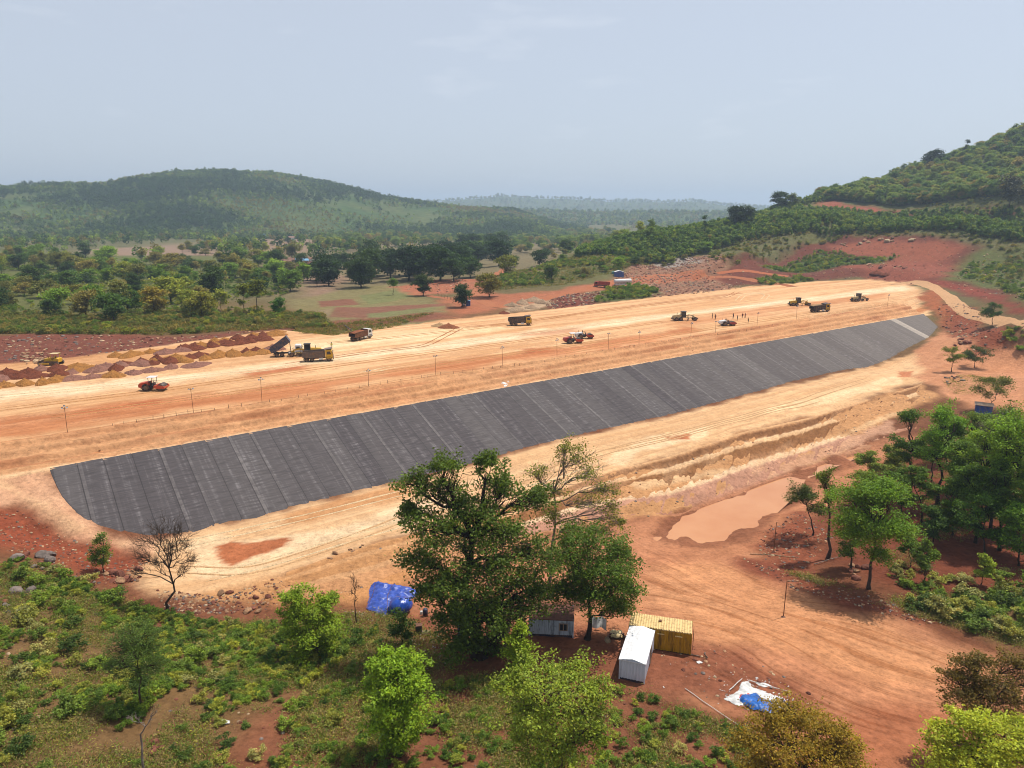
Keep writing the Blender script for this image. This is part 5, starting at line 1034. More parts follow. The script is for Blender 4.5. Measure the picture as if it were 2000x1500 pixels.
c = t.mix(t.math('MULTIPLY', t.math('MAXIMUM', seam, 0.0), t.ramp(rung, (.3, .05), (.55, .26))), c, srgb(150, 142, 138, 1))
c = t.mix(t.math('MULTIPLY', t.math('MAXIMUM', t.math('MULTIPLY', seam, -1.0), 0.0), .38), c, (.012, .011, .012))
t.l.new(c, b.inputs['Base Color']); t.l.new(t.bump(t.math('ADD', rip, t.math('MULTIPLY', t.noise(vmul(uv, 2.0, 6.0), 1.0, 2), .4)), .35, .12), b.inputs['Normal'])
dusty = m.copy(); dusty.name = 'dusty_liner'; MATS['dusty_liner'] = dusty
for n in dusty.node_tree.nodes:
    if n.type == 'MIX' and not n.inputs['A'].is_linked and n.inputs['B'].default_value[0] < .12: n.inputs['A'].default_value = (*srgb(150, 140, 130, 1), 1); n.inputs['B'].default_value = (*srgb(160, 150, 138, 1), 1)
liner = thing('slope_liner', 'long dark grey lining of overlapping sheets on the embankment slope', 'liner', (*xy(0, 0), 0))
LS = np.array(LINER_ST); lo_pts = LS[:-1]; o_ = np.argsort(lo_pts[:, 0]); 
foot_s = np.array([p[0] for p in LINER_ST[2:]]); foot_t = np.array([p[1] for p in LINER_ST[2:]])
left_t = np.array([p[1] for p in LINER_ST[:7]]); left_s = np.array([p[0] for p in LINER_ST[:7]])
def foot(s):
    return np.where(s < 15.6, np.interp(s, left_s, left_t), np.interp(s, foot_s[4:], foot_t[4:]))
ox, oy = xy(0, 0); rng = np.random.default_rng(3); s = -.4; i = 0
while s < 288:
    w = rng.uniform(3.3, 4.3); e = min(s + w, 288.4); dusty_band = 262 < s < 266
    if 258.5 < s < 262: e = s + 2.0
    if dusty_band: e = s + 1.3
    ns, nt = 11, 26; S = np.concatenate([[s - .12, s + .04, s + .26, s + .3, s + .75, s + .85], np.linspace(s + 1.1, e - .2, ns - 8) if e - s > 1.6 else np.linspace(s + .9, s + 1.0, ns - 8), [e - .05, e + .12]]); V = np.zeros((nt, ns, 3)); UV = np.zeros((nt, ns, 3)); SE = np.zeros((nt, ns))
    for a, sv in enumerate(S):
        tf = max(float(foot(np.array(sv))) + rng.normal() * .10, .15); T = np.linspace(-.25, tf, nt)
        lift = .05 + .10 * (a / (ns - 1)) + .02 * (i % 2)                 # each sheet laps over its neighbour
        z = Z_CREST - SLOPE * np.maximum(T, -.1) + lift + fbm(np.full(nt, sv) / 2.0 + i * 3, T / 1.4, 2, 70) * .045
        z[-1] -= .14
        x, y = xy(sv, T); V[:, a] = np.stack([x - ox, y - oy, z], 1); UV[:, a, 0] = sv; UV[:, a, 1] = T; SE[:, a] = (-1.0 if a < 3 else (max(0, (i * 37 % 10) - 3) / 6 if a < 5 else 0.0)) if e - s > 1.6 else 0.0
    idx = np.arange(nt * ns).reshape(nt, ns); q = np.stack([idx[:-1, :-1], idx[1:, :-1], idx[1:, 1:], idx[:-1, 1:]], -1).reshape(-1, 4)
    me = grid_mesh('sheet', V.reshape(-1, 3), q); a_ = me.attributes.new('st', 'FLOAT_VECTOR', 'POINT'); a_.data.foreach_set('vector', UV.astype(np.float32).ravel())
    a_ = me.attributes.new('seam', 'FLOAT', 'POINT'); a_.data.foreach_set('value', SE.astype(np.float32).ravel())
    o = link('sheet', me, 'dusty_liner' if dusty_band else 'liner', liner)
    s = e; i += 1
# ------------------------------------------------------------------ paints
for nm, rgb, kw in [('yellow_paint', (232, 184, 30), {}), ('orange_paint', (214, 74, 34), {}), ('red_paint', (180, 52, 36), {}), ('white_paint', (236, 236, 232), dict(dirt=.25)), ('blue_paint', (48, 96, 170), {}), ('slate_paint', (58, 72, 96), dict(dirt=.6)), ('dark_steel', (66, 58, 54), dict(dirt=.5)),
                    ('grey_steel', (112, 98, 88), dict(dirt=.6)), ('rust', (110, 66, 44), dict(dirt=.5)), ('rubber', (44, 40, 38), dict(rough=.9, dirt=.7)), ('rim_paint', (120, 104, 90), dict(dirt=.6)), ('black_frame', (28, 27, 27), dict(dirt=.25)), ('charcoal_paint', (70, 74, 80), {}), ('navy_paint', (28, 38, 66), {}),
                    ('cream_paint', (230, 206, 150), {}), ('sky_paint', (110, 176, 214), {}), ('teal_paint', (60, 150, 150), {}), ('timber', (168, 130, 92), dict(dirt=.4)), ('plaster', (176, 150, 126), {}), ('roof_tile', (132, 92, 72), {}), ('hivis', (222, 214, 120), dict(dirt=.1)), ('lamp_glass', (190, 200, 210), dict(rough=.2))]:
    paint(nm, rgb, **kw)
m, t, b = new_mat('glass', .08); b.inputs['Base Color'].default_value = (.02, .025, .03, 1); b.inputs['Specular IOR Level'].default_value = .6
def earth_mat(name, rgb, dark=.7):
    m, t, b = new_mat(name, .97); b.inputs['Specular IOR Level'].default_value = .08; pos = t.new('ShaderNodeNewGeometry').outputs['Position']
    n = t.noise(pos, 1.1, 6, .7); vo = t.new('ShaderNodeTexVoronoi', Scale=3.2); t.l.new(pos, vo.inputs['Vector'])
    c = t.mix(t.ramp(n, (.3, 0.0), (.7, 1.0)), srgb(*[x * dark for x in rgb]), srgb(*rgb)); c = t.mix(t.ramp(vo.outputs['Distance'], (.0, .5), (.3, 0.0)), c, tuple(min(1, x * 1.35) for x in srgb(*rgb)))
    t.l.new(c, b.inputs['Base Color']); t.l.new(t.bump(t.math('ADD', n, vo.outputs['Distance']), .8, .25), b.inputs['Normal']); return m
earth_mat('earth_red', (140, 80, 58)); earth_mat('earth_ochre', (194, 134, 72)); earth_mat('earth_pink', (170, 120, 102)); earth_mat('earth_tan', (206, 166, 120)); earth_mat('earth_brown', (176, 110, 76)); earth_mat('sand_grey', (196, 164, 132))
def wheel(parent, c, r, w, n=20, name='wheel', rim='rim_paint'):
    x, y, z = c; t = MB().ring(c, (0, 1, 0), [(-w / 2, r * .55), (-w / 2, r * .88), (-w * .38, r), (w * .38, r), (w / 2, r * .88), (w / 2, r * .55)], n).mesh('tyre', True)
    o = link(name, t, 'rubber', parent)
    MB().ring(c, (0, 1, 0), [(-w * .5 + .02, r * .56), (-w * .3, r * .5), (-w * .3, .02)], n).ring(c, (0, 1, 0), [(w * .5 - .02, r * .56), (w * .3, r * .5), (w * .3, .02)], n).cyl((x, y - w * .42, z), (x, y + w * .42, z), r * .18, n=8).build('rim', rim, o)
    return o
# ------------------------------------------------------------------ tipper lorry, front towards +x
def tipper(label, loc, rz, cab, box, tip=0.0, hood=True, load=None, group='tipper lorries on the embankment'):
    T = thing('tipper_truck', label, 'dump truck', loc, rz, group)
    for s in (-1, 1):
        wheel(T, (2.75, s * 1.02, .53), .53, .32); 
        for x in (-1.35, -2.65): wheel(T, (x, s * .95, .53), .53, .58)
    ch = MB().box((.2, .42, .86), (7.0, .14, .26)).box((.2, -.42, .86), (7.0, .14, .26)).box((-3.2, 0, .8), (.14, 2.2, .2)).box((.4, 0, .84), (.2, 1.0, .2)).cyl((2.75, -1, .53), (2.75, 1, .53), .09, n=6).cyl((-1.35, -1, .53), (-1.35, 1, .53), .1, n=6).cyl((-2.65, -1, .53), (-2.65, 1, .53), .1, n=6)
    ch.build('chassis', 'black_frame', T)
    MB().cyl((.2, .98, .8), (1.3, .98, .8), .3, n=12).build('fuel_tank', 'grey_steel', T); MB().box((.8, -.98, .78), (.9, .5, .5), ch=.05).build('side_box', 'white_paint', T)
    cb = MB().prism([(1.95, .75), (1.95, 2.75), (2.1, 2.9), (3.35, 2.86), (3.55, 2.7), (3.78, 1.75), (3.8, .75)], -1.18, 1.18).build('cab', cab, T)
    MB().prism([(3.46, 2.66), (3.60, 2.64), (3.80, 1.80), (3.70, 1.80)], -1.05, 1.05).build('windscreen', 'glass', cb)
    for s in (-1, 1):
        MB().prism([(2.3, 1.8), (2.3, 2.55), (3.1, 2.55), (3.35, 1.8)], s * 1.17, s * 1.2).build('side_window', 'glass', cb)
        MB().box((3.82, s * .85, 1.05), (.06, .34, .2), ch=.02).build('headlight', 'lamp_glass', cb); MB().bar((3.5, s * 1.2, 2.4), (3.75, s * 1.42, 2.3), .04).box((3.78, s * 1.42, 2.15), (.06, .22, .42)).build('mirror', 'black_frame', cb)
        MB().prism([(2.1, .45), (2.1, 1.0), (2.3, 1.22), (3.2, 1.22), (3.4, 1.0), (3.4, .45), (3.32, .45), (3.3, .98), (3.16, 1.12), (2.34, 1.12), (2.2, .98), (2.18, .45)], s * .88, s * 1.22).build('wheel_arch', 'black_frame', cb)
    MB().box((3.84, 0, .72), (.16, 2.36, .34), ch=.04).build('bumper', 'dark_steel', cb); MB().box((3.82, 0, 1.38), (.05, 1.5, .36)).build('grille', 'black_frame', cb)
    piv = Vector((-3.3, 0, 1.05)); M = Matrix.Translation(piv) @ Matrix.Rotation(-tip, 4, 'Y') @ Matrix.Translation(-piv)
    def bx(mb): mb.v = [tuple(M @ Vector(p)) for p in mb.v]; return mb
    side = [(-3.75, 1.35), (-3.6, 2.55), (1.75, 2.75), (1.75, 1.12), (-3.2, 1.1)]
    bd = MB()
    for s in (-1, 1): bd.prism(side, s * 1.16, s * 1.24)
    bd.prism([(-3.2, 1.06), (1.75, 1.06), (1.75, 1.14), (-3.2, 1.14)], -1.2, 1.2).prism([(-3.2, 1.12), (-3.75, 1.35), (-3.75, 1.43), (-3.2, 1.2)], -1.2, 1.2).prism([(1.69, 1.1), (1.69, 3.0), (1.77, 3.0), (1.77, 1.1)], -1.2, 1.2)
    if hood: bd.prism([(1.7, 2.95), (1.7, 3.05), (3.55, 3.28), (3.6, 3.2)], -1.16, 1.16)
    body = bx(bd).build('tipper_body', box, T)
    for s in (-1, 1):
        for k in range(6): bx(MB().box((-2.9 + k * .86, s * 1.28, 1.85), (.12, .1, 1.35), ry=-.05)).build('rib', box, body)
        bx(MB().bar((-3.62, s * 1.27, 2.52), (1.75, s * 1.27, 2.72), .12)).build('rail', box, body)
    if tip > .2: MB().cyl((.9, 0, .95), tuple(M @ Vector((1.5, 0, 1.1))), .12, .08, 10).build('hoist_ram', 'grey_steel', T)
    if load:
        g = 10; V = []; F = []
        for i in range(g + 1):
            for j in range(g + 1):
                x = -3.5 + 5.15 * i / g; y = -1.14 + 2.28 * j / g; V.append((x, y, 2.3 + .55 * math.sin(math.pi * i / g) ** .6 * math.sin(math.pi * j / g) ** .6 + .06 * random.random()))
        for i in range(g):
            for j in range(g): F.append((i * (g + 1) + j, (i + 1) * (g + 1) + j, (i + 1) * (g + 1) + j + 1, i * (g + 1) + j + 1))
        bx(MB().add(V, F)).build('load', load, body, True)
    MB().box((-3.45, 0, .62), (.08, 2.2, .14)).build('rear_bar', 'rust', T)
    return T
# ------------------------------------------------------------------ soil roller, drum towards +x
def roller(label, loc, rz, paint_, hoodp, roof='white_paint', canopy=True, drum='dark_steel', group='soil rollers on the embankment'):
    T = thing('soil_roller', label, 'road roller', loc, rz, group)
    for s in (-1, 1): wheel(T, (-1.25, s * .85, .78), .78, .58, 22)
    d = MB().ring((1.75, 0, .76), (0, 1, 0), [(-1.05, .02), (-1.05, .5), (-.98, .74), (-.98, .76), (.98, .76), (.98, .74), (1.05, .5), (1.05, .02)], 28).build('drum', drum, T, True)
    fr = MB()
    for s in (-1, 1): fr.prism([(.55, .7), (.55, 1.15), (1.0, 1.3), (2.5, 1.2), (2.75, .95), (2.75, .62), (1.2, .58)], s * 1.1, s * 1.22)
    fr.box((.72, 0, .98), (.3, 2.3, .5)).box((2.68, 0, .8), (.16, 2.3, .36)); f = fr.build('drum_frame', paint_, T)
    MB().cyl((.3, 0, .5), (.3, 0, 1.2), .22, n=10).build('pivot', 'black_frame', T)
    MB().prism([(-2.75, .75), (-2.85, 1.15), (-2.6, 1.62), (-.75, 1.92), (-.62, 1.88), (-.62, .8), (-1.9, .68)], -.82, .82).build('engine_hood', hoodp, T)
    MB().prism([(-2.5, .55), (-2.6, .85), (-.3, .9), (.2, .8), (.15, .45), (-2.2, .45)], -.6, .6).build('rear_frame', 'black_frame', T)
    pl = MB().box((-.12, 0, 1.12), (1.1, 1.7, .1)).build('platform', 'black_frame', T)
    MB().box((-.38, 0, 1.4), (.5, .6, .16), ch=.04).box((-.6, 0, 1.72), (.14, .6, .6), ch=.04).build('seat', 'black_frame', T); MB().box((.3, 0, 1.5), (.18, .7, .6), ch=.04).cyl((.24, 0, 1.75), (.1, 0, 1.95), .03, n=6).ring((.1, 0, 1.95), (-.5, 0, 1), [(-.015, .17), (.015, .17), (.015, .2), (-.015, .2), (-.015, .17)], 12).build('console', 'charcoal_paint', T)
    for s in (-1, 1): MB().bar((.35, s * .82, 1.15), (.35, s * .82, 2.0), .04).bar((-.6, s * .82, 1.95), (.35, s * .82, 1.95), .04).build('handrail', 'black_frame', T)
    if canopy:
        for sx, sy in ((-.62, -.75), (-.62, .75), (.42, -.75), (.42, .75)): MB().bar((sx, sy, 1.15), (sx * 1.03, sy, 2.86), .07).build('canopy_post', 'black_frame', T)
        MB().box((-.1, 0, 2.9), (1.7, 1.85, .1), ch=.03).build('canopy', roof, T)
    else:
        for sy in (-.5, .1): MB().bar((-.55, sy, 1.2), (-.55, sy, 2.5), .09).build('canopy_post', 'black_frame', T)
        MB().cyl((-1.6, .5, 1.7), (-1.6, .5, 2.4), .06, n=8).build('exhaust', 'black_frame', T)
    for s in (-1, 1): MB().box((-2.82, s * .6, 1.05), (.06, .2, .14)).build('tail_light', 'red_paint', T)
    return T
# ------------------------------------------------------------------ motor grader, blade towards +x
def grader(label, loc, rz, p='yellow_paint', steer=0.0, group='motor graders on the embankment'):
    T = thing('motor_grader', label, 'grader', loc, rz, group)
    for s in (-1, 1):
        for x in (-3.1, -1.55): wheel(T, (x, s * .98, .66), .66, .4)
        wheel(T, (3.35, s * .95, .64), .64, .36)
        MB().box((-2.32, s * .66, .7), (2.0, .2, .3)).build('tandem_case', 'black_frame', T)
    hd = MB().prism([(-4.1, .8), (-4.15, 1.55), (-3.9, 1.95), (-1.35, 2.1), (-1.35, .85)], -.62, .62).build('engine_hood', p, T)
    MB().box((-4.14, 0, 1.3), (.08, 1.0, .7)).build('radiator_grille', 'black_frame', hd); MB().cyl((-2.6, .3, 2.0), (-2.6, .3, 2.75), .07, n=8).build('exhaust', 'black_frame', hd); MB().box((-4.3, 0, .75), (.35, 1.9, .5), ch=.05).build('counterweight', 'black_frame', T)
    cb = MB()
    for sx, sy in ((-1.3, -.72), (-1.3, .72), (.15, -.66), (.15, .66)): cb.bar((sx, sy, 1.3), (sx * .95, sy * .97, 3.1), .1)
    cb.box((-.58, 0, 1.35), (1.6, 1.5, .5), ch=.04).box((-.55, 0, 3.16), (1.8, 1.7, .14), ch=.04); c = cb.build('cab', 'black_frame', T)
    MB().box((-.58, 0, 2.35), (1.34, 1.3, 1.45)).build('cab_glass', 'glass', c)
    fr = MB().bar((.1, 0, 1.55), (1.3, 0, 1.95), .42, .36).bar((1.3, 0, 1.95), (2.6, 0, 1.75), .4, .34).bar((2.6, 0, 1.75), (3.5, 0, 1.05), .38, .34).box((3.4, 0, .86), (.4, 1.5, .3)); fr.build('gooseneck', p, T)
    rg = MB().ring((1.15, 0, .98), (0, 0, 1), [(-.07, .5), (-.07, .75), (.07, .75), (.07, .5), (-.07, .5)], 18).bar((1.15, .5, 1.0), (3.25, 0, .95), .14).bar((1.15, -.5, 1.0), (3.25, 0, .95), .14); rg.build('blade_circle', p, T)
    for s in (-1, 1): MB().cyl((1.25, s * .3, 2.0), (1.2, s * .72, 1.0), .07, n=8).build('lift_ram', 'grey_steel', T)
    pf = [(.16 - .3 * (k - .5) ** 2 * 2, .16 + .62 * k) for k in [i / 6 for i in range(7)]]; pf = pf + [(x - .05, z) for x, z in pf[::-1]]
    M = Matrix.Translation((1.15, 0, 0)) @ Matrix.Rotation(R(-28), 4, 'Z'); MB().prism(pf, -1.85, 1.85, M).build('blade', 'grey_steel', T)
    MB().box((4.25, 0, .75), (.12, 2.1, .55), ch=.04).bar((3.6, .4, .8), (4.2, .4, .75), .12).bar((3.6, -.4, .8), (4.2, -.4, .75), .12).build('front_plate', 'dark_steel', T)
    for s in (-1, 1): MB().bar((3.0, s * .5, 1.2), (3.0, s * .5, 2.1), .06).box((3.0, s * .5, 2.18), (.12, .24, .16)).build('headlight', 'black_frame', T)
    return T
def bulldozer(label, loc, rz):
    T = thing('bulldozer', label, 'bulldozer', loc, rz)
    for s in (-1, 1):
        o = [(-1.9, .45), (-1.75, .12), (-1.4, .0), (1.3, .0), (1.7, .16), (1.9, .5), (1.65, .85), (1.3, .95), (-1.4, 1.0), (-1.75, .85)]; tr = MB().prism(o, s * .85, s * 1.35).build('track', 'dark_steel', T)
        for k in range(16): MB().box((-1.5 + k * .2, s * 1.1, 1.0), (.06, .54, .06)).build('track_shoe', 'rust', tr)
        for x in (-1.45, 1.4): MB().ring((x, s * 1.36, .5), (0, 1, 0), [(-.03, .1), (-.03, .34), (.03, .34), (.03, .1)], 14).build('sprocket', 'grey_steel', tr)
        MB().bar((.2, s * 1.48, .5), (2.5, s * 1.48, .45), .16, .26).build('push_arm', 'yellow_paint', T); MB().cyl((1.5, s * .55, 1.45), (2.4, s * .6, .8), .07, n=8).build('lift_ram', 'grey_steel', T)
    MB().prism([(.1, .7), (.1, 1.75), (1.75, 1.6), (1.9, 1.45), (1.9, .6)], -.62, .62).build('engine_hood', 'yellow_paint', T); MB().box((1.92, 0, 1.1), (.06, 1.0, .8)).build('radiator_grille', 'black_frame', T)
    MB().prism([(-1.7, .7), (-1.75, 1.6), (-.9, 1.75), (-.6, 1.3), (.1, 1.25), (.1, .7)], -.85, .85).build('rear_body', 'yellow_paint', T); MB().box((-.5, 0, 1.5), (.5, .6, .2)).box((-.75, 0, 1.8), (.15, .6, .6)).build('seat', 'black_frame', T)
    for sx, sy in ((-1.3, -.7), (-1.3, .7), (.05, -.7), (.05, .7)): MB().bar((sx, sy, 1.2), (sx, sy, 2.75), .09).build('canopy_post', 'yellow_paint', T)
    MB().box((-.6, 0, 2.8), (1.9, 1.7, .1), ch=.03).build('canopy', 'cream_paint', T); MB().cyl((.9, .25, 1.6), (.9, .25, 2.4), .06, n=8).build('exhaust', 'black_frame', T)
    pf = [(2.75 - .9 * (k - .5) ** 2, .05 + 1.15 * k) for k in [i / 6 for i in range(7)]]; pf = pf + [(x - .08, z) for x, z in pf[::-1]]; MB().prism(pf, -1.85, 1.85).build('blade', 'grey_steel', T)
    return T
def on(u, v): p = hit(u, v); return (p[0], p[1], p[2] - .02)
A_ = DAM_ANG
roller('orange soil roller with white canopy, alone at the left of the embankment', on(301, 762), A_ - .62, 'orange_paint', 'orange_paint')
roller('red soil roller with white canopy, the nearer of the close pair', on(1119, 670), A_ - .42, 'orange_paint', 'red_paint')
roller('white and grey soil roller behind the red one', on(1141, 661), A_ - .55, 'red_paint', 'white_paint', canopy=False)
roller('white and grey soil roller in front of the standing workers', on(1420, 636), A_ - .45, 'red_paint', 'white_paint', canopy=False)
tipper('blue tipper with white cab, its body raised to dump earth', on(562, 695), A_ - .38, 'white_paint', 'slate_paint', tip=R(33), hood=False)
tipper('grey tipper with yellow cab in front of the raised blue one', on(621, 705), A_ - .42, 'yellow_paint', 'grey_steel')
tipper('loaded tipper with blue and white cab, seen from behind', on(705, 663), A_ + .42, 'white_paint', 'rust', hood=False, load='earth_brown')
tipper('dark tipper with yellow cab driving along the pale haul track', on(1015, 635), A_ - .52, 'yellow_paint', 'dark_steel')
tipper('dark tipper with a load of soil at the right end of the embankment', on(1600, 609), A_ - .3, 'yellow_paint', 'dark_steel', load='earth_tan')
grader('yellow grader half hidden behind the yellow-cabbed tipper', on(597, 695), A_ + math.pi - .4)
grader('pale yellow grader left of the group of workers', on(1337, 626), A_ - .55, 'cream_paint')
grader('yellow grader beyond the dark tipper at the right', on(1561, 597), A_ - .5)
grader('cream grader seen from behind at the far right end', on(1678, 588), A_ - .2, 'cream_paint')
bulldozer('yellow bulldozer with canopy pushing earth at the left edge', on(105, 712), A_ + math.pi - .62)
# ------------------------------------------------------------------ workers
def person(label, loc, rz, shirt, legs, pose=0, helmet=None):
    me = bpy.data.meshes.new('person'); st_ = .16 if pose == 1 else .1
    J = [(0, 0, .95), (0, 0, 1.15), (0, 0, 1.38), (0, 0, 1.5), (0, .02, 1.64), (0, .02, 1.74), (0, .2, 1.4), (.05, .26, 1.12), (.14, .24, .9), (0, -.2, 1.4), (-.03, -.26, 1.12), (.05, -.25, .88), (0, .1, .9), (st_, .11, .5), (st_ * .6, .12, .07), (st_ * .6 + .15, .13, .04), (0, -.1, .9), (-st_ * .4, -.11, .5), (-st_ * .9, -.12, .07), (-st_ * .9 + .15, -.13, .04)]
    if pose == 2: J[7] = (.2, .28, 1.2); J[8] = (.38, .2, 1.32)
    E_ = [(0, 1), (1, 2), (2, 3), (3, 4), (4, 5), (2, 6), (6, 7), (7, 8), (2, 9), (9, 10), (10, 11), (0, 12), (12, 13), (13, 14), (14, 15), (0, 16), (16, 17), (17, 18), (18, 19)]
    rad = [.15, .15, .17, .06, .1, .09, .07, .05, .04, .07, .05, .04, .1, .075, .05, .045, .1, .075, .05, .045]
    me.from_pydata(J, E_, []); o = bpy.data.objects.new('person', me); COL.objects.link(o); md = o.modifiers.new('skin', 'SKIN'); 
    for i, v in enumerate(me.skin_vertices[0].data): v.radius = (rad[i], rad[i]); v.use_root = i == 0
    o.modifiers.new('smooth', 'SUBSURF').levels = 1
    m, t, b = new_mat('clothes', .9); z = t.new('ShaderNodeSeparateXYZ'); t.l.new(t.new('ShaderNodeTexCoord').outputs['Object'], z.inputs[0])
    n = t.new('ShaderNodeValToRGB'); n.color_ramp.interpolation = 'CONSTANT'; cr = n.color_ramp
    while len(cr.elements) < 4: cr.elements.new(.5)
    for e, (p_, c_) in zip(cr.elements, [(0, (50, 40, 36)), (.06, legs), (.53, shirt), (.83, (120, 78, 56))]): e.position = p_; e.color = (*srgb(*c_), 1)
    t.l.new(t.math('MULTIPLY', z.outputs[2], .55), n.inputs['Fac']); t.l.new(n.outputs[0], b.inputs['Base Color']); me.materials.append(m)
    MB().ring((0, .02, 1.74), (0, 0, 1), [(-.02, .15), (.0, .125), (.06, .11), (.11, .06), (.125, .005)], 10).build('helmet' if helmet else 'hair', helmet or 'black_frame', o, True)
    o.location = loc; o.rotation_euler = (0, 0, rz); tag(o, label, 'person', 'workers on the embankment'); return o
person('person in a pale high-visibility vest standing beside the tippers', on(648, 681), 2.2, (220, 210, 120), (226, 220, 200), 0, 'black_frame')
for i, (u, v, lab, sh, lg) in enumerate([(1391, 622, 'leftmost person of the six standing by the rollers', (90, 50, 46), (60, 50, 50)), (1397, 624, 'person second from the left by the rollers', (120, 70, 50), (70, 56, 50)), (1432, 622, 'person third from the left by the rollers', (70, 50, 56), (56, 50, 56)), (1440, 626, 'person nearest the white roller', (90, 70, 60), (50, 44, 44)),
                                        (1450, 621, 'person second from the right in the group', (130, 60, 50), (60, 52, 52)), (1455, 621, 'rightmost person of the standing group', (110, 56, 60), (64, 54, 50)), (1461, 631, 'person standing near the embankment edge', (120, 110, 60), (80, 70, 56))]):
    person(lab, on(u, v), i * 1.1, sh, lg, i % 3)
# ------------------------------------------------------------------ floodlight masts and the edge fence
MAST = [(132, 845, 795), (378, 806, 758), (512, 790, 740), (720, 755, 723), (851, 733, 694), (982, 718, 678), (1088, 702, 663), (1188, 685, 650), (1248, 676, 648), (1349, 659, 631), (1397, 653, 627), (1478, 641, 612), (1555, 626, 598), (1619, 616, 592), (1733, 599, 576)]
ORD = ['first', 'second', 'third', 'fourth', 'fifth', 'sixth', 'seventh', 'eighth', 'ninth', 'tenth', 'eleventh', 'twelfth', 'thirteenth', 'fourteenth', 'fifteenth', 'sixteenth', 'seventeenth', 'eighteenth', 'nineteenth', 'twentieth']
for i, (u, v, vt) in enumerate(MAST):
    B = hit(u, v); p, mpp = plane_pt(u, vt, B[1]); h = min(max(p[2] - B[2], 3.6), 6.5)
    T = thing('floodlight_mast', '%s floodlight mast from the left along the embankment edge' % ORD[i], 'light mast', tuple(B), A_, 'floodlight masts'); T.rotation_euler = (random.uniform(-.03, .03), random.uniform(-.04, .03), A_)
    MB().cyl((0, 0, -.3), (0, 0, h), .04, .035, 8).build('pole', 'rust', T); MB().bar((-.35, 0, h - .25), (.35, 0, h - .25), .06).build('crossbar', 'dark_steel', T)
    for k, x in enumerate((-.36, .36, 0) if i % 3 != 1 else (-.36, .36)):
        L_ = MB().box((x, -.08, h - .12 + (.32 if k == 2 else 0)), (.3, .16, .22), rx=-.5, ch=.03).build('floodlight', 'black_frame', T); MB().box((x, -.19, h - .16 + (.32 if k == 2 else 0)), (.25, .03, .17), rx=-.5).build('lamp_glass', 'lamp_glass', L_)
def edge_pt(u):
    us = [132, 378, 512, 720, 851, 982, 1088, 1188, 1349, 1478, 1620, 1730]; vs2 = [850, 811, 794, 759, 737, 722, 706, 689, 663, 645, 620, 603]; return hit(u, np.interp(u, us, vs2))
F_ = thing('edge_fence', 'low fence of thin stakes and wire along the embankment edge', 'fence', tuple(edge_pt(200)), 0); f0 = Vector(edge_pt(200)); prev = None; rng = np.random.default_rng(4)
mk = MB().cyl((0, 0, -.2), (0, 0, 1.0), .045, .04, 6).mesh('post', False)
for i, u in enumerate(np.concatenate([np.arange(215, 700, 26), np.arange(700, 1200, 20), np.arange(1200, 1730, 14)])):
    p = edge_pt(u + rng.uniform(-6, 6)); o = link('post', mk, 'dark_steel', F_); o.location = Vector(p) - f0; o.rotation_euler = (rng.uniform(-.12, .12), rng.uniform(-.12, .12), 0); o.scale = (1, 1, rng.uniform(.8, 1.25)); p = Vector(p)
    if prev is not None and rng.random() < .7:
        for h in (.45, .85): MB().bar(prev - f0 + Vector((0, 0, h)), p - f0 + Vector((0, 0, h)), .025).build('wire', 'rust', F_)
    prev = p
# ------------------------------------------------------------------ dumped heaps of earth
def heap_mesh(seed, r, h):
    rng = np.random.default_rng(seed); nr, na = 7, 18; V = [(0, 0, h * .97)]; 
    for i in range(1, nr + 1):
        for j in range(na):
            a = 2 * math.pi * j / na; k = i / nr; rr = r * k * (1 + .18 * math.sin(2 * a + seed) + .1 * math.sin(3 * a + seed * 2)); z = h * (1 - k) ** 1.0 * (1 - .25 * (1 - k)) + rng.normal() * .05 * h
            V.append((rr * math.cos(a), rr * math.sin(a), z if i < nr else -.25))
    F = [(0, 1 + j, 1 + (j + 1) % na) for j in range(na)] + [(1 + (i - 1) * na + j, 1 + i * na + j, 1 + i * na + (j + 1) % na, 1 + (i - 1) * na + (j + 1) % na) for i in range(1, nr) for j in range(na)]
    return MB().add(V, F).mesh('soil_heap', True)
HM = {}
def heap(p, s, sz, mat, label, group, i, rz):
    k = (i % 4, mat)
    if k not in HM: HM[k] = heap_mesh(i % 4 + 1, 2.0, 1.35); HM[k].materials.append(MATS[mat])
    o = bpy.data.objects.new('soil_heap', HM[k]); COL.objects.link(o); o.location = tuple(p); o.scale = (s, s * (.75 + .5 * (rz * 7 % 1)), sz); o.rotation_euler = (0, 0, rz); return tag(o, label, 'heap', group)
rng = np.random.default_rng(12); cols = [('earth_red', 'dark red'), ('earth_ochre', 'ochre'), ('earth_pink', 'pinkish'), ('earth_red', 'dark red'), ('earth_ochre', 'ochre'), ('earth_brown', 'brown'), ('earth_red', 'dark red')]
row = 0
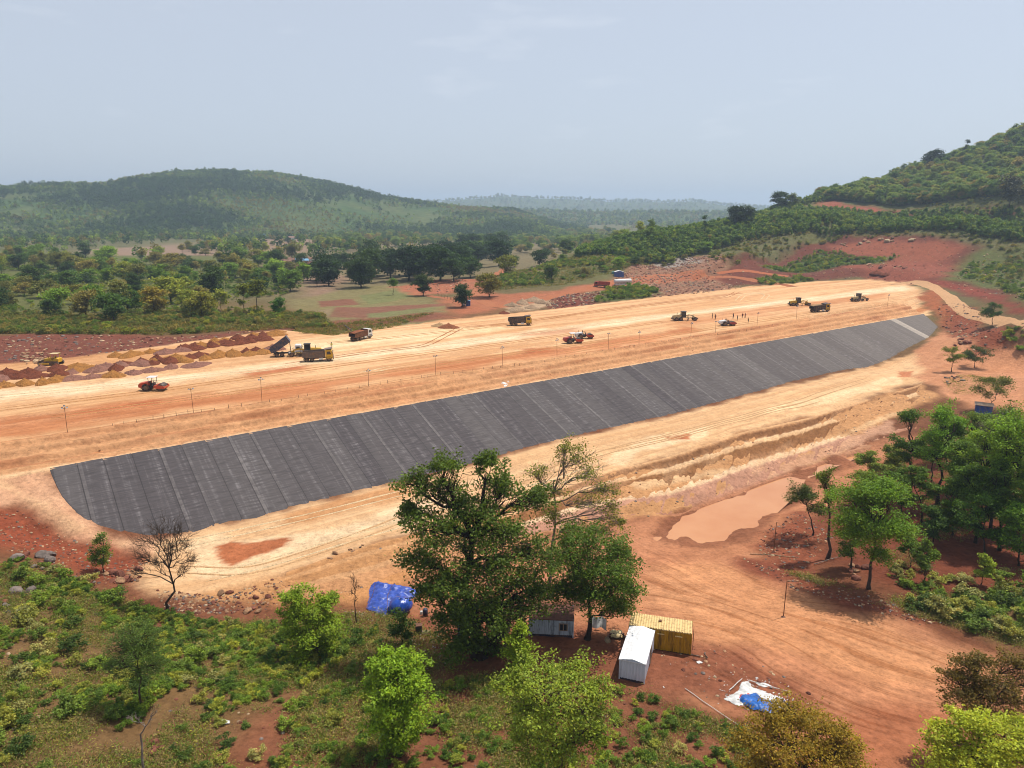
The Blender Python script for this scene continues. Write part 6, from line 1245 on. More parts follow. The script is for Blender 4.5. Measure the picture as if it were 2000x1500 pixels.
for (u0, v0, u1, v1, n, mats) in [(-60, 762, 215, 734, 9, 'ooopo'), (-40, 744, 225, 722, 8, 'prrpr'), (20, 732, 150, 717, 5, 'rrpro'), (215, 733, 380, 714, 5, 'ppppp'), (150, 724, 345, 700, 7, 'oprro'), (240, 716, 520, 689, 10, 'prooo'), (310, 704, 530, 683, 9, 'ororp'), (230, 697, 450, 671, 8, 'ooror'), (330, 688, 520, 664, 8, 'prrrr'), (360, 680, 540, 655, 8, 'rrrro'), (420, 668, 540, 650, 6, 'ororo')]:
    for i in range(n):
        k = i / max(1, n - 1); u = u0 + (u1 - u0) * k + rng.uniform(-7, 7); v = v0 + (v1 - v0) * k + rng.uniform(-1.5, 1.5); p = hit(u, v); c = mats[min(i * len(mats) // n, len(mats) - 1)]
        mt, cn = {'o': ('earth_ochre', 'ochre'), 'p': ('earth_pink', 'pinkish'), 'r': ('earth_red', 'dark red')}[c]
        heap((p[0], p[1], p[2]), rng.uniform(1.0, 1.65), rng.uniform(.8, 1.35), mt, '%s heap of dumped earth in row %s from the front' % (cn, ['one', 'two', 'three', 'four', 'five', 'six', 'seven', 'eight', 'nine', 'ten', 'eleven'][row]), 'dumped earth heaps', int(rng.integers(4)), rng.uniform(0, 6.28))
    row += 1
for u, v, s, mt, lab in [(876, 640, 1.7, 'earth_brown', 'reddish heap on the far edge of the embankment'), (858, 637, 1.3, 'earth_tan', 'pale heap beside the reddish one on the far edge'), (1000, 598, 2.0, 'sand_grey', 'sand heap by the bend of the orange track, left one'), (1020, 592, 2.2, 'sand_grey', 'sand heap by the orange track, second from left'), (1042, 588, 2.2, 'sand_grey', 'sand heap by the orange track, third from left'), (1060, 592, 1.9, 'sand_grey', 'sand heap by the orange track, right one'), (1008, 606, 1.8, 'sand_grey', 'front sand heap nearest the embankment'), (984, 612, 1.2, 'earth_red', 'small red heap at the embankment edge by the track'), (1038, 602, 1.6, 'sand_grey', 'low sand heap between the others'), (1712, 534, 2.0, 'earth_red', 'dark red heap below the quarry face'), (1730, 537, 1.5, 'earth_red', 'smaller red heap below the quarry face')]:
    p = hit(u, v); heap(p, s, s * .75, mt, lab, None, int(u) % 4, u * .1)
# ------------------------------------------------------------------ rocks
def rock_mesh(seed, flat=.7):
    bm = bmesh.new(); bmesh.ops.create_icosphere(bm, subdivisions=2, radius=1.0); rng = np.random.default_rng(seed); d = rng.normal(size=(9, 3)); d /= np.linalg.norm(d, axis=1, keepdims=True); lim = rng.uniform(.55, .85, 9)
    for v in bm.verts:
        p = np.array(v.co)
        for k in range(9):
            s = p @ d[k]
            if s > lim[k]: p = p - d[k] * (s - lim[k]) * .9
        v.co = Vector(p * np.array([1.15, .9, flat])) * float(1 + rng.normal() * .03)
    me = bpy.data.meshes.new('boulder'); bm.to_mesh(me); bm.free(); return me
def rock_mat(name, rgb):
    m, t, b = new_mat(name, .9); pos = t.new('ShaderNodeNewGeometry').outputs['Position']; n = t.noise(pos, 2.0, 5, .7); oi = t.new('ShaderNodeObjectInfo').outputs['Random']
    c = t.mix(t.ramp(n, (.3, 0.0), (.7, 1.0)), srgb(*[x * .6 for x in rgb]), srgb(*rgb)); c = t.mix(1.0, c, t.ramp(oi, (0.0, .7), (1.0, 1.25)), 'MULTIPLY'); t.l.new(c, b.inputs['Base Color']); t.l.new(t.bump(n, .7, .15), b.inputs['Normal']); return m
rock_mat('rock_tan', (206, 158, 118)); rock_mat('rock_grey', (150, 134, 124)); rock_mat('rock_red', (150, 92, 72)); rock_mat('rock_pale', (222, 190, 150))
RM = {}
def rock(p, s, mat, label, group, rng, cat='rock'):
    i = int(rng.integers(5))
    if (i, mat) not in RM: RM[i, mat] = rock_mesh(i + 3); RM[i, mat].materials.append(MATS[mat])
    o = bpy.data.objects.new('boulder', RM[i, mat]); COL.objects.link(o); o.location = (p[0], p[1], p[2] + s * .25); o.scale = (s, s * rng.uniform(.8, 1.2), s * rng.uniform(.7, 1.1)); o.rotation_euler = (rng.uniform(-.4, .4), rng.uniform(-.4, .4), rng.uniform(0, 6.28)); return tag(o, label, cat, group)
def rocks(poly, n, s0, s1, mats, where, group, sd):
    r = np.random.default_rng(sd)
    for p in scatter(poly, n, sd, s0 * 1.2):
        s = s0 + (s1 - s0) * r.random() ** 2; mt = mats[r.integers(len(mats))]
        rock(p, s, mt, '%s %s boulder %s' % ('large' if s > s0 + .45 * (s1 - s0) else 'small', {'rock_tan': 'tan', 'rock_grey': 'grey', 'rock_red': 'reddish', 'rock_pale': 'pale'}[mt], where), group, r)
rocks('1640,476 1700,466 1790,467 1780,474 1700,474 1650,482', 16, .9, 2.1, ['rock_pale', 'rock_tan'], 'along the top of the quarry bank', 'boulders on the quarry bank', 31)
rocks('1600,492 1660,500 1720,515 1780,525 1740,535 1640,510', 22, .5, 1.5, ['rock_tan', 'rock_red'], 'on the red quarry slope', 'boulders on the quarry slope', 32)
rocks('1860,520 1950,500 1990,540 1900,545', 14, .6, 1.5, ['rock_red', 'rock_tan'], 'on the red bank at the far right', 'boulders at the far right', 33)
rocks('20,1075 100,1085 110,1120 30,1110', 14, .3, 1.0, ['rock_grey', 'rock_red'], 'on the shrubby slope below the red bank', 'rocks on the left slope', 34)
rocks('0,1150 90,1155 100,1190 0,1200', 12, .3, .9, ['rock_grey', 'rock_red'], 'among the shrubs at the left edge', 'rocks at the left edge', 35)
rocks('200,1110 270,1110 290,1150 215,1140', 16, .25, .8, ['rock_red', 'rock_tan'], 'below the slim tree on the red bank', 'rocks by the slim tree', 36)
rocks('380,1165 480,1150 540,1165 530,1195 420,1195', 14, .2, .7, ['rock_tan', 'rock_red'], 'on the bank right of the bare tree', 'rocks by the bare tree', 37)
rocks('610,1105 700,1060 780,1050 770,1080 680,1110', 18, .2, .6, ['rock_tan', 'rock_grey'], 'on the bank behind the blue tarpaulin', 'rocks on the bank', 38)
rocks('1845,735 1880,735 1890,752 1850,755', 14, .3, .9, ['rock_tan', 'rock_grey'], 'in the pile below the small round tree', 'rock pile by the small tree', 39)
rocks('1860,665 1890,662 1900,672 1865,676', 9, .5, 1.4, ['rock_red', 'rock_tan'], 'heaped behind the small round tree', 'rocks behind the small tree', 40)
rocks('1660,1105 1695,1110 1690,1135 1655,1130', 7, .3, .8, ['rock_tan', 'rock_red'], 'at the foot of the yard tree', 'rocks by the yard tree', 41)
rocks('40,690 90,690 90,712 35,715', 22, .4, 1.0, ['rock_pale', 'rock_tan'], 'in the pale rubble beside the bulldozer', 'rubble by the bulldozer', 42)
rocks('295,1430 325,1430 320,1475 290,1470', 4, .3, .7, ['rock_red'], 'on the bare red slope at the bottom', 'rocks at the bottom', 43)
def rock_proto(mat, i): me = rock_mesh(i + 20).copy(); me.materials.append(MATS[mat]); return bpy.data.objects.new('stone', me)
RP = [rock_proto(mt, i) for i, mt in enumerate(['rock_tan', 'rock_red', 'rock_grey', 'rock_red', 'rock_pale'])]
rng = np.random.default_rng(8)
pts = np.concatenate([scatter('1200,545 1240,515 1290,500 1380,498 1420,520 1380,545 1450,560 1380,572 1290,580 1260,565', 1500, 1, 0), scatter('1060,595 1110,573 1190,570 1165,592 1100,602', 400, 2, 0)])
stuff('rubble', 'tipped rubble covering the slope beyond the embankment', pts, rng.uniform(.25, .75, len(pts)), RP, 51)
pts = np.concatenate([scatter('-200,1000 30,995 90,1025 200,1075 290,1100 260,1140 180,1150 90,1090 -100,1060', 900, 3, 0), scatter('420,1165 600,1115 800,1050 800,1110 690,1155 500,1190', 900, 4, 0), scatter('1180,930 1450,846 1702,780 1800,752 1830,775 1700,840 1540,925 1300,1012 1230,1015', 450, 5, 0), scatter('1480,1040 1560,1000 1640,1040 1600,1080 1560,1120 1480,1090', 500, 6, 0), scatter('300,1150 400,1160 520,1190 420,1200 330,1200', 500, 9, 0), scatter('-150,1100 400,1230 900,1290 1480,1440 1480,1540 -150,1540', 500, 10, 0), scatter('1240,1250 1450,1260 1620,1380 1600,1430 1380,1370', 130, 11, 0), scatter('1450,1090 1640,1150 1850,1210 1800,1225 1540,1150', 400, 12, 0)])
stuff('stones', 'loose stones on the banks and cut slopes', pts, .05 + .22 * rng.random(len(pts)) ** 2.5, RP, 52)
pts = np.concatenate([scatter('1310,560 1480,505 1560,478 1740,460 1990,490 2100,500 2100,560 1990,600 1850,558 1690,544 1600,547 1450,560', 1600, 7, 0), scatter('-200,716 115,704 330,672 545,640 470,648 330,660 200,655 -200,655', 900, 8, 0), scatter('1830,600 1860,590 1900,600 1960,640 1990,680 1900,690 1860,660', 400, 13, 0), scatter('760,560 900,545 930,565 860,575', 250, 14, 0)])
stuff('scree', 'broken stone on the red ground around the embankment', pts, .15 + .5 * rng.random(len(pts)) ** 3, RP, 53)
xs_ = rng.uniform(0, 285, 1500); ts_ = -9.5 * rng.random(1500); X, Y = xy(xs_, ts_); pts = np.column_stack([X, Y, height(X, Y)])
stuff('clods', 'clods of earth along the terraced edge above the liner', pts, .05 + .25 * rng.random(len(pts)) ** 3, [rock_proto('earth_brown', 3), rock_proto('earth_brown', 4), rock_proto('rock_tan', 5)], 54)
# ------------------------------------------------------------------ camp
def at_z(u, v, z): p = at_h(u, v, CAM_Z - z); return np.array(p)
def streaked(name, rgb, dark, rough=.5, amount=.6):    # painted sheet metal with run-off stains and flaking
    m, t, b = new_mat(name, rough); b.inputs['Specular IOR Level'].default_value = .35; tc = t.new('ShaderNodeTexCoord').outputs['Object']
    mp = t.new('ShaderNodeMapping'); mp.inputs['Scale'].default_value = (2.6, 2.6, .35); t.l.new(tc, mp.inputs['Vector']); n = t.noise(mp.outputs[0], 1.0, 5, .7); n2 = t.noise(tc, 2.4, 4, .65)
    c = t.mix(t.math('MULTIPLY', t.ramp(n, (.48, 0.0), (.66, 1.0)), amount), srgb(*rgb), srgb(*dark)); c = t.mix(t.math('MULTIPLY', t.ramp(n2, (.58, 0.0), (.72, 1.0)), amount * .7), c, srgb(*dark)); t.l.new(c, b.inputs['Base Color']); return m
streaked('container_yellow', (196, 148, 32), (70, 50, 24), amount=.75); streaked('container_roof', (238, 204, 140), (120, 90, 62), amount=.55); streaked('cabin_white', (226, 232, 242), (150, 150, 156), amount=.35); streaked('cabin_roof_white', (244, 244, 246), (186, 184, 180), amount=.3)
streaked('flaking_white', (206, 212, 220), (44, 46, 60), amount=.8); streaked('rusty_roof', (128, 84, 66), (74, 46, 38), rough=.9)
def corrugated(p0, p1, z0, z1, pitch=.28, depth=.06, out=(0, 0)):
    p0 = np.array(p0); p1 = np.array(p1); L = np.linalg.norm(p1 - p0); n = max(2, int(L / pitch)); V = []; o = np.array(out)
    for i in range(n):
        for k, d in ((0, 0), (.35, 0), (.5, 1), (.85, 1)):
            q = p0 + (p1 - p0) * (i + k) / n + o * depth * d; V.append((q[0], q[1], z0)); V.append((q[0], q[1], z1))
    V += [(p1[0], p1[1], z0), (p1[0], p1[1], z1)]; F = [(2 * i, 2 * i + 2, 2 * i + 3, 2 * i + 1) for i in range(len(V) // 2 - 1)]; return V, F
def cabin(name, label, A, B_, depth, h, wall, roof, gable=.0, ridge_along=True, base='black_frame', base_h=.14, window=None, over=.06, pitch=.28, door=None, cat='cabin', roof_ribs=False):
    """A, B_: near base corners left and right (x, y, z); depth runs away from the camera"""
    A = np.array(A); B_ = np.array(B_); z = min(A[2], B_[2]); e = (B_ - A)[:2]; W = np.linalg.norm(e); e /= W; n = np.array([-e[1], e[0]]); c = (A[:2] + B_[:2]) / 2 + n * depth / 2
    T = thing(name, label, cat, (c[0], c[1], z), math.atan2(e[1], e[0])); w, d = W / 2, depth / 2
    MB().box((0, 0, base_h / 2 - .1), (W, depth, base_h + .2)).build('base', base, T)
    for p0, p1, o in (((-w, -d), (w, -d), (0, -1)), ((w, -d), (w, d), (1, 0)), ((w, d), (-w, d), (0, 1)), ((-w, d), (-w, -d), (-1, 0))):
        V, F = corrugated(np.array(p0), np.array(p1), base_h, h, pitch, .05, o); wl_ = MB().add(V, F).build('wall', wall, T)
    for sx in (-1, 1):
        for sy in (-1, 1): MB().box((sx * w, sy * d, h / 2 + .05), (.13, .13, h)).build('corner_post', wall, T)
    V = []; F = []; ov = over; nn = 24 if roof_ribs else 8; ws = np.linspace(-w - ov, w + ov, nn * 2 + 1); ds = np.linspace(-d - ov, d + ov, 9)
    for i, x in enumerate(ws):
        for j, y in enumerate(ds):
            zz = h + .04 + gable * (1 - abs(x if ridge_along else y) / (w if ridge_along else d)) + (.07 if roof_ribs and i % 2 else 0) + random.uniform(-.012, .012); V.append((x, y, zz))
    k = len(ds); F = [(i * k + j, (i + 1) * k + j, (i + 1) * k + j + 1, i * k + j + 1) for i in range(len(ws) - 1) for j in range(k - 1)]
    ro = MB().add(V, F).box((0, -d - ov, h), (W + 2 * ov, .04, .1)).box((0, d + ov, h), (W + 2 * ov, .04, .1)).box((-w - ov, 0, h), (.04, depth + 2 * ov, .1)).box((w + ov, 0, h), (.04, depth + 2 * ov, .1)).build('roof', roof, T)
    if gable:
        for s in (-1, 1):
            if ridge_along: MB().prism([(-w, h), (w, h), (0, h + gable)], s * d - .02, s * d + .02).build('gable', wall, T)
    if window:
        x, zc, ww, hh = window; fr = MB().box((x, -d - .09, zc), (ww + .16, .06, hh + .16)).build('window', 'plaster', T)
        for s in (-1, 1): MB().box((x + s * ww * .26, -d - .125, zc), (ww * .4, .03, hh)).build('pane', 'glass', fr)
    if door:
        x, side = door; dr = MB().box((x if side == 'y' else w + .08, -d - .08 if side == 'y' else x, 1.05), ((.9, .05, 1.95) if side == 'y' else (.05, .9, 1.95))).build('door', 'grey_steel', T); MB().box((x + .3 if side == 'y' else w + .12, -d - .12 if side == 'y' else x + .3, 1.0), (.1, .06, .06)).build('handle', 'black_frame', dr)
    return T
g = hit(1235, 1320)[2]; a = at_z(1211, 1287, g + 2.35); b2 = at_z(1260, 1297, g + 2.35); a[2] = b2[2] = g; cabin('site_cabin', 'white corrugated cabin with bright white gabled roof, next to the yellow container', a, b2, 6.0, 2.35, 'cabin_white', 'cabin_roof_white', gable=.28, base='navy_paint', base_h=.3, door=(.6, 'x'), over=.1)
g = hit(1310, 1270)[2]; a = at_z(1229, 1220, g + 2.6); b2 = at_z(1351, 1238, g + 2.6); a[2] = b2[2] = g; YC = cabin('shipping_container', 'rusty yellow container with ribbed sun-bleached roof behind the white-roofed cabin', a, b2, 2.5, 2.55, 'container_yellow', 'container_roof', base='black_frame', base_h=.12, pitch=.3, over=.0, cat='container', roof_ribs=True)
for x in (-1.9, .1, 2.0): MB().box((x, -1.36, 2.1), (.75, .14, .05)).build('wall_ledge', 'container_roof', YC)
for y in (-.55, -.2, .2, .55): MB().cyl((3.53, y, .2), (3.53, y, 2.4), .025, n=6).build('lock_bar', 'rust', YC)
MB().box((-.1, .2, 2.72), (.3, .22, .14), rz=.4).build('roof_patch', 'rust', YC)
g = hit(1080, 1243)[2]; cabin('site_cabin', 'white cabin with flaking paint and a window under the great tree', at_z(1034, 1242, g), at_z(1119, 1246, g), 3.0, 2.2, 'flaking_white', 'rusty_roof', base='navy_paint', base_h=.32, window=(1.35, 1.35, .8, .75), over=.08, pitch=.22)
g = hit(985, 1246)[2]; cabin('site_cabin', 'dark blue cabin hidden in the shade of the great tree', at_z(962, 1246, g), at_z(992, 1248, g), 2.2, 1.9, 'navy_paint', 'rusty_roof', base_h=.15)
g = hit(901, 1246)[2]; cabin('kiosk', 'small pale blue booth left of the great trunk', at_z(895, 1246, g), at_z(908, 1247, g), .9, 1.6, 'sky_paint', 'sky_paint', base_h=.1, pitch=.2, cat='booth')
g = hit(1918, 808)[2]; bs = cabin('blue_shelter', 'blue shelter with pale sheet roof behind the right-hand grove', at_z(1904, 808, g), at_z(1936, 812, g), 3.0, 2.2, 'blue_paint', 'plaster', base_h=.1, cat='shelter', over=.3)
g = hit(918, 598)[2]; cabin('kiosk', 'tiny blue kiosk under the dark round tree by the track', at_z(910, 598, g), at_z(918, 598, g), 2.0, 2.2, 'blue_paint', 'sky_paint', base_h=.1, cat='booth'); cabin('kiosk', 'tiny white booth beside the blue kiosk by the track', at_z(903, 597, g), at_z(908.5, 597, g), 1.4, 1.5, 'white_paint', 'white_paint', base_h=.1, cat='booth')
g = hit(1210, 543)[2]; cabin('site_shed', 'bright blue shed with gabled roof beside the white tanks', at_z(1201, 542, g), at_z(1218, 542, g), 4.0, 2.9, 'blue_paint', 'white_paint', gable=.7, base_h=.1, cat='shed'); cabin('site_shed', 'small teal shed behind the blue one', at_z(1196, 540, g), at_z(1201.5, 540, g), 3.0, 2.4, 'teal_paint', 'teal_paint', base_h=.1, cat='shed')
# white horizontal tanks on a frame
B = hit(1216, 556); T = thing('tank_row', 'long white tank on a white frame beside the blue shed', 'tank', tuple(B), .42)
MB().ring((0, 0, 1.9), (1, 0, 0), [(-5.0, .02), (-4.95, .7), (-4.6, 1.0), (4.6, 1.0), (4.95, .7), (5.0, .02)], 18).build('tank', 'white_paint', T, True)
for x in (-4, -2.4, -.8, .8, 2.4, 4): MB().box((x, 0, .5), (.3, 1.9, 1.1)).build('saddle', 'white_paint', T)
MB().box((0, .8, .2), (9.6, .2, .3)).box((0, -.8, .2), (9.6, .2, .3)).build('frame', 'white_paint', T)
tipper('small red lorry on the orange track below the white tank', on(1176, 561), 2.9, 'red_paint', 'red_paint', hood=False, group='lorry on the orange track')
# blue tarpaulin and water bag
P = np.array([at_z(u, v, hit(770, 1180)[2])[:2] for u, v in [(722, 1142), (733, 1138), (765, 1141), (800, 1148), (824, 1155), (815, 1166), (803, 1170), (790, 1200), (775, 1202), (757, 1208), (735, 1203), (715, 1192), (720, 1165)]]); lo, hi = P.min(0) - .2, P.max(0) + .2; h_ = .13
X, Y = np.meshgrid(np.arange(lo[0], hi[0], h_), np.arange(lo[1], hi[1], h_)); d = sdf(X, Y, [tuple(p) for p in P]) + .12 * fbm(X, Y, 2, 5)
ridge = 1 - np.abs(fbm(X / 1.1, Y / .9, 3, 8)) * 2; ZT = height(X, Y) + .03 + sstep(0, 1.3, d) * (.5 + .3 * fbm(X / 1.6, Y / 1.6, 2, 3)) + np.clip(d, 0, .4) * .5 * ridge + .10 * ridge * sstep(0, .3, d) + .05 * fbm(X / .3, Y / .3, 2, 14)
ok = d > -.02; idx = -np.ones(X.shape, int); idx[ok] = np.arange(ok.sum()); q = [(idx[i, j], idx[i, j + 1], idx[i + 1, j + 1], idx[i + 1, j]) for i in range(X.shape[0] - 1) for j in range(X.shape[1] - 1) if ok[i, j] and ok[i, j + 1] and ok[i + 1, j] and ok[i + 1, j + 1]]
def tarp_mat(name, rgb, rough=.35):
    m, t, b = new_mat(name, rough); b.inputs['Specular IOR Level'].default_value = .45; tc = t.new('ShaderNodeNewGeometry').outputs['Position']; n = t.noise(tc, 1.6, 4, .6); n2 = t.noise(tc, 5.0, 4, .6)
    c = t.mix(t.ramp(n, (.35, 0.0), (.65, 1.0)), srgb(*[x * .75 for x in rgb]), srgb(*rgb)); c = t.mix(t.math('MULTIPLY', t.ramp(n2, (.6, 0.0), (.72, 1.0)), .55), c, srgb(196, 170, 150)); t.l.new(c, b.inputs['Base Color']); t.l.new(t.bump(n2, .5, .08), b.inputs['Normal']); return m
tarp_mat('tarp_blue', (62, 96, 200)); tarp_mat('bag_blue', (38, 84, 190), .16); tarp_mat('sheet_blue', (28, 112, 206), .4); tarp_mat('sheet_red', (220, 70, 56), .5); tarp_mat('sheet_white', (244, 242, 238), .6)
o = link('tarpaulin', grid_mesh('tarpaulin', np.column_stack([X[ok], Y[ok], ZT[ok]]), np.array(q)), 'tarp_blue'); tag(o, 'crumpled blue tarpaulin spread over a low mound', 'tarpaulin')
for pts in ([(735, 1137), (728, 1165), (716, 1192)], [(772, 1141), (757, 1170), (757, 1206)]):
    W_ = [at_z(u, v, hit(770, 1180)[2]) for u, v in pts]; mb = MB()
    for a, b2 in zip(W_[:-1], W_[1:]):
        for k in range(8):
            p0 = a + (b2 - a) * k / 8; p1 = a + (b2 - a) * (k + 1) / 8
            f = lambda p: Vector((p[0], p[1], float(ZT[np.argmin(np.abs(Y[:, 0] - p[1])), np.argmin(np.abs(X[0] - p[0]))]) + .04))
            mb.bar(f(p0), f(p1), .05)
    mb.build('rope', 'rust', o)
g = hit(782, 1197); cpt = at_z(782, 1181, g[2] + 1.0); V = []; F = []; na, nb = 28, 14
for i in range(nb + 1):
    for j in range(na):
        th, ph = math.pi * i / nb, 2 * math.pi * j / na; k = 1 + .05 * math.sin(3 * ph + 1) * math.sin(th) + .03 * math.sin(7 * ph); V.append((1.42 * k * math.sin(th) * math.cos(ph), 1.3 * k * math.sin(th) * math.sin(ph), max(-.95, 1.05 * math.cos(th) - .05 * abs(math.sin(2.5 * ph)))))
F = [(i * na + j, (i + 1) * na + j, (i + 1) * na + (j + 1) % na, i * na + (j + 1) % na) for i in range(nb) for j in range(na)]
o = MB().add(V, F).build('water_bag', 'bag_blue', None, True); o.location = (cpt[0], cpt[1], g[2] + .93); tag(o, 'bulging shiny blue water bag beside the tarpaulin', 'water bag'); MB().cyl((.1, -.2, 1.0), (.1, -.2, 1.12), .14, n=12).build('cap', 'bag_blue', o)
# barrel, jerrycan and bits
B = hit(831, 1203); T = thing('barrel', 'blue plastic barrel right of the blue water bag', 'barrel', tuple(B)); MB().ring((0, 0, 0), (0, 0, 1), [(0, .02), (0, .26), (.05, .3), (.3, .3), (.32, .31), (.6, .31), (.62, .3), (.88, .3), (.95, .24), (.95, .02)], 18).build('drum', 'navy_paint', T, True); MB().cyl((0, .1, .95), (0, .1, .99), .06, n=8).build('lid', 'sky_paint', T)
B = hit(823, 1200); T = thing('jerrycan', 'small white jerrycan beside the blue barrel', 'jerrycan', tuple(B), .5); MB().box((0, 0, .22), (.34, .22, .44), ch=.05).build('body', 'white_paint', T); MB().bar((-.1, 0, .5), (.1, 0, .5), .04).cyl((.12, 0, .42), (.12, 0, .52), .03, n=8).build('handle', 'white_paint', T)
B = hit(818, 1236); T = thing('steel_tank', 'dark grey square tank behind the small dark tree', 'tank', tuple(B), .15); MB().box((0, 0, .5), (.75, .6, 1.0), ch=.04).build('box', 'charcoal_paint', T); MB().box((0, 0, 1.03), (.8, .65, .06)).build('lid', 'rust', T)
B = hit(829, 1236); T = thing('board', 'pale flat board lying right of the grey tank', 'board', tuple(B), -.1); MB().box((0, 0, .08), (1.05, .75, .05), rx=.12).build('panel', 'plaster', T); MB().box((-.4, 0, .03), (.06, .7, .06)).box((.4, 0, .03), (.06, .7, .06)).build('batten', 'timber', T)
B = hit(838, 1256); T = thing('pipe_frame', 'thin rusty pipe frame standing in front of the grey tank', 'frame', tuple(B), .1)
for x in (-1.0, .25, 1.2): MB().cyl((x, 0, -.1), (x, 0, 1.25 if x < 1 else 1.6), .03, n=6).build('post', 'rust', T)
MB().cyl((-1.0, 0, 1.2), (.25, 0, 1.2), .03, n=6).build('rail', 'rust', T)
B = hit(1204, 1244); T = thing('timber_stack', 'stack of old timber with a tan cloth left of the white-roofed cabin', 'timber', tuple(B), -.05)
for i, (y, z) in enumerate([(-.5, .1), (-.2, .1), (.1, .1), (-.4, .3), (0, .3), (-.2, .5)]): MB().box((0, y, z), (2.3 - .15 * i, .2, .16), rz=.03 * (i % 3 - 1)).build('beam', 'rust', T)
V = [(-.7 + 1.4 * i / 8, -.7 + 1.3 * j / 6, .62 + .08 * math.sin(i * 1.3 + j) - (.25 if i in (0, 8) or j in (0, 6) else 0)) for i in range(9) for j in range(7)]; MB().add(V, [(i * 7 + j, (i + 1) * 7 + j, (i + 1) * 7 + j + 1, i * 7 + j + 1) for i in range(8) for j in range(6)]).build('cloth', 'cream_paint', T, True)
B = hit(1186, 1252); T = tag(rock((B[0], B[1], B[2] - .12), .55, 'rock_pale', 'pale flattish rock in the shade left of the timber', None, np.random.default_rng(2)))
def lying(name, label, u0, v0, u1, v1, r, mat, cat, z=.0, knots=()):
    a = Vector(hit(u0, v0)); b2 = Vector(hit(u1, v1)); T = thing(name, label, cat, tuple(a)); n = 6; mb = MB(); prev = None
    for i in range(n + 1):
        p = a + (b2 - a) * i / n; p.z = float(height(p.x, p.y)) + r + .03 + z; p += Vector((0, random.uniform(-.05, .05), 0))
        if prev is not None: mb.cyl(prev - a, p - a, r * (1 - .3 * (i - 1) / n), r * (1 - .3 * i / n), 7)
        prev = p
    mb.build('shaft', mat, T, True)
    for k, s in knots:
        p = (b2 - a) * k; MB().cyl(p + Vector((0, 0, r)), p + Vector((s * .5, .3, r + .25)), r * .5, r * .25, 5).build('stub', mat, T)
    return T
lying('steel_beam', 'long rusty beam on the earth in front of the yellow container', 1275, 1266, 1368, 1284, .09, 'dark_steel', 'beam')
lying('steel_beam', 'short dark beam near the end of the long rusty one', 1375, 1280, 1382, 1288, .08, 'dark_steel', 'beam', .1)
lying('fallen_branch', 'bleached branch lying among the trees right of the yard', 1805, 1055, 1828, 1040, .12, 'rock_pale', 'branch', 0, [(.5, 1), (.8, -1)])
lying('fallen_branch', 'pale dead branch on the grassy patch below the pond', 1465, 1083, 1560, 1090, .06, 'rock_pale', 'branch', 0, [(.6, 1)])
lying('fallen_branch', 'dead branch beside the thin pond-shore tree', 1590, 1105, 1645, 1088, .07, 'grey_bark', 'branch', .15, [(.4, 1), (.7, -1)])
lying('fallen_pole', 'grey pole propped on the scrub behind the loaded tipper', 674, 640, 700, 650, .2, 'dark_steel', 'pole', .6)
lying('plank', 'pale planks lying left of the blue tarpaulin', 672, 1196, 705, 1202, .06, 'plaster', 'plank')
for u, v, vt, lab in [(1530, 1205, 1135, 'thin rusty pole standing in the open dirt yard'), (1511, 1078, 1020, 'thin rusty pole standing beside the muddy pond')]:
    B = hit(u, v); p, mpp = plane_pt(u, vt, B[1]); T = thing('pole', lab, 'pole', tuple(B)); MB().cyl((0, 0, -.3), (0, 0, p[2] - B[2]), .06, .05, 8).build('shaft', 'rust', T); MB().ring((0, 0, 0), (0, 0, 1), [(0, .3), (.12, .12), (.14, .05)], 10).build('foot', 'rust', T)
# hanging white cloth by the tree
B = hit(1168, 1232); T = thing('white_sheet', 'white cloth hung on poles beside the rounded tree', 'cloth', tuple(B), -.2); V = [(-.9 + 1.8 * i / 10, .15 * math.sin(i * 1.1) + .1 * j, .35 + 1.1 * j / 5 - .1 * math.sin(i * .8)) for i in range(11) for j in range(6)]; MB().add(V, [(i * 6 + j, (i + 1) * 6 + j, (i + 1) * 6 + j + 1, i * 6 + j + 1) for i in range(10) for j in range(5)]).build('cloth', 'sheet_white', T, True)
for x in (-.9, .9): MB().cyl((x, .3, -.1), (x, .5, 1.6), .03, n=6).build('pole', 'timber', T)
# heap of sheeting at the bottom
gz0 = hit(1480, 1365)[2]
def sheet(name, label, pts, mat, zoff, seed, amp=.16, lift=.22):
    P = np.array([at_z(u, v, gz0)[:2] for u, v in pts]); lo, hi = P.min(0) - .1, P.max(0) + .1; X, Y = np.meshgrid(np.arange(lo[0], hi[0], .09), np.arange(lo[1], hi[1], .09)); d = sdf(X, Y, [tuple(p) for p in P]) + .12 * fbm(X * 2, Y * 2, 3, seed)
    rd = 1 - np.abs(fbm(X / .6, Y / .6, 3, seed + 2)) * 2.2; Zs = height(X, Y) + zoff + lift * sstep(0, .6, d) * (1 + .5 * fbm(X / 1.1, Y / 1.1, 2, seed)) + amp * rd * sstep(0, .25, d); ok = d > 0; idx = -np.ones(X.shape, int); idx[ok] = np.arange(ok.sum())
    q = [(idx[i, j], idx[i, j + 1], idx[i + 1, j + 1], idx[i + 1, j]) for i in range(X.shape[0] - 1) for j in range(X.shape[1] - 1) if ok[i, j] and ok[i, j + 1] and ok[i + 1, j] and ok[i + 1, j + 1]]
    if len(q) < 3: return
    o = link(name, grid_mesh(name, np.column_stack([X[ok], Y[ok], Zs[ok]]), np.array(q)), mat); tag(o, label, 'sheet', 'discarded sheeting in the yard')
sheet('plastic_sheet', 'torn white plastic sheet under the blue one in the yard', [(1412, 1368), (1445, 1345), (1470, 1348), (1500, 1352), (1530, 1360), (1545, 1385), (1520, 1392), (1460, 1382), (1435, 1382)], 'sheet_white', .03, 61, .06, .1)
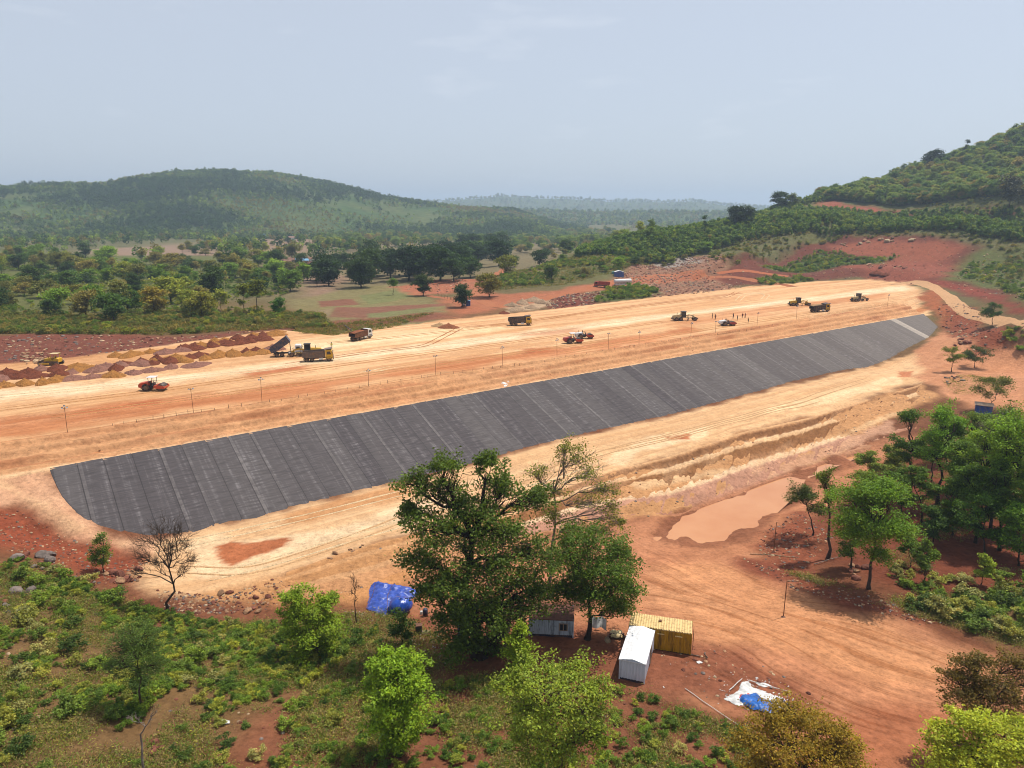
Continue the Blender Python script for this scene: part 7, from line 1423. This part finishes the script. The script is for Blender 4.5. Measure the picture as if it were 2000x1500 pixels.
sheet('plastic_sheet', 'crumpled bright blue plastic sheet lying in the yard', [(1444, 1360), (1478, 1355), (1488, 1368), (1508, 1374), (1524, 1392), (1512, 1400), (1470, 1393), (1456, 1384), (1444, 1374)], 'sheet_blue', .14, 63, .16, .25)
sheet('plastic_sheet', 'strip of red plastic sheet along the blue one', [(1440, 1358), (1462, 1356), (1466, 1362), (1448, 1368), (1442, 1372)], 'sheet_red', .16, 65, .06, .12)
sheet('plastic_sheet', 'narrow red strip on the white sheeting', [(1490, 1368), (1500, 1370), (1520, 1382), (1514, 1385), (1498, 1376)], 'sheet_red', .2, 66, .06, .15)
sheet('plastic_sheet', 'white scraps of sheeting behind the blue sheet', [(1448, 1330), (1462, 1326), (1470, 1340), (1500, 1350), (1480, 1358), (1455, 1352), (1440, 1350)], 'sheet_white', .05, 67, .05, .08)
sheet('plastic_sheet', 'blue edge of sheeting beside the brownish-yellow tree', [(1524, 1364), (1532, 1366), (1544, 1382), (1538, 1386)], 'sheet_blue', .16, 68, .05, .15)
sheet('plastic_sheet', 'white powdery patch of scraps behind the pipes', [(1474, 1328), (1495, 1328), (1512, 1336), (1496, 1340), (1480, 1336)], 'sheet_white', .01, 69, .02, .03)
lying('white_pipe', 'long white pipe on the right of the discarded sheeting', 1462, 1332, 1545, 1356, .05, 'white_paint', 'pipe', .15); lying('white_pipe', 'short white pipe on the left of the discarded sheeting', 1424, 1352, 1449, 1329, .045, 'white_paint', 'pipe', .15)
lying('white_hose', 'thin white hose running down through the scrub', 1338, 1347, 1445, 1420, .04, 'white_paint', 'hose', .05)
sheet('plastic_sheet', 'small white scrap at the end of the short dark beam', [(1357, 1290), (1366, 1287), (1374, 1290), (1370, 1294), (1362, 1295)], 'sheet_white', .05, 71, .05, .1)
B = hit(436, 1412); gz0 = B[2]; sheet('plastic_sheet', 'small white scrap lying on the red foreground slope', [(424, 1408), (436, 1404), (450, 1408), (448, 1416), (430, 1418)], 'sheet_white', .1, 73, .08, .15)
B = hit(987, 752); gz0 = B[2]; sheet('plastic_sheet', 'white crumpled sheet at the top edge of the liner', [(976, 752), (986, 747), (1000, 748), (996, 754), (982, 756)], 'sheet_white', .12, 75, .1, .2)
# litter
lm = MB().box((0, 0, .03), (.3, .2, .05), ry=.2).mesh('scrap'); lm.materials.append(MATS['sheet_white']); lm2 = MB().box((0, 0, .05), (.16, .3, .08), ry=-.3).mesh('scrap'); lm2.materials.append(MATS['sheet_white']); rng = np.random.default_rng(9)
pts = np.concatenate([scatter('760,1230 860,1240 900,1290 820,1310 740,1260', 140, 1, 0), scatter('1250,1290 1400,1290 1560,1340 1500,1400 1300,1350', 25, 2, 0), scatter('1400,1340 1460,1320 1540,1340 1560,1390 1440,1390', 110, 5, 0), scatter('1700,1170 1850,1195 1840,1220 1740,1200', 35, 3, 0), scatter('660,1190 760,1200 740,1215 680,1212', 40, 4, 0)]); pts[:, 2] += .03
stuff('litter', 'small white scraps of litter around the camp', pts, rng.uniform(.2, .6, len(pts)), [bpy.data.objects.new('scrap', lm), bpy.data.objects.new('scrap', lm2)], 61)
# ------------------------------------------------------------------ dirt tracks as raised strips
def road(name, label, pts, width, rgb, lift=.06):
    P = hits([tuple(map(float, p.split(','))) for p in pts.split()])[:, :2]; L = np.concatenate([[0], np.cumsum(np.linalg.norm(np.diff(P, axis=0), axis=1))]); n = int(L[-1] / 1.6) + 2; q = np.linspace(0, L[-1], n); C_ = np.stack([np.interp(q, L, P[:, 0]), np.interp(q, L, P[:, 1])], 1)
    for _ in range(6): C_[1:-1] = (C_[:-2] + 2 * C_[1:-1] + C_[2:]) / 4
    tn = np.gradient(C_, axis=0); tn /= np.linalg.norm(tn, axis=1, keepdims=True); nr = np.stack([-tn[:, 1], tn[:, 0]], 1); prof = [(-.5, -.12), (-.42, .0), (-.3, .03), (-.22, -.02), (-.1, .05), (.1, .05), (.22, -.02), (.3, .03), (.42, .0), (.5, -.12)]; V = np.zeros((n, len(prof), 3))
    wv = width * (1 + .12 * fbm(q / 6, q * 0, 2, 3))
    for j, (o_, zz) in enumerate(prof):
        xy_ = C_ + nr * (o_ * wv)[:, None]; V[:, j, :2] = xy_; V[:, j, 2] = height(xy_[:, 0], xy_[:, 1]) + lift + zz
    k = len(prof); idx = np.arange(n * k).reshape(n, k); qd = np.stack([idx[:-1, :-1], idx[:-1, 1:], idx[1:, 1:], idx[1:, :-1]], -1).reshape(-1, 4); me = grid_mesh(name, V.reshape(-1, 3), qd)
    mt = 'road_%d_%d_%d' % rgb
    if mt not in MATS: earth_mat(mt, rgb, .86)
    o = link(name, me, mt); tag(o, label, kind='structure'); return o
road('dirt_track', 'pale dirt track curving down past the end of the liner', '1742,556 1770,551 1795,552 1825,562 1850,577 1865,592 1880,606 1915,618 1960,628 2010,642 2100,665', 6.5, (226, 176, 130))
road('dirt_track', 'orange track along the foot of the grassy slope', '965,600 1010,592 1060,585 1110,572 1160,559 1200,550 1240,543 1290,537 1330,534', 7, (194, 122, 86))
road('dirt_track', 'orange track bending away between the trees', '965,600 935,582 932,568 946,553 962,541 976,532 986,522', 6, (196, 126, 90))
road('dirt_track', 'orange track towards the quarry', '1320,536 1370,536 1420,540 1470,547 1520,554 1548,560', 6, (190, 120, 84))
road('dirt_track', 'thin track climbing below the red bank', '1400,534 1440,528 1490,533 1540,540', 5, (196, 118, 82))
road('dirt_track', 'faint track by the dark round tree', '965,604 900,590 870,582 840,578 800,575', 5, (190, 122, 88))
def ruts(label, pts, rgb, gauge=1.9, w=.42):
    P = hits([tuple(map(float, p.split(','))) for p in pts.split()])[:, :2]; L = np.concatenate([[0], np.cumsum(np.linalg.norm(np.diff(P, axis=0), axis=1))]); n = int(L[-1] / .8) + 3; q = np.linspace(0, L[-1], n); C_ = np.stack([np.interp(q, L, P[:, 0]), np.interp(q, L, P[:, 1])], 1)
    for _ in range(25): C_[1:-1] = (C_[:-2] + 2 * C_[1:-1] + C_[2:]) / 4
    tn = np.gradient(C_, axis=0); tn /= np.linalg.norm(tn, axis=1, keepdims=True); nr = np.stack([-tn[:, 1], tn[:, 0]], 1); q4 = Q4()
    for side in (-1, 1):
        V = np.zeros((n, 5, 3)); off = gauge / 2 * side + .12 * fbm(q / 5, q * 0 + side, 2, 9); wv = w * np.clip(.9 + .7 * fbm(q / 3, q * 0 + side * 3, 2, 4), .15, 1.5) * np.minimum(1, np.minimum(np.arange(n), np.arange(n)[::-1]) / 6)
        for j, (o_, zz) in enumerate([(-.5, -.05), (-.3, .03), (0, .0), (.3, .03), (.5, -.05)]):
            c2 = C_ + nr * (off + o_ * wv)[:, None]; V[:, j, :2] = c2; V[:, j, 2] = height(c2[:, 0], c2[:, 1]) + .045 + zz
        idx = np.arange(n * 5).reshape(n, 5); q4.add(V.reshape(-1, 3), np.stack([idx[:-1, :-1], idx[:-1, 1:], idx[1:, 1:], idx[1:, :-1]], -1).reshape(-1, 4))
    mt = 'rut_%d_%d_%d' % rgb
    if mt not in MATS: earth_mat(mt, rgb, .8)
    o = link('wheel_track', q4.mesh('wheel_track'), mt); tag(o, label, kind='structure')
for i, pt in enumerate(['0,800 300,764 700,708 1000,668 1300,628', '0,775 250,752 520,722 800,680 1100,642 1500,590', '560,712 700,690 830,676 900,640', '640,670 760,660 900,645 1100,618 1400,580', '1440,588 1450,578 1470,572 1500,575 1490,586', '1380,586 1420,580 1440,570', '100,815 400,775 800,720 1200,662', '700,730 745,722 770,716', '900,640 1000,632 1200,602 1450,572', '1100,690 1200,672 1400,640 1600,610']):
    ruts('wheel tracks along the flat top of the embankment', pt, [(214, 156, 102), (248, 218, 172), (196, 130, 84)][i % 3], 2.0, .5)
for i, pt in enumerate(['330,1110 480,1120 640,1070 820,1000 1000,940 1250,865 1500,800 1700,740', '300,1075 420,1050 600,1010 800,960', '1200,880 1400,830 1600,780', '400,1130 560,1090 760,1030 950,975 1180,905']):
    ruts('wheel tracks on the flat below the liner', pt, [(226, 180, 130), (246, 214, 168)][i % 2], 1.9, .4)
F_ = thing('field_fence', 'short post fence beside the faint track', 'fence', tuple(hit(865, 585))); f0 = Vector(hit(865, 585)); pv = None
for i in range(8):
    p = Vector(hit(856 + i * 6, 578 + i * 2)); MB().cyl(p - f0, p - f0 + Vector((0, 0, 1.4)), .09, n=6).build('post', 'timber', F_)
    if pv: MB().bar(pv - f0 + Vector((0, 0, 1.1)), p - f0 + Vector((0, 0, 1.1)), .05).build('rail', 'timber', F_)
    pv = p
# ------------------------------------------------------------------ village
def hut(label, u, v, w, d, h, wall, roof, rz):
    p = hit(u, v); T = thing('village_hut', label, 'hut', tuple(p - np.array([0, 0, .3])), rz, 'village huts'); MB().box((0, 0, h / 2), (w, d, h)).build('wall', wall, T); rf = MB().prism([(-d / 2 - .5, h - .1), (0, h + d * .28), (d / 2 + .5, h - .1), (0, h + d * .28 - .2)], -w / 2 - .5, w / 2 + .5, Matrix.Rotation(math.pi / 2, 4, 'Z')).build('roof', roof, T)
    MB().box((0, -d / 2 - .03, 1.0), (1.0, .06, 2.0)).build('door', 'black_frame', T); MB().box((w * .3, -d / 2 - .03, 1.4), (.8, .06, .8)).build('window', 'black_frame', T)
for i, (u, v, w, d, h, wl_, rf, lab) in enumerate([(545, 512, 8, 5, 3, 'plaster', 'roof_tile', 'grey-walled hut at the left of the village'), (560, 516, 7, 5, 2.8, 'earth_tan', 'roof_tile', 'mud hut with brown roof in the village'), (575, 513, 9, 5, 3, 'plaster', 'roof_tile', 'long hut in the middle of the village'), (590, 515, 9, 6, 3, 'earth_tan', 'sky_paint', 'hut with pale blue sheet roof in the village'), (602, 512, 8, 5, 3, 'white_paint', 'roof_tile', 'white-walled hut at the right of the village'), (567, 524, 7, 5, 2.6, 'earth_brown', 'roof_tile', 'reddish hut at the front of the village'), (585, 526, 8, 5, 2.6, 'earth_tan', 'rusty_roof', 'rusty-roofed hut at the front of the village'), (612, 520, 6, 5, 2.6, 'plaster', 'rusty_roof', 'small hut at the right end of the village'),
        (522, 464, 12, 8, 4.5, 'white_paint', 'sky_paint', 'pale blue house far behind the village'), (475, 474, 10, 7, 3.5, 'plaster', 'roof_tile', 'tan house on the far fields, left one'), (455, 477, 10, 7, 3.5, 'white_paint', 'roof_tile', 'white house on the far fields, leftmost'), (490, 477, 10, 7, 3.2, 'earth_tan', 'rusty_roof', 'brown house on the far fields'), (570, 468, 10, 7, 3.5, 'white_paint', 'roof_tile', 'white house on the far fields, right one')]):
    hut(lab, u, v, w, d, h, wl_, rf, i * .7 % 1.2 - .5)
# ------------------------------------------------------------------ look-alikes: say which one, counted from the left of the picture
from collections import defaultdict
sets = defaultdict(list)
for o in COL.objects:
    if o.parent is None and 'label' in o and 'category' in o: sets[o['label']].append(o)
ONES = ['', 'leftmost', 'second', 'third', 'fourth', 'fifth', 'sixth', 'seventh', 'eighth', 'ninth', 'tenth', 'eleventh', 'twelfth', 'thirteenth', 'fourteenth', 'fifteenth', 'sixteenth', 'seventeenth', 'eighteenth', 'nineteenth', 'twentieth']
for lab, os_ in sets.items():
    if len(os_) < 2: continue
    os_.sort(key=lambda o: o.location.x / max(o.location.y, 1))
    for i, o in enumerate(os_):
        k = i + 1
        if k == len(os_): w = 'rightmost'
        elif k == 1: w = 'leftmost'
        elif k <= 20: w = ONES[k] + ' from left'
        else: w = 'number %d from left' % k
        o['label'] = '%s, %s' % (lab, w)
